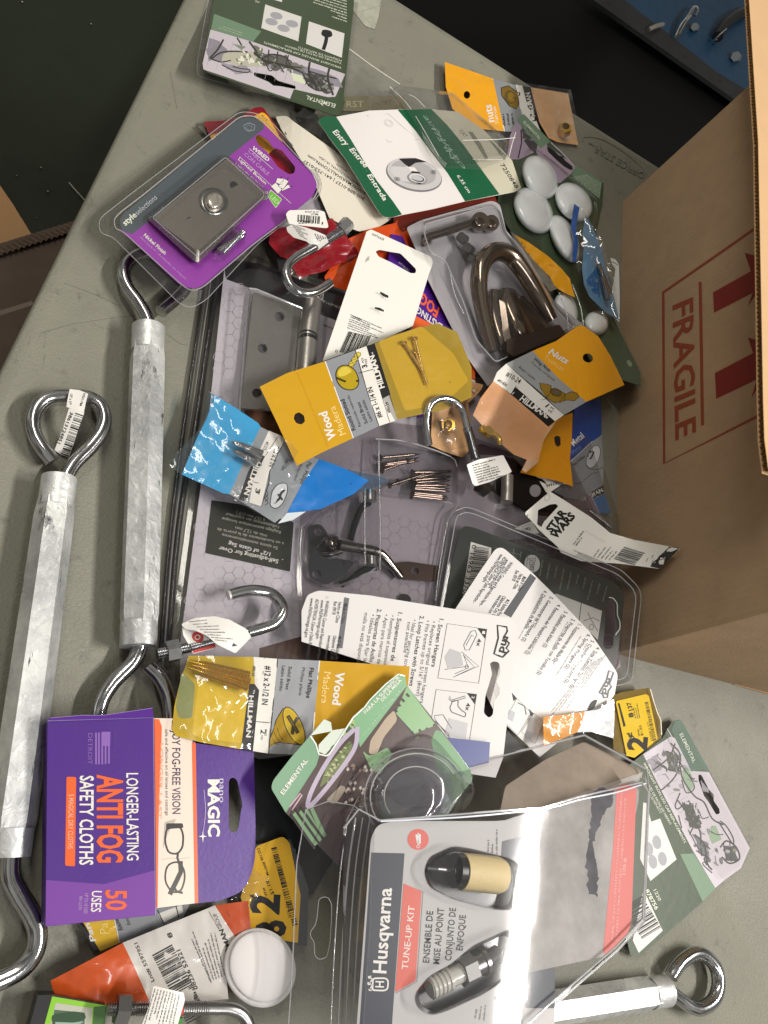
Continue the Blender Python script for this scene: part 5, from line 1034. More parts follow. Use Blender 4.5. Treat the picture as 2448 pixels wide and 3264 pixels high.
g.text(INK, '#10-24', (645, 1238), (735, 1295), 34, bold=.01, L=2); g.text(INK, '491436', (588, 1275), (650, 1312), 20, bold=.02, it=.2, L=2); g.text(INK, '1', (905, 1445), (925, 1455), 28, L=2, it=.2); g.text(INK, 'PC', (940, 1455), (965, 1470), 14, L=2); g.text(INK, 'PZ', (925, 1475), (952, 1488), 14, L=2)
WN = M('b08d35', .35, .4, name='brass_print')
for p in ('870,1288 935,1300 950,1310 935,1360 915,1385 880,1330', '915,1385 950,1325 1000,1335 1040,1360 1035,1400 970,1420', '1035,1365 1080,1345 1120,1355 1132,1380 1100,1405 1050,1400 1000,1418 1020,1385'): g.poly(WN, rnd(p, 6), L=2); g.stroke(INK, rnd(p, 6), 3, L=2.5, closed=True)
g.poly(M('8a6f2b', .3, .5), ell(978, 1350, 38, 24, 20, 18), L=3); g.stroke(INK, ell(978, 1350, 38, 24, 20, 18), 3, L=3.4, closed=True); g.poly(GREYINK, ell(978, 1350, 20, 12, 20, 14), L=3.6)
t.part('bag', g, smooth=True, ang=60)
g = G('E'); g.tube(BRASS, [(520, 1620, 50), (540, 1600, 56)], 70, k=1, n=14); g.tube(BRASS, [(520, 1605, 52), (480, 1600, 56), (500, 1580, 54)], 34, k=3, n=10); g.tube(BRASS, [(560, 1620, 52), (600, 1650, 54), (605, 1690, 50)], 40, k=3, n=10); t.part('wing_nut', g, smooth=True)
g = G('E', z=[(450, 1480, 52), (700, 1700, 52), (540, 1610, 66), (800, 1860, 38), (900, 1600, 52), (560, 1290, 58)], wr=1.6, seed=44, cell=12, wf=60); g.poly(FILM2, '560,1290 690,1375 920,1585 860,1780 790,1880 700,1780 560,1660 430,1510', L=0); t.part('clear_front', g, smooth=True, ang=60)
t.done()

# ---------------------------------------------------------------- yellow Wood bag (slotted screws)
t = Thing('parts_bag', 'yellow wood screw bag with a slotted screw picture, lying across the hinge', 'bag')
zc = [(680, 690, 44), (930, 1210, 42), (1120, 520, 50), (1300, 1030, 48), (1450, 400, 50), (1570, 920, 48), (1850, 250, 46), (2000, 850, 44)]
g = G('F', z=zc, wr=.7, seed=51, cell=12, wf=130)
YB = M('cb9a06', .42, coat=.2, bump=.15, bs=60, name='yellow_film')
g.poly(YB, '680,690 860,600 1112,522 1190,740 1298,1030 1100,1120 925,1212 800,940', L=0, th=.2, holes=[rnd('912,870 940,858 972,880 980,920 955,940 920,930 905,900', 8)])
g.poly(M('8f9197', .4, coat=.6, bump=.2, bs=60, name='grey_film'), '1112,522 1312,448 1390,720 1468,950 1298,1030 1190,740', L=0, th=.2); g.poly(PKW, '1312,448 1385,422 1465,680 1575,915 1468,950 1390,720', L=0, th=.2); g.poly(INK, '1385,422 1440,405 1545,740 1490,770', L=.5)
g.poly(M('a9a6a0', .4, coat=.5), '1490,765 1535,745 1590,905 1575,915', L=.3)
g.poly(M('a78a18', .35, coat=.8, bump=.3, bs=40, name='yellow_film'), '1440,405 1560,350 1850,270 1985,330 2080,560 2080,760 1900,840 1590,905 1540,740', L=0, th=.2); g.poly(M('cba31c', .35, coat=.8, bump=.3, name='yellow_film'), rnd('1465,390 1750,290 1960,470 2060,650 1900,800 1640,850', 20), L=.6)
g.stroke(PKW, '1112,522 1190,740 1298,1030', 7, L=2); g.stroke(INK, '1335,600 1430,575', 4, L=2); g.stroke(INK, '1312,448 1390,720 1468,950', 4, L=2); g.stroke(GREYINK, '1490,765 1540,925', 3, L=2)
g.text(PKW, 'Wood', (1185, 1030), (1120, 850), 56, bold=.035, L=2, up=(-1, .3) if False else None); g.text(M('f4d386', .4), 'Madera', (1250, 1000), (1175, 815), 46, bold=0, L=2)
g.text(INK, 'Round Slotted', (1315, 975), (1238, 770), 28, bold=.02, L=2); g.text(INK, 'Ranurado redondo', (1350, 950), (1270, 745), 17, bold=0, L=2); g.text(INK, 'Solid Brass', (1395, 930), (1340, 790), 22, bold=.01, L=2); g.text(INK, 'Latón sólido', (1425, 915), (1370, 775), 20, bold=.005, L=2)
g.text(INK, '#6 x 1-1/4 IN', (1490, 890), (1420, 690), 34, bold=.02, L=2); g.text(INK, '3', (1392, 560), (1385, 540), 34, bold=.03, L=2); g.text(INK, 'PCS', (1370, 530), (1362, 500), 13, L=2, bold=.01); g.text(INK, 'PZS', (1392, 535), (1385, 505), 13, L=2, bold=.01); g.text(INK, '490124', (1548, 860), (1525, 790), 22, bold=.02, L=2)
g.text(PKW, 'HILLMAN', (1505, 695), (1435, 480), 38, bold=.035, L=2); g.text(PKW, 'TM', (1432, 478), (1427, 462), 9, L=2)
SB = M('b49a1c', .3, coat=.5, name='brass_print'); SY = M('d9c24a', .3, coat=.5, name='brass_print')
for k in range(4): e = ell(1275 + k * 17, 560 - k * 26, 34 - k * 3, 16, -40, 16); g.poly(SY, e, L=2 + k * .1); g.stroke(INK, e, 3, L=2.3 + k * .1, closed=True)
e = rnd('1180,600 1205,555 1260,545 1310,580 1335,640 1330,690 1290,715 1230,705 1190,660', 26); g.poly(SB, e, L=3); g.poly(SY, rnd('1195,590 1225,560 1265,560 1290,590 1240,620 1200,625', 14), L=3.2); g.stroke(INK, e, 6, L=3.6, closed=True); g.stroke(M('3b3212', .4), '1185,632 1240,655 1330,652', 14, L=3.6)
for k in range(34): g.stroke(M('b98208', .3), [(925 + k * 6, 600 + k * 14.5), (935 + k * 6, 604 + k * 14.5)], 3, L=2)
t.part('bag', g, smooth=True, ang=60)
for a, b in (((1170, 1600), (1260, 1970)), ((1075, 1640), (1240, 1900)), ((1170, 1720), (1280, 2010))):
    g = G('D'); g.tube(M('e8bf62', .3, .8, name='brass'), [(a[0], a[1], 52), (b[0], b[1], 50)], 26, k=1, th=1.2, n=9); g.dome(BRASS, a[0], a[1], 26, 20, 0, 51, 4, 14, 5); t.part('brass_screw', g, smooth=True, ang=50)
g = G('F', z=[(1465, 390, 51), (1800, 280, 54), (2080, 560, 50), (2080, 780, 48), (1600, 900, 49), (1850, 550, 62)], wr=1.5, seed=52, cell=12, wf=70); g.poly(FILM2, '1440,405 1560,345 1850,250 1990,330 2080,560 2090,760 1900,845 1590,905 1540,740', L=0); t.part('clear_front', g, smooth=True, ang=60)
t.done()

# ---------------------------------------------------------------- blue bag
t = Thing('parts_bag', 'crinkled bright blue screw bag tucked under the yellow wood screw bag', 'bag')
SKY = M('2f9fd6', .3, coat=1, bump=.6, bs=30, name='blue_film'); DBL = M('0f6fbe', .35, coat=.8, bump=.25, bs=30, name='blue_film')
zc = [(350, 720, 30), (80, 1210, 24), (690, 950, 34), (480, 1400, 30), (850, 1080, 34), (640, 1480, 34), (1100, 1170, 34), (820, 1590, 32), (1450, 1320, 36)]
g = G('F', z=zc, wr=1.2, seed=61, cell=12, wf=80)
g.poly(clear((.35, .62, .75), r=.1, bump=.8, bs=50, haze=.05, name='blue_clear_film'), '340,715 390,750 330,900 250,1060 165,1270 80,1215 130,1130 290,960 320,900', L=0)
g.poly(SKY, '380,745 520,830 670,930 685,955 600,1130 480,1400 440,1395 165,1270 260,1040 330,900', L=0, th=.15)
g.poly(M('8e9298', .35, coat=.8, bump=.5, name='grey_film'), '685,955 850,1040 860,1090 1070,1170 960,1330 860,1520 780,1590 640,1500 480,1400 600,1130', L=0, th=.15)
g.poly(DBL, '1068,1165 1240,1230 1400,1310 1300,1400 1080,1500 860,1525 960,1330', L=0, th=.15); g.poly(M('cfd6da', .35, coat=.6), '860,1525 985,1515 900,1570 800,1595', L=0, th=.15); g.poly(clear((.3, .55, .8), r=.1, bump=.8, bs=50, haze=.04, name='blue_clear_film'), '1240,1232 1500,1290 1540,1310 1480,1340 1300,1400', L=-1)
g.poly(INK, '665,1130 715,1150 640,1300 590,1450 540,1435 600,1260', L=1); g.poly(PKW, '740,980 860,1030 800,1130 740,1260 690,1480 610,1455 640,1300 715,1150 670,1130', L=1); g.stroke(INK, '860,1030 800,1130 745,1250 740,1330 690,1480', 5, L=2); g.stroke(INK, '640,1320 740,1345', 4, L=2); g.stroke(INK, '800,1020 715,1150', 3, L=2)
g.text(PKW, 'HILLMAN', (655, 1180), (575, 1400), 34, bold=.035, L=2.4); g.text(INK, '#12 x 2 IN', (785, 1080), (738, 1215), 34, bold=.01, L=2.4); g.text(INK, '491215', (722, 1050), (700, 1105), 22, bold=.01, L=2.4); g.text(INK, '3', (655, 1360), (650, 1395), 30, bold=.02, L=2.4); g.text(INK, 'PCS', (672, 1372), (666, 1402), 13, L=2.4)
g.text(INK, 'Flat Phillips', (1000, 1185), (945, 1330), 26, bold=.01, L=2.4); g.text(INK, 'Zinc / Zinc', (860, 1160), (820, 1240), 24, bold=.01, L=2.4); g.text(INK, 'Phillips plano', (945, 1200), (905, 1310), 17, bold=0, L=2.4)
e = rnd('760,1380 800,1330 860,1325 865,1380 835,1460 790,1500 745,1480', 26); g.poly(M('c9ccd0', .3), e, L=2.4); g.stroke(INK, e, 5, L=2.8, closed=True); g.stroke(INK, '775,1460 810,1430 820,1395 845,1370', 16, L=3); g.stroke(INK, '800,1400 830,1440', 14, L=3.1)
for k in range(3): g.stroke(INK, crv([(720 - k * 4, 1370 + k * 28, 0), (735, 1400 + k * 28, 0), (715, 1425 + k * 24, 0)], 4), 4, L=2.6)
t.part('bag', g, smooth=True, ang=60)
for a, b in (((495, 1055), (700, 1130)), ((500, 1110), (660, 1200)), ((560, 1080), (690, 1170))):
    g = G('F'); g.tube(ZINC, [(a[0], a[1], 38), (b[0], b[1], 40)], 48, k=1, th=1.5, n=12, taper=lambda u: min(1, .25 + u * 4)); t.part('screw', g, smooth=True, ang=50)
g = G('F', z=[(340, 715, 33), (80, 1210, 27), (640, 1000, 47), (480, 1400, 34), (780, 1590, 36), (1000, 1250, 40), (1150, 1180, 37)], wr=2.6, seed=62, cell=12, wf=70); g.poly(FILM2, '380,745 690,950 850,1040 1080,1165 960,1340 860,1525 780,1590 440,1400 165,1270 260,1040', L=0); t.part('clear_front', g, smooth=True, ang=60)
t.done()

# ---------------------------------------------------------------- printed card, black title
t = Thing('product_card', 'curved white card with bold black title and hang slot near the cardboard box', 'card')
zc = [(830, 680, 40), (690, 800, 36), (1190, 920, 36), (1040, 1080, 36), (1330, 960, 52), (1590, 1010, 102), (1500, 1130, 82), (1250, 1100, 46), (950, 850, 40)]
g = G('G', z=zc, cell=20)
hole = rnd('765,785 835,752 870,748 885,762 850,800 800,855 785,885 760,870', 6)
g.poly(WB, rnd('835,675 940,740 1080,830 1190,920 1330,960 1600,1010 1480,1130 1250,1100 1020,1085 900,1035 880,1000 770,900 720,840 682,805', [10, 0, 0, 0, 0, 6, 6, 0, 0, 0, 0, 0, 0, 20]), L=0, th=.4, holes=[hole]); g.poly(BKI, '1535,1000 1600,1008 1480,1130 1415,1115', L=1)
g.text(INK, 'STAR', (842, 922), (935, 800), 44, bold=.05, L=2); g.text(INK, 'WARS', (868, 958), (985, 822), 44, bold=.05, L=2)
for k in range(2): g.para(GREYINK, (975 + k * 14, 990 + k * 8), (1040 + k * 10, 905 + k * 8), 9, L=2, seed=k); 
for k in range(5): g.para(GREYINK, (1095 + k * 22, 1062 + k * 5), (1150 + k * 26, 985 + k * 5), 9, L=2, seed=k + 4)
g.bars(GREYINK, (1210, 1080), (1290, 1000), 105, 16, L=2, seed=6) if False else g.bars(GREYINK, (1270, 1000), (1205, 1075), 130, 14, L=2, up=(1, .3))
for k in range(4): g.para(GREYINK, (1400 + k * 16, 1090 + k * 3), (1440 + k * 18, 1030 + k * 3), 7, L=2, seed=k + 14)
g.text(PKW, 'XX', (0, 0), (1, 1), 1) if False else g.para(PKW, (1460, 1105), (1550, 1040), 9, L=2)
g.stroke(M('b9b7ae', .5), '1040,905 1160,975', 1.5, L=2); g.stroke(M('b5b3ab', .5), ell(818, 712, 14, 20, 30, 14), 3, L=2, closed=True); g.para(GREYINK, (700, 830), (715, 800), 8, L=2)
t.part('card', g, smooth=True); t.done()

# ---------------------------------------------------------------- second clamshell, dark card
t = Thing('hardware_clamshell', 'clear clamshell with dark green card and hang slot, right of the white cards', 'clamshell')
DG2 = M('30352f', .4, coat=.4, name='dark_card')
zc = [(500, 140, 20), (1560, 520, 52), (400, 620, 20), (1500, 1060, 40)]
g = G('J', z=zc)
hs = rnd('1350,575 1385,570 1405,600 1405,675 1420,700 1420,745 1395,765 1390,850 1360,870 1330,850 1345,700', 16)
g.poly(DG2, rnd('500,140 560,145 1400,470 1460,540 1410,970 1300,1020 400,640 430,400', [40, 30, 40, 50, 40, 0, 30, 0]), L=0, th=.5, holes=[hs]); g.poly(PKW, '555,235 675,270 670,330 600,420 540,530 510,600 505,540', L=1)
g.bars(INK, (660, 295), (620, 400), 90, 16, L=2, up=(-1, -.3)) if False else g.bars(INK, (575, 262), (540, 500), 88, 30, L=2, up=(1, .12), seed=2)
g.text(INK, '0 16963 33706', (562, 250), (500, 560), 26, bold=.01, L=2.4)
g.poly(M('b9b8b4', .5), ell(915, 362, 45, 52, -10, 24), L=1); g.text(INK, '21CN03', (895, 330), (900, 400), 26, bold=.01, L=2)
for k in range(14): g.para(M('71766d', .5), (1350 - k * 42, 495 - k * 17), (1320 - k * 42, 600 - k * 10), 9, L=1.5, seed=k, fill=.6)
for k in range(3): g.para(M('6d726a', .5), (690 + k * 26, 270 + k * 12), (900 - k * 10, 330 + k * 26), 7, L=1.5, seed=k + 40)
g.poly(M('bdbab2', .5), '1030,545 1060,540 1325,640 1300,810 1100,620', L=1); g.stroke(INK, '1203,590 1190,700', 4, L=2); g.stroke(GREYINK, '1240,650 1265,700 1300,760', 4, L=2); g.stroke(GREYINK, '1215,700 1270,680 1310,700', 4, L=2); g.stroke(GREYINK, ell(1262, 735, 12, 16), 3, L=2, closed=True)
t.part('backing_card', g)
f = (lambda f_: (lambda dz: (lambda x, y: f_(x, y) + dz)))(g.zb)
g = G('J'); o1 = rnd('440,60 520,30 570,40 1440,400 1560,520 1500,1060 1400,1080 340,650', [40, 20, 30, 40, 60, 40, 20, 20]); o2 = rnd('470,80 525,60 575,70 1420,425 1530,530 1470,1035 1390,1050 370,640', [40, 20, 30, 40, 60, 40, 20, 20]); o3 = rnd('485,110 530,95 580,105 1400,450 1490,540 1440,1010 1380,1020 390,630', [40, 20, 30, 40, 60, 40, 20, 20])
g.loft(CLEARG, [(o1, f(-10)), (o1, f(-6)), (o2, f(-5)), (o2, f(2)), (o3, f(3))], cap=True)
for o_, z_ in ((o1, -5), (o2, 2.4)): g.tube(EDGE, [(p[0], p[1], f(z_)(*g.S(p))) for p in o_ + o_[:1]], 7, k=1, n=6)
hs2 = rnd('1350,560 1388,562 1415,595 1415,670 1430,700 1430,750 1405,775 1400,860 1365,885 1325,860 1335,700', 16); g.tube(M('c9cfc6', .2, coat=1, name='fold_highlight'), [(p[0], p[1], f(3.4)(*g.S(p))) for p in hs2[4:34]], 7, k=1, n=6)  # pale line round the slot is a painted highlight
t.part('clear_clamshell', g, smooth=True, ang=50)
t.done()

# ---------------------------------------------------------------- two white instruction cards
def mdlogo(g, m, p, a):                        # house outline and lettering
    g.stroke(m, p, 10, L=3, closed=True); g.text(m, 'md', a[0], a[1], a[2], bold=.03, L=3)
WC2 = M('dddad8', .42, coat=.12, bump=.08, bs=30, name='card')
t = Thing('instruction_card', 'slanted white instruction card, its upper corner over the dark clamshell', 'card')
zc = [(720, 270, 44), (1410, 1050, 50), (420, 700, 34), (900, 1460, 36), (1100, 800, 52)]
g = G('J', z=zc, cell=30)
g.poly(WC2, rnd('700,275 740,265 920,420 1060,560 1250,760 1420,1010 1400,1130 1350,1200 1200,1300 960,1500 700,1250 430,680 600,420', [20, 30, 0, 0, 0, 30, 0, 30, 0, 0, 0, 0, 0]), L=0, th=.4)
g.poly(GREYINK, '905,420 938,448 790,680 745,655', L=1)
for k, (s_, a, b) in enumerate((('WARNING: Cancer and Reproductive Harm -', (785, 350), (598, 610)), ('www.P65Warnings.ca.gov.', (762, 335), (655, 505)), ('ADVERTENCIA: Cáncer y Daño Reproductivo -', (748, 320), (562, 590)), ('www.P65Warnings.ca.gov.', (728, 305), (620, 470)), ('Made in China', (862, 435), (830, 520)), ('Hecho en China.', (842, 420), (800, 510)), ('Rev 09/18', (818, 400), (795, 460)), ('M-D Building Products', (765, 570), (690, 690)), ('Oklahoma City, OK', (742, 550), (670, 680)), ('www.mdteam.com', (722, 545), (655, 650)))):
    g.text(INK, s_, a, b, 22, bold=.012, L=2, up=(1, .45))
for s_, a, b in (('6. Destalcadores de Muelle', (985, 520), (870, 740)), ('5. Conectores de Travesaño (2)', (1020, 555), (850, 815)), ('4. Resortes de Tensión Laterales (2)', (1065, 600), (870, 890)), ('3. Pestañas para Halar (2)', (1105, 640), (975, 850)), ('2. Picaportes de Anillo con Tornillos (2)', (1148, 685), (940, 1010)), ('1. Suspensores de Malla (2)', (1185, 715), (1035, 935)), ('6. Spring Plungers (2)', (1240, 775), (1105, 975)), ('5. Crossbar Connectors (2)', (1262, 810), (1100, 1060)), ('4. Side Tension Springs (2)', (1295, 850), (1130, 1090))):
    g.text(M('3b3b3d', .5), s_, a, b, 22, bold=.01, L=2, up=(1, .5))
for k in range(9): g.para(M('9a9a9e', .5), (970 + k * 38, 535 + k * 42), (820 + k * 36, 830 + k * 36), 8, L=2, seed=k, up=(1, .5))
for k in range(5): g.para(M('9a9a9e', .5), (1340 - k * 20, 900 + k * 10), (1100 - k * 30, 1230 + k * 14), 9, L=2, seed=k + 20, up=(1, .5))
mdlogo(g, M('5b5b60', .5), '1365,992 1392,1003 1368,1070 1380,1085 1362,1110 1356,1148 1335,1150 1328,1130 1308,1122 1350,1050', ((1352, 1030), (1322, 1125), 34))
g.poly(INK, '770,1345 880,1460 730,1480 745,1400', L=2.2); g.poly(INK, '795,1120 825,1155 805,1170', L=2.2); g.poly(INK, '895,1215 925,1245 905,1260', L=2.2)
g.stroke(GREYINK, '825,1155 910,1240 830,1370 750,1290', 2.5, L=2, closed=True); g.stroke(GREYINK, '925,1240 985,1300 930,1420 850,1350', 2.5, L=2, closed=True); g.poly(M('b9b9bd', .5), '775,1220 815,1235 800,1290 765,1270', L=2); g.poly(M('c5c5c9', .5), '880,1340 920,1360 905,1400 870,1385', L=2); g.stroke(GREYINK, '830,1180 870,1200 880,1250', 6, L=2)
g.poly(INK, rnd('1285,1160 1298,1165 1280,1210 1240,1235 1238,1215 1260,1175', 8), L=2.2)
t.part('card', g, smooth=True); t.done()

t = Thing('instruction_card', 'upright white instruction card with house logo, drawings and hang slot, centre of the heap', 'card')
zc = [(340, 780, 44), (2150, 1150, 50), (310, 1260, 44), (2050, 2000, 48)]
g = G('J', z=[(-300, 570, 36), (810, 690, 52), (-320, 900, 34), (750, 1500, 50), (200, 900, 42)], cell=40)
hs = rnd('665,945 695,935 722,945 728,1000 700,1060 722,1090 722,1130 690,1170 685,1250 660,1270 630,1240 640,1140 680,1010', 14)
g.poly(WC2, rnd('-440,640 -405,545 -340,520 -30,550 0,556 400,620 790,682 822,720 800,1000 745,1500 700,1620 300,1560 150,1400 0,960 -440,820', [0, 20, 20, 0, 0, 0, 30, 20, 0, 0, 0, 0, 0, 0, 0]), L=0, th=.4, holes=[hs])
g.poly(M('6b6a70', .5), '-190,560 -160,566 -200,860 -232,858', L=1)
gi = G('I', z=g, cell=40)
for s_, a, b, h_ in (('WARNING: Cancer and Reproductive Harm', (1118, 858), (1055, 1250), 23), ('www.P65Warnings.ca.gov.', (1085, 855), (1050, 1115), 23), ('ADVERTENCIA: Cáncer y Daño Reproductivo', (1050, 848), (985, 1250), 23), ('www.P65Warnings.ca.gov.', (1016, 842), (975, 1105), 23), ('Made in China', (1238, 878), (1215, 1010), 23), ('Hecho en China', (1200, 868), (1180, 1005), 23), ('Rev 09/18', (1170, 865), (1158, 950), 23), ('M-D Building Pr', (1200, 1095), (1172, 1250), 23), ('Oklahoma City, OK', (1165, 1090), (1145, 1250), 23), ('www.mdteam.com', (1132, 1088), (1105, 1250), 23)): gi.text(INK, s_, a, b, h_, bold=.012, L=2)
gi.stroke(GREYINK, '1118,830 1135,838 1120,848', 2, L=2, closed=True)
for s_, a, b, h_, bo in (('1. Screen Hangers', (370, 685), (322, 968), 25, .015), ('• Replaces original screen hangers', (328, 700), (255, 1180), 23, 0), ('• Fits frames up to 5/16" (8mm)', (292, 695), (232, 1140), 23, 0), ('2. Loop Latches with Screws', (255, 668), (192, 1080), 25, .015), ('• Ideal for securing screens', (215, 690), (150, 1010), 23, 0), ('not available', (182, 705), (158, 885), 23, 0), ('1. Suspensores de', (128, 648), (82, 935), 25, .015), ('• Reemplaza el suspensor', (85, 665), (40, 960), 23, 0), ('• Apto para marcos de', (48, 660), (2, 950), 23, 0), ('2. Picaportes de Anillo', (5, 628), (-42, 940), 25, .015), ('• Ideales para fijar las', (-30, 660), (-80, 950), 23, 0), ('malla no está disponible', (-70, 650), (-120, 960), 23, 0)): g.text(M('3a3a3c', .5), s_, a, b, h_, bold=bo, L=2)
for p in ('415,715 648,748 600,1065 360,1035', '350,1102 588,1130 540,1440 300,1420'): g.stroke(INK, p, 3, L=2, closed=True)
g.poly(INK, '592,742 648,748 640,808', L=2.5); g.text(PKW, '1', (622, 758), (620, 775), 16, L=3); g.poly(INK, '532,1124 588,1130 578,1190', L=2.5); g.text(PKW, '2', (560, 1140), (558, 1155), 16, L=3); g.text(INK, '4x', (592, 802), (588, 848), 24, L=3, bold=.01); g.text(INK, '4x', (528, 1180), (522, 1225), 24, L=3, bold=.01)
g.poly(M('b9b7b9', .5), '432,862 495,885 510,960 420,985 400,910', L=2); g.stroke(GREYINK, '512,840 555,760 580,755 590,780 545,870 520,870', 4, L=2, closed=True); g.stroke(GREYINK, '525,845 560,780 570,790', 3, L=2)
for p in ('500,880 600,965 450,1030', '510,895 540,975 460,1010', '515,905 575,970 470,1020', '400,985 540,965'): g.stroke(GREYINK, p, 3, L=2)
g.stroke(GREYINK, ell(530, 968, 10, 10), 3, L=2, closed=True)
g.stroke(GREYINK, '430,1140 440,1165 520,1140 525,1150 445,1175 425,1160', 4, L=2, closed=True); g.stroke(GREYINK, rnd('445,1170 480,1165 478,1200 500,1225 525,1240 520,1265 495,1255 440,1235 430,1205 440,1190', 8), 5, L=2, closed=True)
g.poly(M('c3c1c3', .5), '425,1270 535,1300 525,1390 400,1370', L=2); g.stroke(GREYINK, '340,1255 390,1250 440,1330 420,1375 345,1280', 4, L=2, closed=True); g.stroke(GREYINK, '345,1290 420,1360 430,1390', 4, L=2)
mdlogo(g, INK, '710,725 765,735 768,760 745,800 780,830 762,860 778,875 740,912 722,905 690,893 715,800', ((748, 785), (718, 880), 42))
t.part('card', g); t.part('back_print', gi, 0); t.done()
# ---------------------------------------------------------------- things under the lower half
t = Thing('product_card', 'black hang card lying flat between the purple cloth box and the tune-up kit', 'card')
BKC = M('16181a', .4, coat=.4, bump=.1, bs=60, name='black_card')
g = G('CC', z=6); g.poly(BKC, rnd('230,430 700,500 900,800 1000,1500 820,1800 700,1800 260,1750', 20), L=0, th=.5, sub=False)
for x in range(5): g.stroke(M('2a2d30', .4), [(315, 600 + x * 24), (560, 622 + x * 24)], 3, L=1)
g.text(PKW, '10 ft', (690, 1480), (672, 1340), 28, bold=0, L=2, up=(1, 0)) if False else g.para(M('8f9496', .4), (655, 1400), (690, 1640), 20, L=1.5, seed=2)
t.part('card', g); t.done()
t = Thing('product_card', 'deep blue card corner below the upright instruction card', 'card')
g = G('L', z=52.2); g.poly(M('1f2f7c', .4, coat=.4, name='blue_card'), '1120,458 1405,490 1398,610 1280,640 1150,660', L=0, th=.4, sub=False); t.part('card', g); t.done()

# orange bag and 2-cent bag right of the cards
t = Thing('parts_bag', 'orange and clear bag end between the slanted instruction card and the yellow price bag', 'bag')
g = G('N', z=[(260, 165, 52), (700, 40, 54), (700, 290, 50), (260, 345, 52)], wr=1.6, seed=71, cell=12, wf=50)
g.poly(M('e0920f', .45, coat=.2, bump=.4, bs=40, name='yellow_film'), '258,165 400,150 515,132 500,200 470,262 380,300 260,345', L=0, th=.2); g.poly(M('cfd1d6', .4, .1, coat=.4, bump=.6, bs=30, name='silver_film'), '515,132 600,120 700,60 702,180 695,300 560,260 470,262 500,200', L=0, th=.2); t.part('bag', g, smooth=True)
g = G('N', z=[(260, 165, 55), (700, 40, 58), (700, 290, 54), (260, 345, 55)], wr=2.5, seed=72, cell=12, wf=40); g.poly(FILM, '270,165 520,128 700,50 705,290 560,260 270,340', L=0); t.part('clear_front', g, smooth=True)
t.done()
t = Thing('parts_bag', 'clear bag with a yellow 2 cent price sticker on the table right of the cards', 'bag')
zc = [(185, 950, 30), (510, 885, 14), (630, 1370, 12), (170, 1480, 34)]
OLV = M('7d6518', .3, coat=.9, bump=.5, bs=40, name='olive_film')
g = G('W', z=zc, wr=1, seed=73, cell=12, wf=60); g.poly(OLV, rnd('160,960 250,925 510,885 560,1000 600,1120 635,1230 632,1370 520,1460 370,1560 170,1480 150,1200', 10), L=0, th=.2); t.part('bag', g, smooth=True)
PY = M('f0c818', .4, coat=.25, name='yellow_sticker')
g = G('W', z=[(a, b, c_ + 2.5) for a, b, c_ in zc]); g.poly(PY, rnd('188,1015 480,945 510,960 595,1380 370,1560 295,1540', [20, 20, 20, 10, 0, 0]), L=0, th=.1)
g.text(INK, '2', (488, 1525), (482, 1372), 178, bold=.04, L=2) if False else g.text(INK, '2', (480, 1500), (492, 1362), 180, bold=.04, L=2); g.text(INK, '¢', (350, 1370), (342, 1312), 52, bold=.03, L=2)
g.text(INK, 'Was', (428, 1350), (410, 1285), 20, bold=.01, L=2); g.text(INK, '$1.50', (455, 1345), (435, 1245), 22, bold=.01, L=2); g.bars(INK, (585, 1410), (500, 1010), 34, 40, L=2, seed=4); g.text(INK, '22458 2 CT', (545, 1400), (505, 1210), 16, bold=0, L=2)
g.poly(INK, rnd('208,1035 225,1033 285,1250 265,1265', 5), L=2); g.text(INK, '8', (365, 1165), (350, 1120), 44, bold=.04, L=2); g.text(INK, '137', (355, 1100), (330, 1020), 40, bold=.03, L=2)
for k in range(3): g.para(INK, (385 + k * 20, 1180), (345 + k * 22, 1000), 10, L=2, seed=k + 3)
t.part('price_sticker', g)
g = G('W', z=[(a, b, c_ + 5) for a, b, c_ in zc], wr=2, seed=75, cell=12, wf=45); g.poly(FILM2, '165,955 510,885 635,1230 632,1370 370,1560 170,1480', L=0); g.stroke(M('f5f2e8', .2, coat=1, name='fold_highlight'), '525,900 555,1010 590,1120 625,1200 632,1340', 8, L=1)  # off-white stroke paints the highlight on the bag's edge
t.part('clear_front', g, smooth=True); t.done()

# ---------------------------------------------------------------- green leg-cap card, lower right
t = Thing('product_card', 'green ELEMENTAL leg cap card with barcode, half under the right side of the tune-up kit', 'card')
zc = [(1080, 180, 10), (1550, 1000, 8), (830, 1660, 8), (700, 700, 12)]
g = G('N', z=zc, cell=40)
hs = rnd('1225,525 1245,530 1290,620 1320,650 1320,690 1355,740 1358,770 1335,775 1290,700 1260,660 1225,560', 8)
g.poly(GCARD, rnd('1060,195 1115,180 1290,500 1545,985 1500,1060 1440,1080 1390,1180 1250,1320 1000,1540 850,1670 800,1650 700,1200 800,460 1000,300', [8, 14, 0, 20, 0, 0, 0, 0, 0, 20, 0, 0, 0, 0]), L=0, th=.5, holes=[hs])
g.poly(PH, '880,400 1050,290 1090,300 1200,505 1290,510 1545,985 1490,1110 1380,1190 1330,1235 1190,1000 1000,640', L=1, holes=[hs])
for k in range(12): g.stroke(M('a79fa9', .4), [(900 + k * 34, 420 + k * 58), (1010 + k * 30, 400 + k * 52)], 3, L=1.2)
g.poly(M('8c8b92', .4), '1290,510 1330,600 1540,980 1500,1040 1400,900 1350,740', L=1.3, holes=[hs]) if False else None
for a_, c_ in (('1020,380 1090,400 1110,520 1040,500', '55544f'), ('1120,700 1200,720 1240,860 1170,850', '45443f'), ('1190,900 1280,960 1300,1080 1230,1010', '6b6a6e'), ('1380,960 1460,990 1470,1070 1390,1060', '4c4b4a'), ('900,430 960,400 1000,480 950,520', '918b94'), ('1250,560 1290,640 1250,640', '8f8a92')): g.poly(M(c_, .45, coat=.3, name='print'), rough(a_, 9, 14, 4), L=1.5)
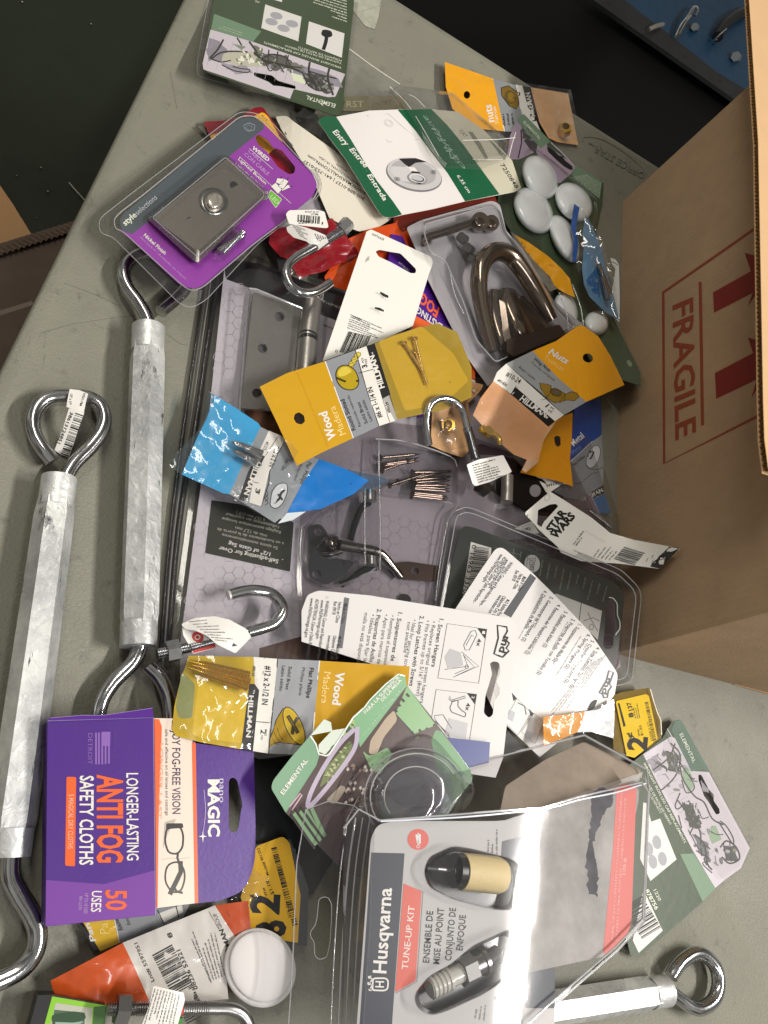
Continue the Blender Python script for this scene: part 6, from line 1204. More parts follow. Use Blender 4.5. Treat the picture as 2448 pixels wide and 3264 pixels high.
for pts, w_ in (('1080,330 1040,420 940,500', 9), ('1050,330 1110,400 1090,520 1010,610 950,640', 9), ('960,450 1050,500 1130,470', 7), ('1110,480 1130,560 1200,660 1260,700 1310,800 1380,840', 9), ('1130,480 1200,600 1150,640 1120,560', 7), ('1110,640 1080,720 1100,740 1140,700', 8), ('1090,680 1150,760 1230,870 1240,960', 9), ('1140,800 1190,840 1170,900', 8), ('1200,900 1260,960 1280,1080 1310,1120', 10), ('1230,760 1250,800 1290,790', 6),
                ('1350,820 1400,900 1440,960 1440,920 1400,850 1360,815', 8), ('1360,980 1400,940 1460,980 1480,1050 1420,1080 1370,1040', 10), ('1380,950 1400,1060', 6), ('1420,950 1430,1070', 6), ('1210,1000 1300,1060 1250,1080 1310,1140', 7), ('1300,880 1340,900 1380,900', 6), ('1100,780 1120,860', 8), ('1160,870 1230,1000', 6)):
    g.stroke(PH3, [tuple(a) for a in crv([(*p, 0) for p in q(pts)], 5)], w_, L=2)
for a in ('1120,500 1170,480 1200,600 1160,640', '1280,880 1330,840 1370,930 1310,960'): g.poly(M('8ea587', .4), rnd(a, 10), L=1.8)
mesh_photo(g, 43, '900,420 1060,330 1240,560 1090,680', [PH3, M('77757a', .4)], 12, sz=(14, 40), wd=6); mesh_photo(g, 45, '1150,900 1300,840 1480,1000 1330,1150', [PH3, M('77757a', .4)], 10, sz=(14, 40), wd=6); mesh_photo(g, 44, '1060,380 1120,400 1120,500 1040,480', [PH3, M('5f6a52', .4)], 22, sz=(6, 16), wd=5); mesh_photo(g, 46, '1150,680 1220,700 1250,860 1170,820', [PH3], 24, sz=(6, 16), wd=7)
g.poly(GCL, '1050,255 1118,185 1288,502 1180,505', L=2.3) if False else g.poly(M('4f6a58', .45, coat=.3, name='green_card'), '1055,250 1075,195 1115,183 1290,500 1180,503', L=2.3)
g.text(TW, 'ELEMENTAL', (1105, 275), (1190, 455), 22, bold=.01, L=4)
g.text(TW, 'WROUGHT IRON LEG CAP REPLACEMENTS', (878, 455), (1135, 955), 15, bold=.01, L=3); g.text(TW, 'TAPONES DE PATAS DE HIERRO', (880, 545), (1045, 840), 14, bold=.005, L=3); g.text(TW, 'FORJADO DE REPUESTO', (880, 590), (985, 770), 14, bold=0, L=3)
g.poly(WCARD, '880,700 900,705 930,820 985,800 1088,1055 925,1190 860,1050', L=2)
for a in ((965, 948), (940, 1070), (1000, 1052), (915, 990)): g.poly(M('9a9ca2', .4), ell(*a, 27, 44, -10, 18), L=3, sub=False)
g.poly(GCL, '1110,1022 1195,1018 1332,1236 1250,1318', L=2); g.poly(WCARD, '880,1240 1002,1500 852,1638 815,1560', L=2); g.bars(INK, (990, 1478), (872, 1280), 140, 18, L=3, up=(-1, .62)); g.text(TW, '8787756'.replace('77', '7'), (890, 1248), (955, 1372), 24, bold=.02, L=3); g.text(TW, '1220', (942, 1248), (975, 1315), 20, bold=.005, L=3)
t.part('card', g)
g = G('N', z=[(a, b, c_ + 5) for a, b, c_ in zc], wr=1, seed=9, cell=24); g.poly(FILM2, rnd('1030,230 1120,190 1320,540 1570,1000 1500,1110 1380,1190 1180,900 960,540', 20), L=0); g.stroke(M('c9ccd0', .2, coat=1, name='fold_highlight'), '1030,240 1060,290 1180,520', 4, L=1); t.part('clear_sleeve', g, smooth=True)  # light grey stroke painted as the sleeve's edge highlight
t.done()

# ---------------------------------------------------------------- yellow Wood bag, phillips screws
t = Thing('parts_bag', 'yellow wood screw bag with a Phillips screw picture, below the lower hook bolt', 'bag')
zc = [(602, 2090, 33), (808, 2092, 38), (1306, 2125, 56), (548, 2330, 34), (800, 2390, 34), (1003, 2408, 38), (1300, 2400, 54)]
g = G('Z', z=zc, wr=.8, seed=81, cell=12, wf=90)
g.poly(M('c9a814', .35, coat=.8, bump=.4, bs=40, name='yellow_film'), '602,2090 808,2094 812,2180 796,2180 768,2388 640,2366 560,2345 548,2325 556,2250 575,2170', L=0, th=.2); g.poly(M('dfba28', .35, coat=.6, bump=.3, name='yellow_film'), rnd('632,2165 790,2185 770,2370 640,2352 612,2340', 10), L=1)
g.poly(M('8a8f58', .4, coat=.6, bump=.3, name='olive_film'), rnd('580,2140 622,2180 612,2290 570,2290 560,2250', 10), L=.6)
g.poly(INK, '795,2180 812,2181 826,2200 806,2394 768,2388', L=1) ; g.poly(PKW, '808,2094 885,2100 870,2250 856,2402 806,2394 824,2200 812,2181', L=.6)
g.poly(M('9c9ea2', .4, coat=.6, bump=.2, bs=60, name='grey_film'), '885,2100 1020,2106 1003,2280 992,2408 856,2402 870,2250', L=0, th=.2); g.poly(YB, '1020,2106 1306,2124 1290,2300 1200,2400 992,2408 1003,2280', L=0, th=.2)
g.stroke(PKW, '1018,2106 1002,2280 992,2405', 4, L=2); g.stroke(INK, '885,2100 870,2250 856,2402', 3, L=2); g.stroke(INK, '815,2300 860,2304', 2, L=2); g.stroke(INK, '843,2094 838,2150', 2, L=2)
g.text(INK, '#12 x 2-1/2 IN', (846, 2122), (834, 2246), 19, bold=.02, L=2.5); g.text(INK, '490163', (806, 2122), (803, 2155), 9, bold=.02, L=2.5)
g.text(INK, '2', (832, 2325), (830, 2339), 17, bold=.02, L=2.5); g.text(INK, 'PCS', (845, 2325), (843, 2345), 6, bold=.01, L=2.5); g.text(INK, 'PZS', (832, 2343), (830, 2358), 6, bold=.01, L=2.5)
gl = G('L', z=g, cell=12)
gl.text(INK, 'Flat Phillips', (345, 52), (325, 230), 24, bold=.02, L=2.5); gl.text(INK, 'Phillips plano', (300, 50), (280, 215), 19, bold=0, L=2.5); gl.text(INK, 'Solid Brass', (222, 45), (203, 180), 19, bold=.01, L=2.5); gl.text(INK, 'Latón sólido', (183, 40), (166, 188), 19, bold=.005, L=2.5)
gl.text(PKW, 'Wood', (500, 75), (476, 268), 50, bold=.035, L=2.5); gl.text(M('f4d386', .4), 'Madera', (428, 75), (408, 260), 42, bold=0, L=2.5)
gc = G('CC', z=g, cell=12); gc.text(PKW, 'HILLMAN', (260, 45), (232, 415), 40, bold=.035, L=2.5)
SB2 = M('a8861c', .3, coat=.5, name='brass_print')
gc.poly(SB2, '560,160 500,260 470,360 440,430 440,500 520,460 620,470 700,480 600,300', L=2); gc.stroke(INK, '560,160 500,260 470,360 445,420 440,500 470,470 520,460 620,470 700,480', 6, L=2.3)
for k in range(3): gc.stroke(INK, crv([(505 - k * 26, 330 + k * 40, 0), (530 - k * 20, 400 + k * 34, 0), (560 - k * 20, 440 + k * 18, 0)], 4), 4, L=2.4)
e = ell(655, 315, 72, 178, -24, 30); gc.poly(M('c8a62c', .3, coat=.5, name='brass_print'), e, L=2.6); gc.stroke(INK, e, 7, L=3, closed=True); gc.stroke(SY, ell(652, 316, 60, 160, -24, 30), 4, L=3, closed=True)
gc.stroke(M('3a3010', .4), '600,225 640,290 690,380', 34, L=3.4); gc.stroke(M('3a3010', .4), '690,240 650,300 640,390', 30, L=3.5); gc.stroke(M('6b5a20', .4), '605,235 645,300 685,372', 12, L=3.8)
b0 = t.part('bag', g, smooth=True, ang=60); t.part('front_print', gl, b0); t.part('screw_print', gc, b0)
for a, b in (((600, 2108), (795, 2152)), ((600, 2128), (790, 2192)), ((612, 2120), (795, 2172))):
    g = G('Z'); g.tube(BRASS, [(a[0], a[1], 41), (b[0], b[1], 43)], 26, k=1, th=1.5, n=12, taper=lambda u: min(1, .2 + u * 3)); t.part('brass_screw', g, smooth=True, ang=50)
g = G('Z', z=[(590, 2085, 36), (808, 2092, 44), (548, 2330, 37), (770, 2390, 40), (680, 2200, 52)], wr=2, seed=82, cell=12, wf=50); g.poly(FILM2, '602,2088 808,2092 826,2200 800,2390 640,2366 548,2325 575,2170', L=0); t.part('clear_front', g, smooth=True, ang=60)
t.done()

# ---------------------------------------------------------------- table leg tip pack with round blister
t = Thing('product_pack', 'torn green ELEMENTAL pack with a patio table photo and a round clear blister', 'pack')
zc = [(440, 360, 56), (870, 90, 62), (120, 760, 52), (1280, 640, 56), (560, 1250, 44), (700, 600, 58), (200, 920, 48)]
g = G('L', z=zc, cell=24)
g.poly(M('d4ddd0', .45, coat=.3, name='card'), '350,450 430,355 470,372 478,420 430,470 398,505 398,545 440,565 600,400', L=-1, th=.3)
g.poly(M('77a07f', .45, coat=.35, name='green_card'), rnd('118,760 130,715 240,575 345,455 390,520 405,560 440,560 520,470 600,345 662,290 700,240 790,150 866,88 905,100 915,155 1060,340 1280,640 1300,700 1000,1150 700,1300 560,1260 420,1120 205,905', [20, 20] + [0] * 9 + [8, 8, 8, 0, 0, 0, 0, 0, 0, 0, 0, 14]), L=0, th=.4)
BRN = M('4a3634', .45, coat=.4, name='print'); LG = M('86ad7c', .45, coat=.3, name='print')
g.poly(BRN, '205,905 385,625 405,560 440,560 520,470 605,345 640,520 912,160 1060,340 1180,500 1190,700 1000,1150 700,1300 560,1260 420,1120', L=1); g.poly(M('5f8f5f', .45, name='green_card'), '1085,415 1120,430 1290,655 1300,720 1180,850 1100,700 1060,480', L=1.5)
g.poly(M('7fae84', .45, coat=.3, name='green_card'), '605,345 662,290 866,90 905,100 915,158 640,520', L=1.8)
for k in range(7): a = random.Random(k + 7); g.poly(M('3d5a33' if k % 2 else '9db878', .45), ell(470 + k * 22, 560 - k * 30, a.uniform(24, 44), a.uniform(14, 24), -50, 12), L=1.4 + k * .02, sub=False)
g.poly(LG, '850,320 915,160 1090,395 960,440', L=1.9)
for a in ('912,205 1085,400', '885,235 1040,420', '862,262 1000,432', '842,295 955,445', '255,880 400,1085', '232,915 375,1115', '290,870 425,1060'): g.stroke(M('2a1c1a', .45), a, 15, L=2.5)
for k in range(0):
    g.poly(LG if k % 2 else M('c3d8b4', .45), [(855 + k * 26, 270 - k * 34), (872 + k * 26, 248 - k * 34), (1000 + k * 34, 420 - k * 8), (975 + k * 30, 425 - k * 8)], L=2)
for k in range(4): g.poly(LG, [(245 + k * 34, 915 - k * 10), (262 + k * 34, 895 - k * 8), (395 + k * 16, 1085 - k * 16), (372 + k * 16, 1100 - k * 14)], L=2)
g.poly(BRN, '985,430 1085,390 1110,405 1090,420 1000,470', L=2.4)
lt = M('b9adc0', .4, coat=.4, name='print')
g.stroke(lt, [tuple(a) for a in crv([(625, 400, 0), (610, 520, 0), (520, 660, 0), (400, 810, 0), (335, 870, 0), (350, 790, 0), (420, 650, 0), (520, 500, 0), (610, 410, 0)], 5)], 26, L=2.6); g.poly(M('6e7a4a', .45), rnd('400,760 440,640 580,480 600,500 560,600 450,720', 20), L=2.3)
for i in range(30): a = random.Random(i + 50); u = a.random(); g.poly(M('b3b28a' if i % 2 else '54603a', .45), ell(430 + 160 * u + a.uniform(-14, 14), 720 - 230 * u + a.uniform(-24, 24), a.uniform(5, 13), a.uniform(4, 9), 20, 7), L=2.45 + i * .003, sub=False)
g.poly(M('b09e88', .45, name='print'), rnd('690,560 700,480 790,350 840,300 860,360 780,460 740,560', 20), L=2.6); g.poly(M('a39684', .45, name='print'), rnd('440,830 530,740 560,760 500,850 470,850', 16), L=2.6)
g.poly(LG, rnd('655,540 690,570 730,560 800,520 830,560 760,680 700,640', 16), L=2.5)
for i in range(40): a = random.Random(i + 90); x, y = a.uniform(540, 760), a.uniform(600, 880); g.poly(M('c9bfb4' if i % 3 else '8b7468', .45), [(x, y), (x + 12, y - 12), (x + 20, y + 2), (x + 8, y + 14)], L=2.3 + i * .003, sub=False)
for i in range(9): g.stroke(M('2a1c1a', .45), [(560 + i * 30, 640 - i * 4), (650 + i * 26, 860 - i * 14)], 8, L=2.6); g.stroke(M('2a1c1a', .45), [(540 + i * 8, 860 - i * 26), (800 - i * 4, 760 - i * 30)], 7, L=2.7)
g.stroke(M('c9a8b4', .45), '225,870 290,790 300,800 240,890', 8, L=2.2)
g.text(PKW, 'ELEMENTAL', (190, 800), (335, 598), 26, bold=.02, L=4); g.text(PKW, 'PARA LA SUPERFICIE', (672, 325), (872, 110), 20, bold=.02, L=4); g.text(PKW, 'DE LA MESA', (772, 252), (885, 128), 18, bold=.02, L=4); g.text(M('b9d3b6', .4), '2.5 in / 6.4 cm', (658, 455), (762, 330), 14, bold=0, L=4); g.text(M('b9d3b6', .4), '2.5 pulg / 6.4 cm', (775, 300), (908, 165), 14, bold=0, L=4)
g.stroke(M('e8efe6', .4, coat=.8, bump=1, bs=90, name='torn_paper'), '348,452 380,500 398,560 440,570 460,560 520,470 600,345 660,290', 9, L=3); g.stroke(M('e8efe6', .4, coat=.8, bump=1, bs=90, name='torn_paper'), '662,290 700,240 790,150 866,90 905,102', 7, L=3)
t.part('card', g)
g = G('L'); cx, cy = 960, 800
def ring(r0): return ell(cx, cy, r0, r0 * .92, -20, 40)
g.loft(CLEARG, [(ring(300), 60), (ring(292), 66), (ring(270), 74), (ring(250), 76)], cap=True)
g.loft(CLEARG, [(rnd('900,480 1000,430 1080,460 1330,760 1260,900 900,900 700,700', 60), 58.5), (rnd('920,500 1000,450 1060,475 1290,760 1240,870 900,870 730,700', 60), 68)], cap=True)
for r0, z_ in ((296, 67), (262, 76.5), (180, 77)): e = ring(r0)[18:40]; g.tube(EDGE, [(p[0], p[1], z_) for p in e], 10, k=1, n=6)
t.part('round_blister', g, smooth=True, ang=50)
for k, (x, y, r_) in enumerate(((960, 790, 235), (940, 830, 190))):
    g = G('L'); g.dome(clear((.72, .72, .78), r=.06, bump=.2, bs=20, refl=1.8, haze=.12, name='clear_plastic'), x, y, r_, r_ * .9, -20, 60 + k * 3, 3.5, 40, 8, flat=.3); t.part('table_leg_tip', g, smooth=True)
t.done()

# ---------------------------------------------------------------- fog cloth box
t = Thing('cloth_box', 'purple and orange fog cloth box with spectacles picture, face up in the lower left', 'box', 'anti fog cloth boxes')
z0 = 44; g = G('K', z=[(110, 200, z0), (805, 180, z0), (815, 1485, z0), (95, 1560, z0 + 1)])
VI2 = M('4b1d85', .42, coat=.25, bump=.06, bs=300, var=.08, vs=20, name='purple_card')
g.poly(VI2, '108,203 806,182 820,1487 93,1562', L=0, th=24); g.poly(M('763c9c', .42, coat=.25, name='purple_card'), '97,1255 480,1282 817,1190 820,1485 94,1560', L=1)
g.text(PKW, 'LONGER-LASTING', (628, 548), (632, 1125), 78, bold=.012, L=3); g.text(ORG, 'ANTI FOG', (438, 558), (438, 1140), 165, bold=.03, L=3); g.text(PKW, 'SAFETY CLOTHS', (322, 565), (318, 1155), 90, bold=.02, L=3)
g.poly(ORG, rnd('232,572 296,574 288,1165 222,1160', 12), L=2); g.text(M('f0b79a', .4), '5 MAGICAL DRY CLOTHS', (246, 688), (240, 1048), 34, bold=.005, L=4)
g.text(ORG, '50', (492, 1320), (492, 1455), 138, bold=.02, L=3); g.text(PKW, 'USES', (400, 1325), (394, 1465), 66, bold=.01, L=3); g.text(M('b79ac9', .4), 'UP TO 10 USES', (352, 1342), (346, 1475), 24, bold=0, L=3); g.text(M('b79ac9', .4), 'PER CLOTH', (315, 1362), (310, 1450), 22, bold=0, L=3)
FV = M('8a63b0', .4); g.text(FV, 'DETROIT', (374, 285), (372, 490), 30, bold=0, L=3); g.text(M('5f3a94', .4), 'FORMULATED IN', (538, 275), (533, 485), 18, bold=0, L=3)
for k, (x, y0, y1) in enumerate(((421, 280, 490), (440, 280, 490), (462, 280, 490), (484, 365, 488), (506, 365, 486))): g.poly(FV, [(x, y0), (x + 12, y0), (x + 12, y1), (x, y1)], L=2)
g.poly(FV, '466,275 522,275 520,368 466,368', L=2.2)
g.stroke(M('a48cc4', .35, coat=.5), '108,203 806,182 820,1487', 5, L=2)
t.part('front', g)
g = G('K', z=[(110, 195, 46), (800, 115, 42), (808, 180, 45.5)]); g.poly(M('5a2a96', .4, coat=.4, name='purple_card'), '108,198 125,182 330,165 480,165 800,115 808,178 480,190', L=0, th=.4); g.stroke(M('9c82c0', .4), '125,184 330,166 480,166 800,118', 4, L=1.5); t.part('top_flap', g)
g = G('K', z=[(812, 185, 34), (1480, 400, 30), (1100, 1405, 30), (825, 1440, 34)])
sl = rnd('1305,600 1320,578 1345,580 1362,600 1396,760 1385,800 1368,920 1340,945 1312,930 1305,900', 14)
g.poly(VI2, rnd('812,185 1060,190 1085,350 1470,400 1482,900 1480,1160 1400,1330 1250,1392 1100,1408 826,1440', [0, 0, 0, 0, 0, 120, 60, 40, 0, 0]), L=0, th=.6, holes=[sl]); g.poly(M('e6d4c4', .45, coat=.15, name='card'), '812,185 1062,188 1082,1408 826,1440', L=1); g.poly(ORG, '812,190 845,192 862,240 860,340 840,900 835,1435 826,1438', L=1.6); g.poly(ORG, '1060,345 1086,348 1103,1405 1080,1409', L=2)
g.text(INK if False else M('3a2c50', .4), 'ENJOY FOG-FREE VISION', (930, 200), (932, 818), 54, bold=.01, L=3); g.text(M('4a4048', .4), 'safe and effective on all lenses and coatings', (885, 258), (887, 828), 20, bold=0, L=3); g.text(M('e9a07a', .4), 'LONGER LAST', (852, 350), (838, 850), 22, bold=.01, L=3)
g.text(PKW, 'MAGIC', (1168, 590), (1170, 968), 74, bold=.035, L=3); g.text(M('d9d3e2', .4), 'nano', (1244, 585), (1242, 742), 38, bold=-.005, L=3)
g.stroke(M('cfc4e0', .4), [tuple(a) for a in crv([(1140, 660, 0), (1150, 800, 0), (1132, 965, 0)], 6)], 3, L=3)
g.poly(PKW, '1132,930 1137,960 1160,966 1138,972 1133,1010 1128,972 1105,966 1128,960', L=3.2)
bk = M('17110f', .35, coat=.5)
g.poly(M('b8aba0', .45), rnd('880,870 960,850 900,950 870,1050', 16), L=2)
g.stroke(bk, rnd('892,915 985,900 1005,960 1000,1040 965,1085 905,1075 882,1000', 26), 12, L=3, closed=True); g.stroke(bk, rnd('905,1150 970,1130 1010,1180 1015,1250 990,1330 930,1340 885,1270 885,1200', 30), 11, L=3, closed=True); g.poly(bk, rnd('892,880 1000,880 1005,910 890,918', 8), L=3.3); g.stroke(bk, '968,1080 965,1110 975,1135', 14, L=3.2); g.stroke(bk, '985,1130 988,1200 960,1260 915,1350', 30, L=3.4); g.stroke(bk, '1000,1340 960,1330 940,1300', 16, L=3.4); g.stroke(M('b5a396', .4), '860,1120 920,1110 990,1115 1050,1105', 3, L=2.4)
t.part('hang_panel', g)
t.done()

# ---------------------------------------------------------------- bags at the bottom left
t = Thing('parts_bag', 'yellow and grey bag corner under the fog cloth box', 'bag')
g = G('O', z=[(455, 600, 8), (655, 690, 10), (1000, 500, 12), (430, 560, 8)]); g.poly(YEL2, '430,540 630,560 660,700 552,747', L=0, th=.4); g.poly(M('8d9094', .4, coat=.6, name='grey_film'), '628,560 1060,460 1010,560 690,710 655,695', L=0, th=.4); g.stroke(PKW, '628,560 658,700', 5, L=2); g.poly(PKW, '870,540 1000,490 1010,530 900,590', L=1); g.stroke(INK, '965,480 985,560', 5, L=2); g.stroke(INK, '868,520 905,600', 5, L=2)
g.text(M('f2d67a', .4), 'Pa', (600, 650), (590, 590), 50, bold=0, L=2, up=(-1, 0)); g.text(PKW, 'Pan', (530, 690), (490, 590), 30, bold=.03, L=2, up=(-1, .1)) ; g.text(INK, 'Round', (680, 630), (650, 570), 26, bold=.02, L=2, up=(-1, .1)); g.text(INK, 'Rond', (722, 600), (705, 560), 22, L=2, bold=0, up=(-1, .1)); g.poly(BKI, '440,600 470,620 552,747 520,750', L=-1, th=.2)
t.part('bag', g); t.done()
t = Thing('price_pack', 'dark pack with a big yellow 82 cent clearance sticker, above the white cap', 'pack')
g = G('O', z=[(1410, 165, 12), (1640, 380, 16), (1380, 660, 12)]); g.poly(M('3c3f42', .4, coat=.5), '1400,160 1600,130 1700,400 1690,720 1340,660', L=0, th=3)
g.poly(PY if False else M('e2ae14', .42, coat=.3, bump=.15, bs=90, name='yellow_sticker'), rnd('1408,170 1560,112 1595,150 1655,440 1640,700 1395,660 1325,450', [24, 24, 10, 0, 0, 0, 0]), L=2, th=.2)
g.text(INK, '2', (1530, 545), (1536, 435), 150, bold=.04, L=4); g.text(INK, '8', (1572, 665), (1560, 570), 160, bold=.04, L=4); g.text(INK, '¢', (1425, 480), (1415, 425), 44, bold=.03, L=4); g.text(INK, 'Was', (1475, 440), (1455, 395), 16, L=4); g.text(INK, '$1.18', (1510, 430), (1478, 355), 18, bold=.01, L=4); g.text(INK, 'Model# 491352', (1482, 325), (1428, 175), 16, bold=.005, L=4); g.bars(INK, (1640, 600), (1520, 165), 30, 44, L=4, seed=9); g.text(INK, 'SCR ZN 1/4X1 1/2 2CT', (1602, 560), (1545, 310), 14, bold=0, L=4)
t.part('pack', g)
g = G('O', z=[(1300, 350, 20), (1500, 200, 24), (1360, 500, 18)], wr=4, seed=5, cell=14, wf=50); g.poly(FILM, '1230,520 1300,420 1400,290 1480,350 1400,480 1320,620 1250,560', L=0); t.part('clear_corner', g, smooth=True); t.done()
t = Thing('parts_bag', 'orange and white bag with large barcode, back side up, lower left', 'bag')
zc = [(335, 465, 14), (810, 215, 20), (1380, 0, 22), (370, 570, 12), (1000, 600, 20), (1490, 595, 24), (700, 400, 24)]
g = G('BB', z=zc, wr=1.2, seed=91, cell=12, wf=80)
g.poly(M('c4501c', .35, coat=.7, bump=.25, bs=30, name='orange_film'), '335,468 560,350 812,218 880,360 960,540 1000,640 720,640 530,605 372,572 345,520', L=0, th=.3); g.poly(M('c9c4be', .35, coat=.6, bump=.2, bs=40, name='white_film'), '812,218 1100,100 1375,-10 1420,-30 1560,190 1490,260 1500,480 1510,590 1380,600 1000,640 960,540 880,360', L=0, th=.3)
g.poly(M('b5481c', .35, coat=.7, name='orange_film'), '1420,-30 1640,-60 1660,130 1600,180 1560,190', L=0, th=.3)
g.text(INK, 'Lnt# 5597951', (1022, 470), (908, 215), 24, bold=.01, L=2); g.text(INK, '8', (1145, 180), (1130, 145), 30, bold=.02, L=2)
g.bars(INK, (1005, 300), (1235, 760), 150, 44, L=2, up=(1, -.55), seed=12); g.text(INK, '08236 53321', (1310, 520), (1190, 260), 28, bold=.015, L=2.5); g.poly(M('c9c4be', .35, coat=.6), '1290,540 1330,600 1300,620 1255,560', L=2.2) if False else None
g.text(INK, 'HILLMAN', (1560, 340), (1475, 125), 30, bold=.03, L=2); g.text(GREYINK, 'GROUP', (1470, 118), (1430, 20), 26, bold=0, L=2); g.stroke(INK, '1380,10 1560,330', 3, L=2); g.stroke(INK, '1500,10 1590,190', 3, L=2)
for k in range(7): g.para(GREYINK, (1400 + (k % 3) * 6 - 0 * k, 480 - k * 4) if k == 0 else (1380 - k * 4 + k * 22, 480 - k * 8), (1235 + k * 26, 110 - k * 16), 10, L=2, seed=k + 5, up=(-1, .35), fill=.8)
t.part('bag', g, smooth=True); t.done()
t = Thing('product_box', 'lime green framed black box corner at the bottom left of the table', 'box')
g = G('BB', z=22); g.poly(BKI, rnd('150,900 205,740 250,565 345,562 700,625 680,900', 10), L=-2, th=18, sub=False) ; g.poly(M('85c32a', .4, coat=.4, name='lime_card'), '345,572 700,632 680,900 255,900', L=1, sub=False); g.poly(M('b9b9a8', .4, coat=.3), '368,615 612,650 590,900 300,900', L=2, sub=False); g.poly(M('4c6650', .3, coat=.6), '360,660 560,680 555,900 320,900', L=3, sub=False); g.poly(M('2c4a2c', .3, coat=.6), rnd('350,690 480,670 560,680 570,720 460,760 350,760 340,720', 20), L=4, sub=False); g.poly(M('8fae9a', .3, coat=.6), rnd('360,740 480,745 550,735 540,750 460,765 370,762', 8), L=5, sub=False); g.poly(M('3f6b2a', .4), '620,640 700,634 690,900 600,900', L=1.5, sub=False)
t.part('box', g)
g = G('BB', z=20); g.poly(M('3f8a2a', .4), '1170,720 1210,715 1205,800 1160,800', L=0, sub=False, th=18); t.part('green_tab', g); t.done()
t = Thing('hang_wire', 'black side panel under the bottom hook bolt', 'card') if False else None

# ---------------------------------------------------------------- tune-up kit
t = Thing('tune_up_kit', 'clear tune-up kit box with navy and orange card, fuel filter and spark plug', 'kit')
ZC = 80
SIL = M('bdbab8', .5, coat=0, name='silver_card'); NAV = M('121b30', .45, coat=.15, name='navy_card'); FOIL = M('bab5b0', .6, .0, bump=.3, bs=9, var=.5, vs=16, name='silver_foil')
g = G('M', z=ZC)
w1 = rnd('1000,545 1110,562 1340,620 1395,660 1400,760 1375,890 1330,925 1230,920 1000,860 860,790 828,700 860,610', 40); w2 = rnd('860,1310 990,1240 1120,1130 1230,1080 1340,1030 1400,1060 1370,1290 1180,1420 960,1520 870,1545 790,1500 772,1420', 40)
g.poly(SIL, rnd('520,500 560,420 660,400 1250,400 1310,395 1600,300 1600,1700 430,1700', [40, 40, 40, 0, 0, 0, 0, 0]), L=0, th=.6, holes=[w1, w2], sub=False)
g.poly(NAV, '522,585 718,590 645,1578 640,1700 440,1700 455,1575', L=1, sub=False); g.poly(M('d4472a', .4, coat=.4, name='orange_card'), '712,768 818,812 782,1340 662,1405', L=2, sub=False); g.stroke(M('8d8886', .5), '718,772 826,816 790,1344 664,1412', 5, L=1.5)
g.poly(NAV, '1290,520 1480,468 1600,440 1600,1500 1300,1500 1240,1440 1390,1270 1400,1060 1340,1030 1400,760 1395,660 1340,620 1285,605', L=1, sub=False)
g.poly(M('d2422c', .4), ell(797, 508, 62, 62, 0, 32), L=2, sub=False); g.stroke(PKW, '797,470 797,545', 8, L=3); g.poly(PKW, rnd('780,480 812,475 812,535 790,530', 6), L=3, sub=False); g.stroke(PKW, ell(797, 550, 9, 8), 3, L=3, closed=True)
for s_, a, b in (('ENSEMBLE DE', (862, 1234), (886, 930)), ('MISE AU POINT', (922, 1242), (950, 912)), ('CONJUNTO DE', (992, 1222), (1020, 912)), ('ENFOQUE', (1058, 1162), (1078, 954))): g.text(INK if False else M('2a2a2e', .5), s_, a, b, 38, bold=.01, L=3)
for k in range(3): g.para(GREYINK, (1212 + k * 26, 590 + k * 4), (1216 + k * 24, 505 - k * 30), 12, L=2, seed=k); g.para(GREYINK, (1135 + k * 26, 1560 + k * 6), (1150 + k * 26, 1490 - k * 24), 11, L=2, seed=k + 9)
ge = G('EE', z=ZC); ge.text(PKW, 'Husqvarna', (1050, 838), (1100, 85), 118, bold=.02, L=3); ge.text(M('e9cfc6', .4), 'TUNE-UP KIT', (1240, 805), (1302, 242), 56, bold=.015, L=4)
ge.stroke(PKW, rnd('935,880 1045,878 1070,900 1065,970 1040,988 930,985', 22), 14, L=3, closed=True); ge.text(PKW, 'H', (1030, 962), (1032, 905), 75, bold=.02, L=3); 
for a in ('890,862 920,855 918,885 893,880', '885,915 915,912 915,940 888,938', '893,975 920,965 925,992 900,990'): ge.poly(PKW, rnd(a, 6), L=3, sub=False)
ge.stroke(PKW, '905,870 930,885 905,925 930,935 908,978 930,980', 12, L=3)
gn = G('N', z=ZC); gn.poly(FOIL, '205,760 300,720 700,600 860,520 850,700 640,1660 170,1760 130,2100 60,2200', L=1.2, sub=False); gn.poly(M('d9574a', .42, coat=.4, name='red_card'), rnd('715,600 780,580 838,590 835,700 805,1480 740,1580 640,1650 630,1630 690,1000', [30, 20, 30, 0, 60, 20, 20, 0, 0]), L=2.4, sub=False)
for k in range(2): gn.text(M('eea79c', .4), ('TUNE-UP KIT CONTENTS / CONTENU / CONTENIDO', 'ENSEMBLE DE MISE AU POINT / CONJUNTO DE ENFOQUE')[k], (690 + k * 26, 1560), (750 + k * 24, 640 + k * 30), 13, bold=0, L=4)
gn.text(M('f0b8ae', .4), '120 8', (765, 1150), (775, 1050), 18, bold=0, L=4)
gn.poly(M('4a4750', .6, bump=.5, bs=30, var=.4, vs=60, name='dark_foil'), rough('560,640 620,605 700,625 692,720 640,760 600,860 560,960 590,1060 600,1200 590,1290 530,1270 525,1100 545,900', 9, 14, 1), L=1.8, sub=False); pass
c0 = t.part('backing_card', g); t.part('front_print', ge, c0); t.part('foil_panel', gn, c0)
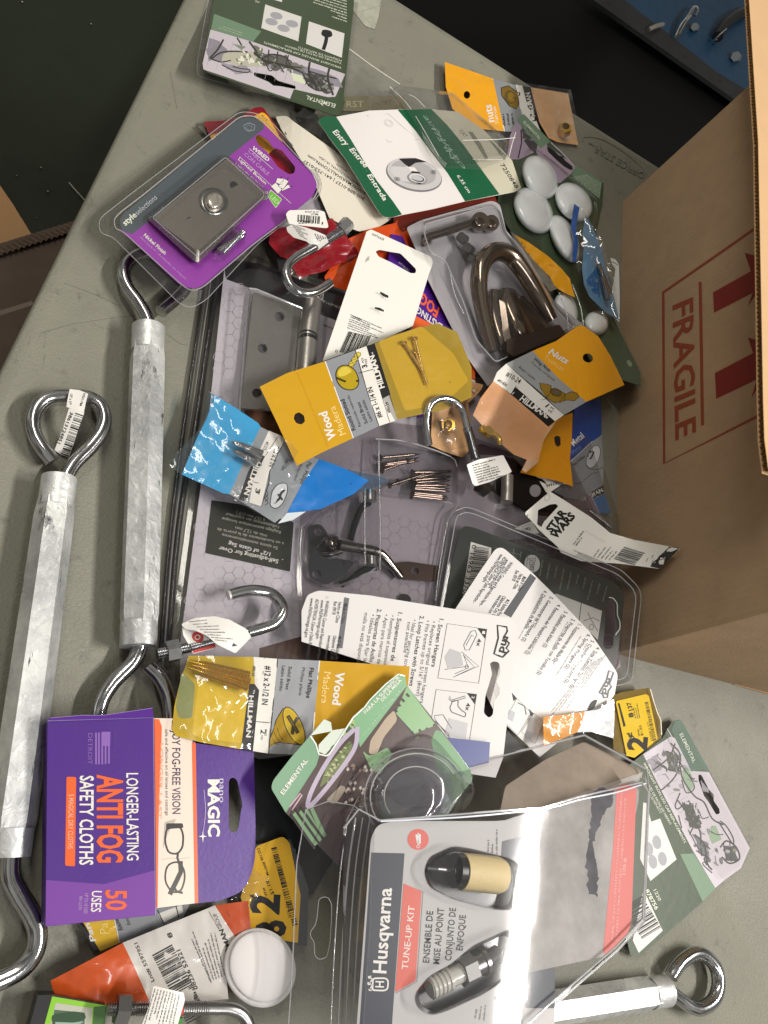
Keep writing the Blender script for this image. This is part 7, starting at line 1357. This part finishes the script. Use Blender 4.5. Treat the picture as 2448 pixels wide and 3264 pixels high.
# trays and contents
for w_ in (w1, w2):
    cxm = sum(p[0] for p in w_) / len(w_); cym = sum(p[1] for p in w_) / len(w_)
    g = G('M'); g.loft(M('4c4d4a', .3, coat=.6, name='smoked_tray'), [(w_, ZC - .2), ([(p[0] * .88 + cxm * .12 - 12, p[1] * .88 + cym * .12 + 8) for p in w_], ZC - 14)], cap=True); t.part('tray', g, smooth=True)
CRMF = M('e3cd98', .55, bump=.2, bs=300, sss=.1, name='felt')
g = G('M'); g.tube(CRMF, [(1050, 695, 78), (1150, 705, 78), (1260, 718, 78), (1290, 722, 78), (1305, 724, 78)], [205, 207, 205, 180, 120], k=1, n=26); ff = t.part('fuel_filter', g, smooth=True, ang=50)
g = G('M'); g.tube(M('1d1f1e', .3, coat=.5), [(1010, 690, 78), (1056, 695, 78)], 190, k=1, n=26); g.tube(M('1d1f1e', .3, coat=.5), [(985, 688, 78), (1012, 690, 78)], 120, k=1, n=20); g.tube(STEEL, [(895, 680, 78), (985, 688, 78)], 34, k=1, n=12); g.tube(BKI, [(840, 676, 78), (905, 682, 78)], 52, k=1, n=12); t.part('filter_cap', g, ff, smooth=True)
g = G('M'); CER = M('e0ddd2', .25, coat=.8, name='ceramic')
for k in range(5):
    u = k * .13; x, y = 868 + 185 * u, 1380 - 92 * u; g.tube(CER, [(x, y, 76), (x + 14, y - 7, 76)], 128, k=1, n=22)
g.tube(CER, [(862, 1384, 76), (1060, 1285, 76)], 108, k=1, n=22); sp = t.part('spark_plug', g, smooth=True, ang=40)
g = G('M'); g.tube(M('8d8c8a', .5, .5, name='steel'), [(1048, 1292, 76), (1120, 1256, 76)], 165, k=1, n=6); g.tube(STEEL, [(1120, 1256, 76), (1175, 1228, 76)], 130, k=1, n=22); g.tube(STEEL, [(1170, 1230, 76), (1190, 1220, 76)], 150, k=1, n=22); t.part('plug_shell', g, sp, smooth=True, ang=25)
g = G('M'); g.tube(STEEL, [(1185, 1222, 76), (1265, 1182, 76)], 100, k=1, th=1.4, n=18); g.tube(DARKST, [(1262, 1184, 76), (1290, 1168, 76)], 30, k=1, n=10); t.part('plug_thread', g, sp, smooth=True, ang=50)
g = G('X', z=[(1262, 1605, 44), (1385, 1668, 60), (1185, 1738, 76), (1080, 1755, 76), (1095, 1700, 54)]); TAN = M('cdbcaa', .55, var=.35, vs=22, bump=.2, bs=20, name='bevel_sheen')
g.poly(TAN, rnd('1080,1756 1092,1698 1180,1640 1262,1602 1388,1666 1250,1716 1182,1740', 8), L=0, th=.6); g.poly(M('d9d2cc', .4, coat=.5, name='silver_card'), '1185,1738 1250,1715 1388,1667 1386,1680 1250,1724 1188,1742', L=1); t.part('bevel_sheen', g)  # panel added to give the clear bevel its silvery reflections as colour
# clear box
KC = clear((.93, .93, .94), r=.035, bump=.035, bs=20, refl=1.15, haze=.015, name='clear_plastic')
g = G('X'); ft = [(742, 1790), (775, 1748), (820, 1772), (1172, 1745), (1250, 1722), (1385, 1690), (1400, 1712), (1388, 1985), (1330, 2045), (1180, 2175), (1080, 2270), (740, 2270)]
fb = [(748, 1775), (780, 1712), (1010, 1652), (1180, 1608), (1262, 1588), (1396, 1662), (1402, 1705), (1392, 1992), (1335, 2052), (1185, 2182), (1085, 2280), (735, 2270)]
zb = [60, 52, 50, 50, 50, 66, 74, 60, 58, 58, 58, 60]
g.raw([P(*g.S(p), 85) for p in ft] + [P(*g.S(p), z_) for p, z_ in zip(fb, zb)], [(i, (i + 1) % 12, (i + 1) % 12 + 12, i + 12) for i in range(12)], KC)
tri = tessellate_polygon([[Vector((*p, 0)) for p in ft]]); g.raw([P(*g.S(p), 85) for p in ft], [tuple(a) for a in tri], KC)
for poly_, z_ in ((ft, 85.2), (fb, None)):
    pts = [(p[0], p[1], (85.2 if z_ else zz_ + .2)) for p, zz_ in zip(poly_, zb)]; g.tube(EDGE, pts[:11], 5, k=1, n=6)
g.tube(M('dfe3ee', .15, coat=1, name='fold_highlight'), [(1395, 1692, 84), (1330, 1712, 85.5), (1250, 1728, 85.6), (1175, 1747, 85.6), (1000, 1765, 85.4), (822, 1774, 85.4)], 4, k=3, n=6)  # pale tube paints the bright highlight along the box crease
t.part('clear_box', g, smooth=True, ang=30)
g = G('M'); o_ = [(p[0], p[1]) for p in w1]; cm = (1115, 735)
for w_, cm in ((w1, (1115, 735)), (w2, (1080, 1290))): g.loft(KC, [([(p[0] * 1.02 - cm[0] * .02, p[1] * 1.02 - cm[1] * .02) for p in w_], 85.3), ([(p[0] * .97 + cm[0] * .03, p[1] * .97 + cm[1] * .03) for p in w_], 90), ([(p[0] * .86 + cm[0] * .14, p[1] * .86 + cm[1] * .14) for p in w_], 93)], cap=True)
t.part('capsule_bump', g, smooth=True, ang=60)
g = G('M', z=[(140, 330, 58), (480, 320, 62), (45, 1593, 54), (330, 1593, 58)], wr=.8, seed=3, cell=30, wf=200)
slot = rnd('214,860 240,845 270,850 290,885 290,960 280,1120 262,1200 215,1215 190,1190 188,1110 165,1080 165,1050 195,1010 205,960', 16)
g.poly(KC, rnd('130,330 270,284 480,318 500,420 470,700 430,1300 400,1800 30,1800 60,1250 85,650', [20, 30, 10, 0, 0, 0, 0, 0, 0, 0]), L=0, holes=[slot]); f = g.zb
g.tube(EDGE, [(p[0], p[1], f(*g.S(p)) + .2) for p in slot + slot[:1]], 5, k=1, n=6); g.tube(EDGE, [(x, y, f(*g.S((x, y))) + .3) for x, y in q('480,318 270,284 138,332 85,650 60,1250 30,1700')], 7, k=1, n=6)
for dx, w_ in ((0, 14), (42, 10), (-45, 8), (85, 12)): g.tube(EDGE, [(430 + dx, 380, 66), (385 + dx, 700, 66), (352 + dx, 1150, 66), (325 + dx, 1700, 66)], w_, k=4, n=8)
g.raw([P(*g.S(p), z_) for p, z_ in (((470, 360), 63), ((430, 1000), 62), ((380, 1750), 60), ((470, 1750), 84), ((520, 1000), 84), ((545, 420), 84))], [(0, 1, 4, 5), (1, 2, 3, 4)], KC)
t.part('clear_flange', g, smooth=True, ang=50)
t.done()
